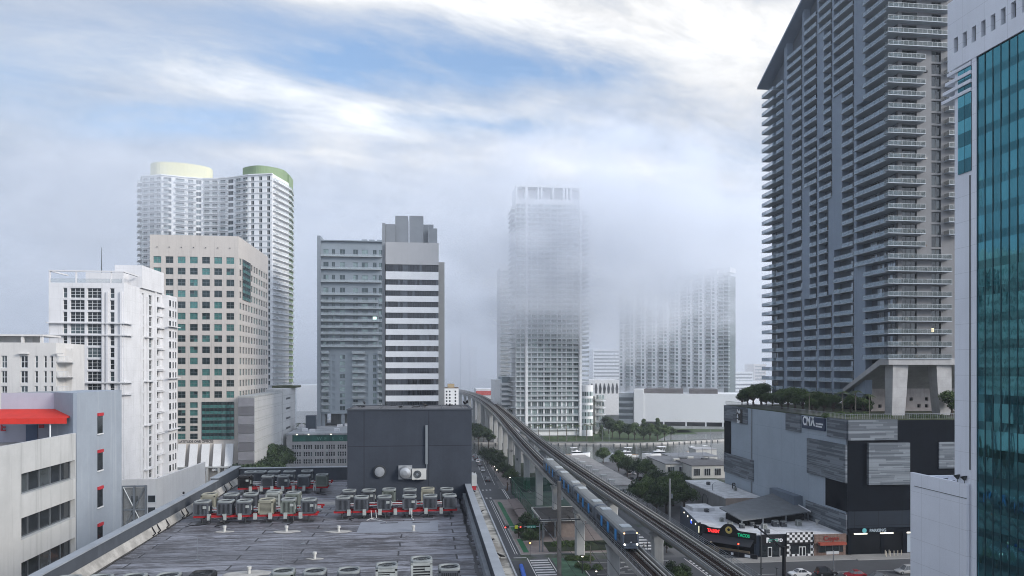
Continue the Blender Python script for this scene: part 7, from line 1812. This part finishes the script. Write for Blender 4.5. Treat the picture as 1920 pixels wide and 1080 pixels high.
mb = MB(); mb.tube([(x + .75, y, 0), (x + .75, y, h + .3)], .15, 8); mb.tube([(x + .75, y, h), (x + 3.6, y - 2, h - 3.2)], .05, 5); mb.build('second_pole', [METAL], bpy.data.objects['signal_mast'])
x, y = G(1470, 150); ex, ey = G(1416, 172)
signal('signal_mast', 'thick black signal mast with a green sign in front of the checkered shop', x, y, 7.6, (ex - x, ey - y), [(.95, 9)], [(.35, 'SW 1 AV', 2.1)], None, BLKW, .42)
x, y = G(1427, 150); pole('signal_post', 'slim dark post left of the thick black signal mast', 'post', x, y, 11.8, .14, DMETAL)
for i, (px, yy) in enumerate(((1428, 1064), (1456, 1062), (1365, 1066))):
    x, y = G(px, 150); pole('pedestrian_signal', f'black pedestrian signal on a short post, {ORD[i]} from the thick signal mast', 'pedestrian signal', x, y, 3.6, .07, DMETAL, None, DFR, 'pedestrian signals')
for i, (px, py, c) in enumerate(((1229, 1050, 'red'), (1384, 1045, 'red'), (994, 1043, 'orange'))):
    x, y = gp(px, py); T = pole('walk_signal', ['lit red walk signal beside the striped crossing under the tracks', 'lit red walk signal in front of the taco bar', 'lit orange hand signal beside the small trees'][i], 'pedestrian signal', x, y, 2.9, .06, DMETAL)
    mb = MB(); mb.box(-.2, .2, -.15, .15, 2.9, 3.4); mb.build('signal_box', [BLKW], T, world=False); mb = MB(); mb.box(-.13, .13, -.18, -.151, 2.98, 3.3); mb.build('lens', [emat('walk_' + c, (1., .05, .02) if c == 'red' else (1., .35, .08), 4.)], T, world=False)
x, y = G(1563, 158); T = thing('signal_post', 'grey post with a white lettered arm in front of the brick restaurant', 'sign post', (x, y, 0)); mb = MB(); mb.tube([(0, 0, 0), (0, 0, 5.4)], .1, 8); mb.build('post', [METAL], T, world=False); mb = MB(); mb.box(-1.6, 1.2, -.06, .06, 4.6, 5.2); mb.build('sign_panel', [mat('pale_sign_panel', (.45, .46, .47), .5)], T, world=False)
# pavilion, shelters, court fence
T = thing('pavilion', 'flat roofed pavilion with a dark roof and white rim under the rail line', 'pavilion', (34, 195, 0))
mb = MB(); mb.box(29.3, 41, 190, 207, 4.7, 4.9); mb.build('roof', [mat('dark_pavilion_roof', (.05, .048, .048), .85, .3, .5)], T)
mb = MB()
for q in ((29.1, 41.2, 189.8, 189.99), (29.1, 41.2, 207.01, 207.2), (29.1, 29.29, 190, 207), (41.01, 41.2, 190, 207)): mb.box(*q, 4.5, 5.1)
mb.build('white_rim', [LWALL], T)
mb = MB(); mb.box(33.5, 41, 191, 206, 0, 4.69); mb.build('wall', [mat('pavilion_brick', (.20, .165, .15), .85, .15, 1.)], T)
for xx, yy in ((30, 190.6), (30, 206.3), (33, 190.6)): mb = MB(); mb.box(xx - .2, xx + .2, yy - .2, yy + .2, 0, 4.69); mb.build('column', [METAL], T)
for i, (y0_, y1_) in enumerate(((199, 215), (216, 232))):
    T = thing('bus_shelter', ['nearer', 'farther'][i] + ' of two long brown roofed shelters beside the green strip', 'shelter', (26.6, y0_, 0), 0, 'brown roofed shelters')
    mb = MB(); mb.hexa([(25.2, y0_, 2.8), (28.2, y0_, 3.1), (28.2, y1_, 3.1), (25.2, y1_, 2.8), (25.2, y0_, 2.95), (28.2, y0_, 3.25), (28.2, y1_, 3.25), (25.2, y1_, 2.95)]); mb.build('roof', [mat('brown_shelter_roof', (.13, .105, .10), .8, .12, .8)], T)
    for yy in (y0_ + .5, y1_ - .5, (y0_ + y1_) / 2): mb = MB(); mb.box(27.6, 27.8, yy - .1, yy + .1, 0, 3.0); mb.build('post', [DMETAL], T)
    mb = MB(); mb.box(27.1, 27.5, y0_ + 1, y1_ - 1, .45, .55); mb.build('bench', [WOOD], T)
T = thing('court_fence', 'tall green mesh fence around the court under the rail line', 'fence', (30, 230, 0))
GM = mat('green_fence_steel', (.015, .10, .055), .5); GMS = railglass('green_mesh', (.015, .10, .06), .5)
for (xa, ya, xb, yb) in ((29.6, 209, 29.6, 262), (29.6, 262, 46, 262)):
    F = Fr(xa, ya, xb - xa, yb - ya); L = math.hypot(xb - xa, yb - ya); nn_ = int(L / 4.4)
    for k in range(nn_ + 1): mb = MB(); u = L * k / nn_; mb.fb(F, u - .06, u + .06, -.06, .06, 0, 5.2); mb.build('post', [GM], T)
    for k in range(nn_): mb = MB(); mb.fb(F, L * k / nn_ + .07, L * (k + 1) / nn_ - .07, -.01, .01, .2, 5.1); mb.build('mesh_panel', [GMS], T)
    mb = MB(); mb.fb(F, 0, L, -.05, .05, 5.201, 5.3); mb.build('top_rail', [GM], T)
sheet('court', [rect(30.5, 46, 210, 261)], mat('court_surface', (.06, .10, .075), .8, .3, .15), .14)
T = thing('blue_barrier', 'long rounded bright blue barrier at the street corner below the ledge', 'barrier', (18.6, 160, 0))
a, b_ = gp(977, 1057, 1), gp(987, 1092, 1); mb = MB(); mb.tube([(a[0], a[1], .62), (a[0] * .97 + b_[0] * .03, a[1] - .3, .62), (b_[0], b_[1], .62)], [.3, .48, .48], 12); mb.build('cover', [mat('bright_blue', (.02, .10, .45), .5)], T)
for k in range(6): q = (a[0] + (b_[0] - a[0]) * (k + .5) / 6, a[1] + (b_[1] - a[1]) * (k + .5) / 6); mb = MB(); mb.box(q[0] - .5, q[0] + .5, q[1] - .15, q[1] + .15, .005, .15); mb.build('foot', [DMETAL], T)
T = thing('timber_stump', 'upright brown timber post on the paved corner past the crosswalk', 'post', (*gp(951, 920), 0)); mb = MB(); mb.tube([(0, 0, 0), (.1, 0, 1.4), (0, .1, 3.)], [.4, .3, .22], 8); mb.tube([(.05, 0, 1.8), (.6, 0, 2.4)], .1, 6); mb.build('timber', [mat('brown_timber', (.10, .06, .04), .9)], T, world=False)
# bollards at the parking entrance
BOL = None
for i in range(7):
    x = 106.2 + 1.1 * (i % 5) + .5 * (i > 4); y = 162.6 + .8 * i * .3
    lab = f'pale bollard at the parking entrance, {ORD[i]} from the brick restaurant'
    if BOL is None:
        BOL = thing('bollard', lab, 'bollard', (x, y, .13), 0, 'bollards at the parking entrance'); mb = MB(); mb.tube([(0, 0, 0), (0, 0, 1.2)], .09, 8); mb.build('post', [mat('cream_bollard', (.5, .45, .36), .6)], BOL, world=False); mb = MB(); mb.tube([(0, 0, 1.201), (0, 0, 1.26)], .1, 8); mb.build('cap', [METAL], BOL, world=False)
    else: dup(BOL, (x, y, .13), 0, lab)
# two people by the kerb
def person(label, x, y, rz, top, legs, skin=(.25, .15, .10)):
    T = thing('person', label, 'person', (x, y, .13), rz)
    me = bpy.data.meshes.new('body')
    J = [(0, 0, .95, .15), (0, 0, 1.2, .16), (0, 0, 1.42, .14), (0, 0, 1.52, .055), (0, .01, 1.6, .085), (0, .01, 1.7, .1), (0, 0, 1.78, .06)]
    V = [j[:3] for j in J]; R = [j[3] for j in J]; E = [(i, i + 1) for i in range(6)]
    for s in (-1, 1):
        k = len(V); V += [(s * .1, 0, .88), (s * .11, .05 * s + .02, .48), (s * .11, .12 * s, .08), (s * .11, .12 * s + .16, .04)]; R += [.095, .065, .045, .04]; E += [(0, k), (k, k + 1), (k + 1, k + 2), (k + 2, k + 3)]
        k = len(V); V += [(s * .2, 0, 1.42), (s * .25, -.03, 1.14), (s * .24, .1, .9), (s * .24, .14, .8)]; R += [.06, .045, .035, .03]; E += [(2, k), (k, k + 1), (k + 1, k + 2), (k + 2, k + 3)]
    me.from_pydata(V, E, []); o = bpy.data.objects.new('body', me); COL.objects.link(o)
    md = o.modifiers.new('s', 'SKIN'); sv = me.skin_vertices[0].data
    for i, r in enumerate(R): sv[i].radius = (r, r * .8)
    sv[0].use_root = True; o.modifiers.new('d', 'SUBSURF').levels = 1
    dg = bpy.context.evaluated_depsgraph_get(); m2 = bpy.data.meshes.new_from_object(o.evaluated_get(dg)); bpy.data.objects.remove(o)
    for q in (top, legs, skin): m2.materials.append(mat('cloth_%s' % (str(q)), q, .85))
    for p in m2.polygons: z = p.center.z; p.material_index = 2 if z > 1.5 or (abs(p.center.x) > .2 and z < .95) else (1 if z < .95 else 0)
    o = bpy.data.objects.new('body', m2); COL.objects.link(o); o.parent = T
    mb = MB(); mb.tube([(0, -.02, 1.7), (0, -.02, 1.83)], [.115, .06], 10); mb.build('hair', [DARK], T, world=False)
person('person in a dark shirt and grey trousers walking beside the striped crossing', *gp(1214, 1031), .6, (.03, .035, .05), (.10, .10, .11))
person('person in a pale shirt and dark trousers standing at the kerb by the crossing', *gp(1207, 1033), 2.2, (.35, .34, .33), (.03, .03, .04))
# ================================================================ air
def volmat(name, dens, col, aniso=.2, het=None):
    m = bpy.data.materials.new(name); m.use_nodes = True; n = NT(m.node_tree); n.n.clear()
    v = n.node('ShaderNodeVolumePrincipled'); o = n.node('ShaderNodeOutputMaterial'); n.l.new(v.outputs[0], o.inputs['Volume'])
    v.inputs['Color'].default_value = (*col, 1); v.inputs['Density'].default_value = dens; v.inputs['Anisotropy'].default_value = aniso
    if het: n.put(v.inputs['Density'], het(n))
    return m
mb = MB(); mb.box(-2950, 2950, -350, 3050, -1.2, 215)
tag(mb.build('haze', [volmat('haze_air',   .00016, (.84, .89, .97))]), kind='stuff')
# drifting banks of low cloud that swallow the middle of the towers
def bank(name, cx, cy, cz, rx, ry, rz, dens, seed, thr=.42):
    m = bpy.data.materials.new(name + '_air'); m.use_nodes = True; n = NT(m.node_tree); n.n.clear()
    v = n.node('ShaderNodeVolumePrincipled'); o = n.node('ShaderNodeOutputMaterial'); n.l.new(v.outputs[0], o.inputs['Volume'])
    v.inputs['Color'].default_value = (.90, .93, .98, 1); v.inputs['Anisotropy'].default_value = .2
    tc = n.node('ShaderNodeTexCoord').outputs['Object']
    q = n.mapping(tc, (1 / rx, 1 / ry, 1 / rz)); ln = n.node('ShaderNodeVectorMath', operation='LENGTH'); n.put(ln.inputs[0], q)
    nz = n.noise(n.mapping(tc, (1, 1, 1.6), (seed * 31., 0, 0)),   .024, 5, .6)
    f = n.math('ADD', n.math('SUBTRACT', 1., ln.outputs['Value']), n.math('MULTIPLY', n.math('SUBTRACT', nz, .5), 2.2))
    n.put(v.inputs['Density'], n.math('MULTIPLY', n.ramp(f, .0, .75), dens))
    mb = MB(); mb.loft([[(rx * s * cos(2 * pi * j / 16), ry * s * sin(2 * pi * j / 16), rz * z) for j in range(16)] for z, s in ((-1., .05), (-.92, .4), (-.7, .72), (-.38, .93), (0, 1), (.38, .93), (.7, .72), (.92, .4), (1, .05))])
    ob = mb.build(name, [m], None); ob.location = (cx, cy, cz); tag(ob, kind='stuff'); return ob
bank('fog', 112, 452, 122, 146, 68, 84, .036, 1)
bank('fog', 138, 592, 118, 95, 90, 70, .015, 2)
bank('fog', -150, 372, 124, 70, 34, 44, .016, 3)
bank('fog', 160, 1080, 90, 1500, 640, 300, .0034, 4)
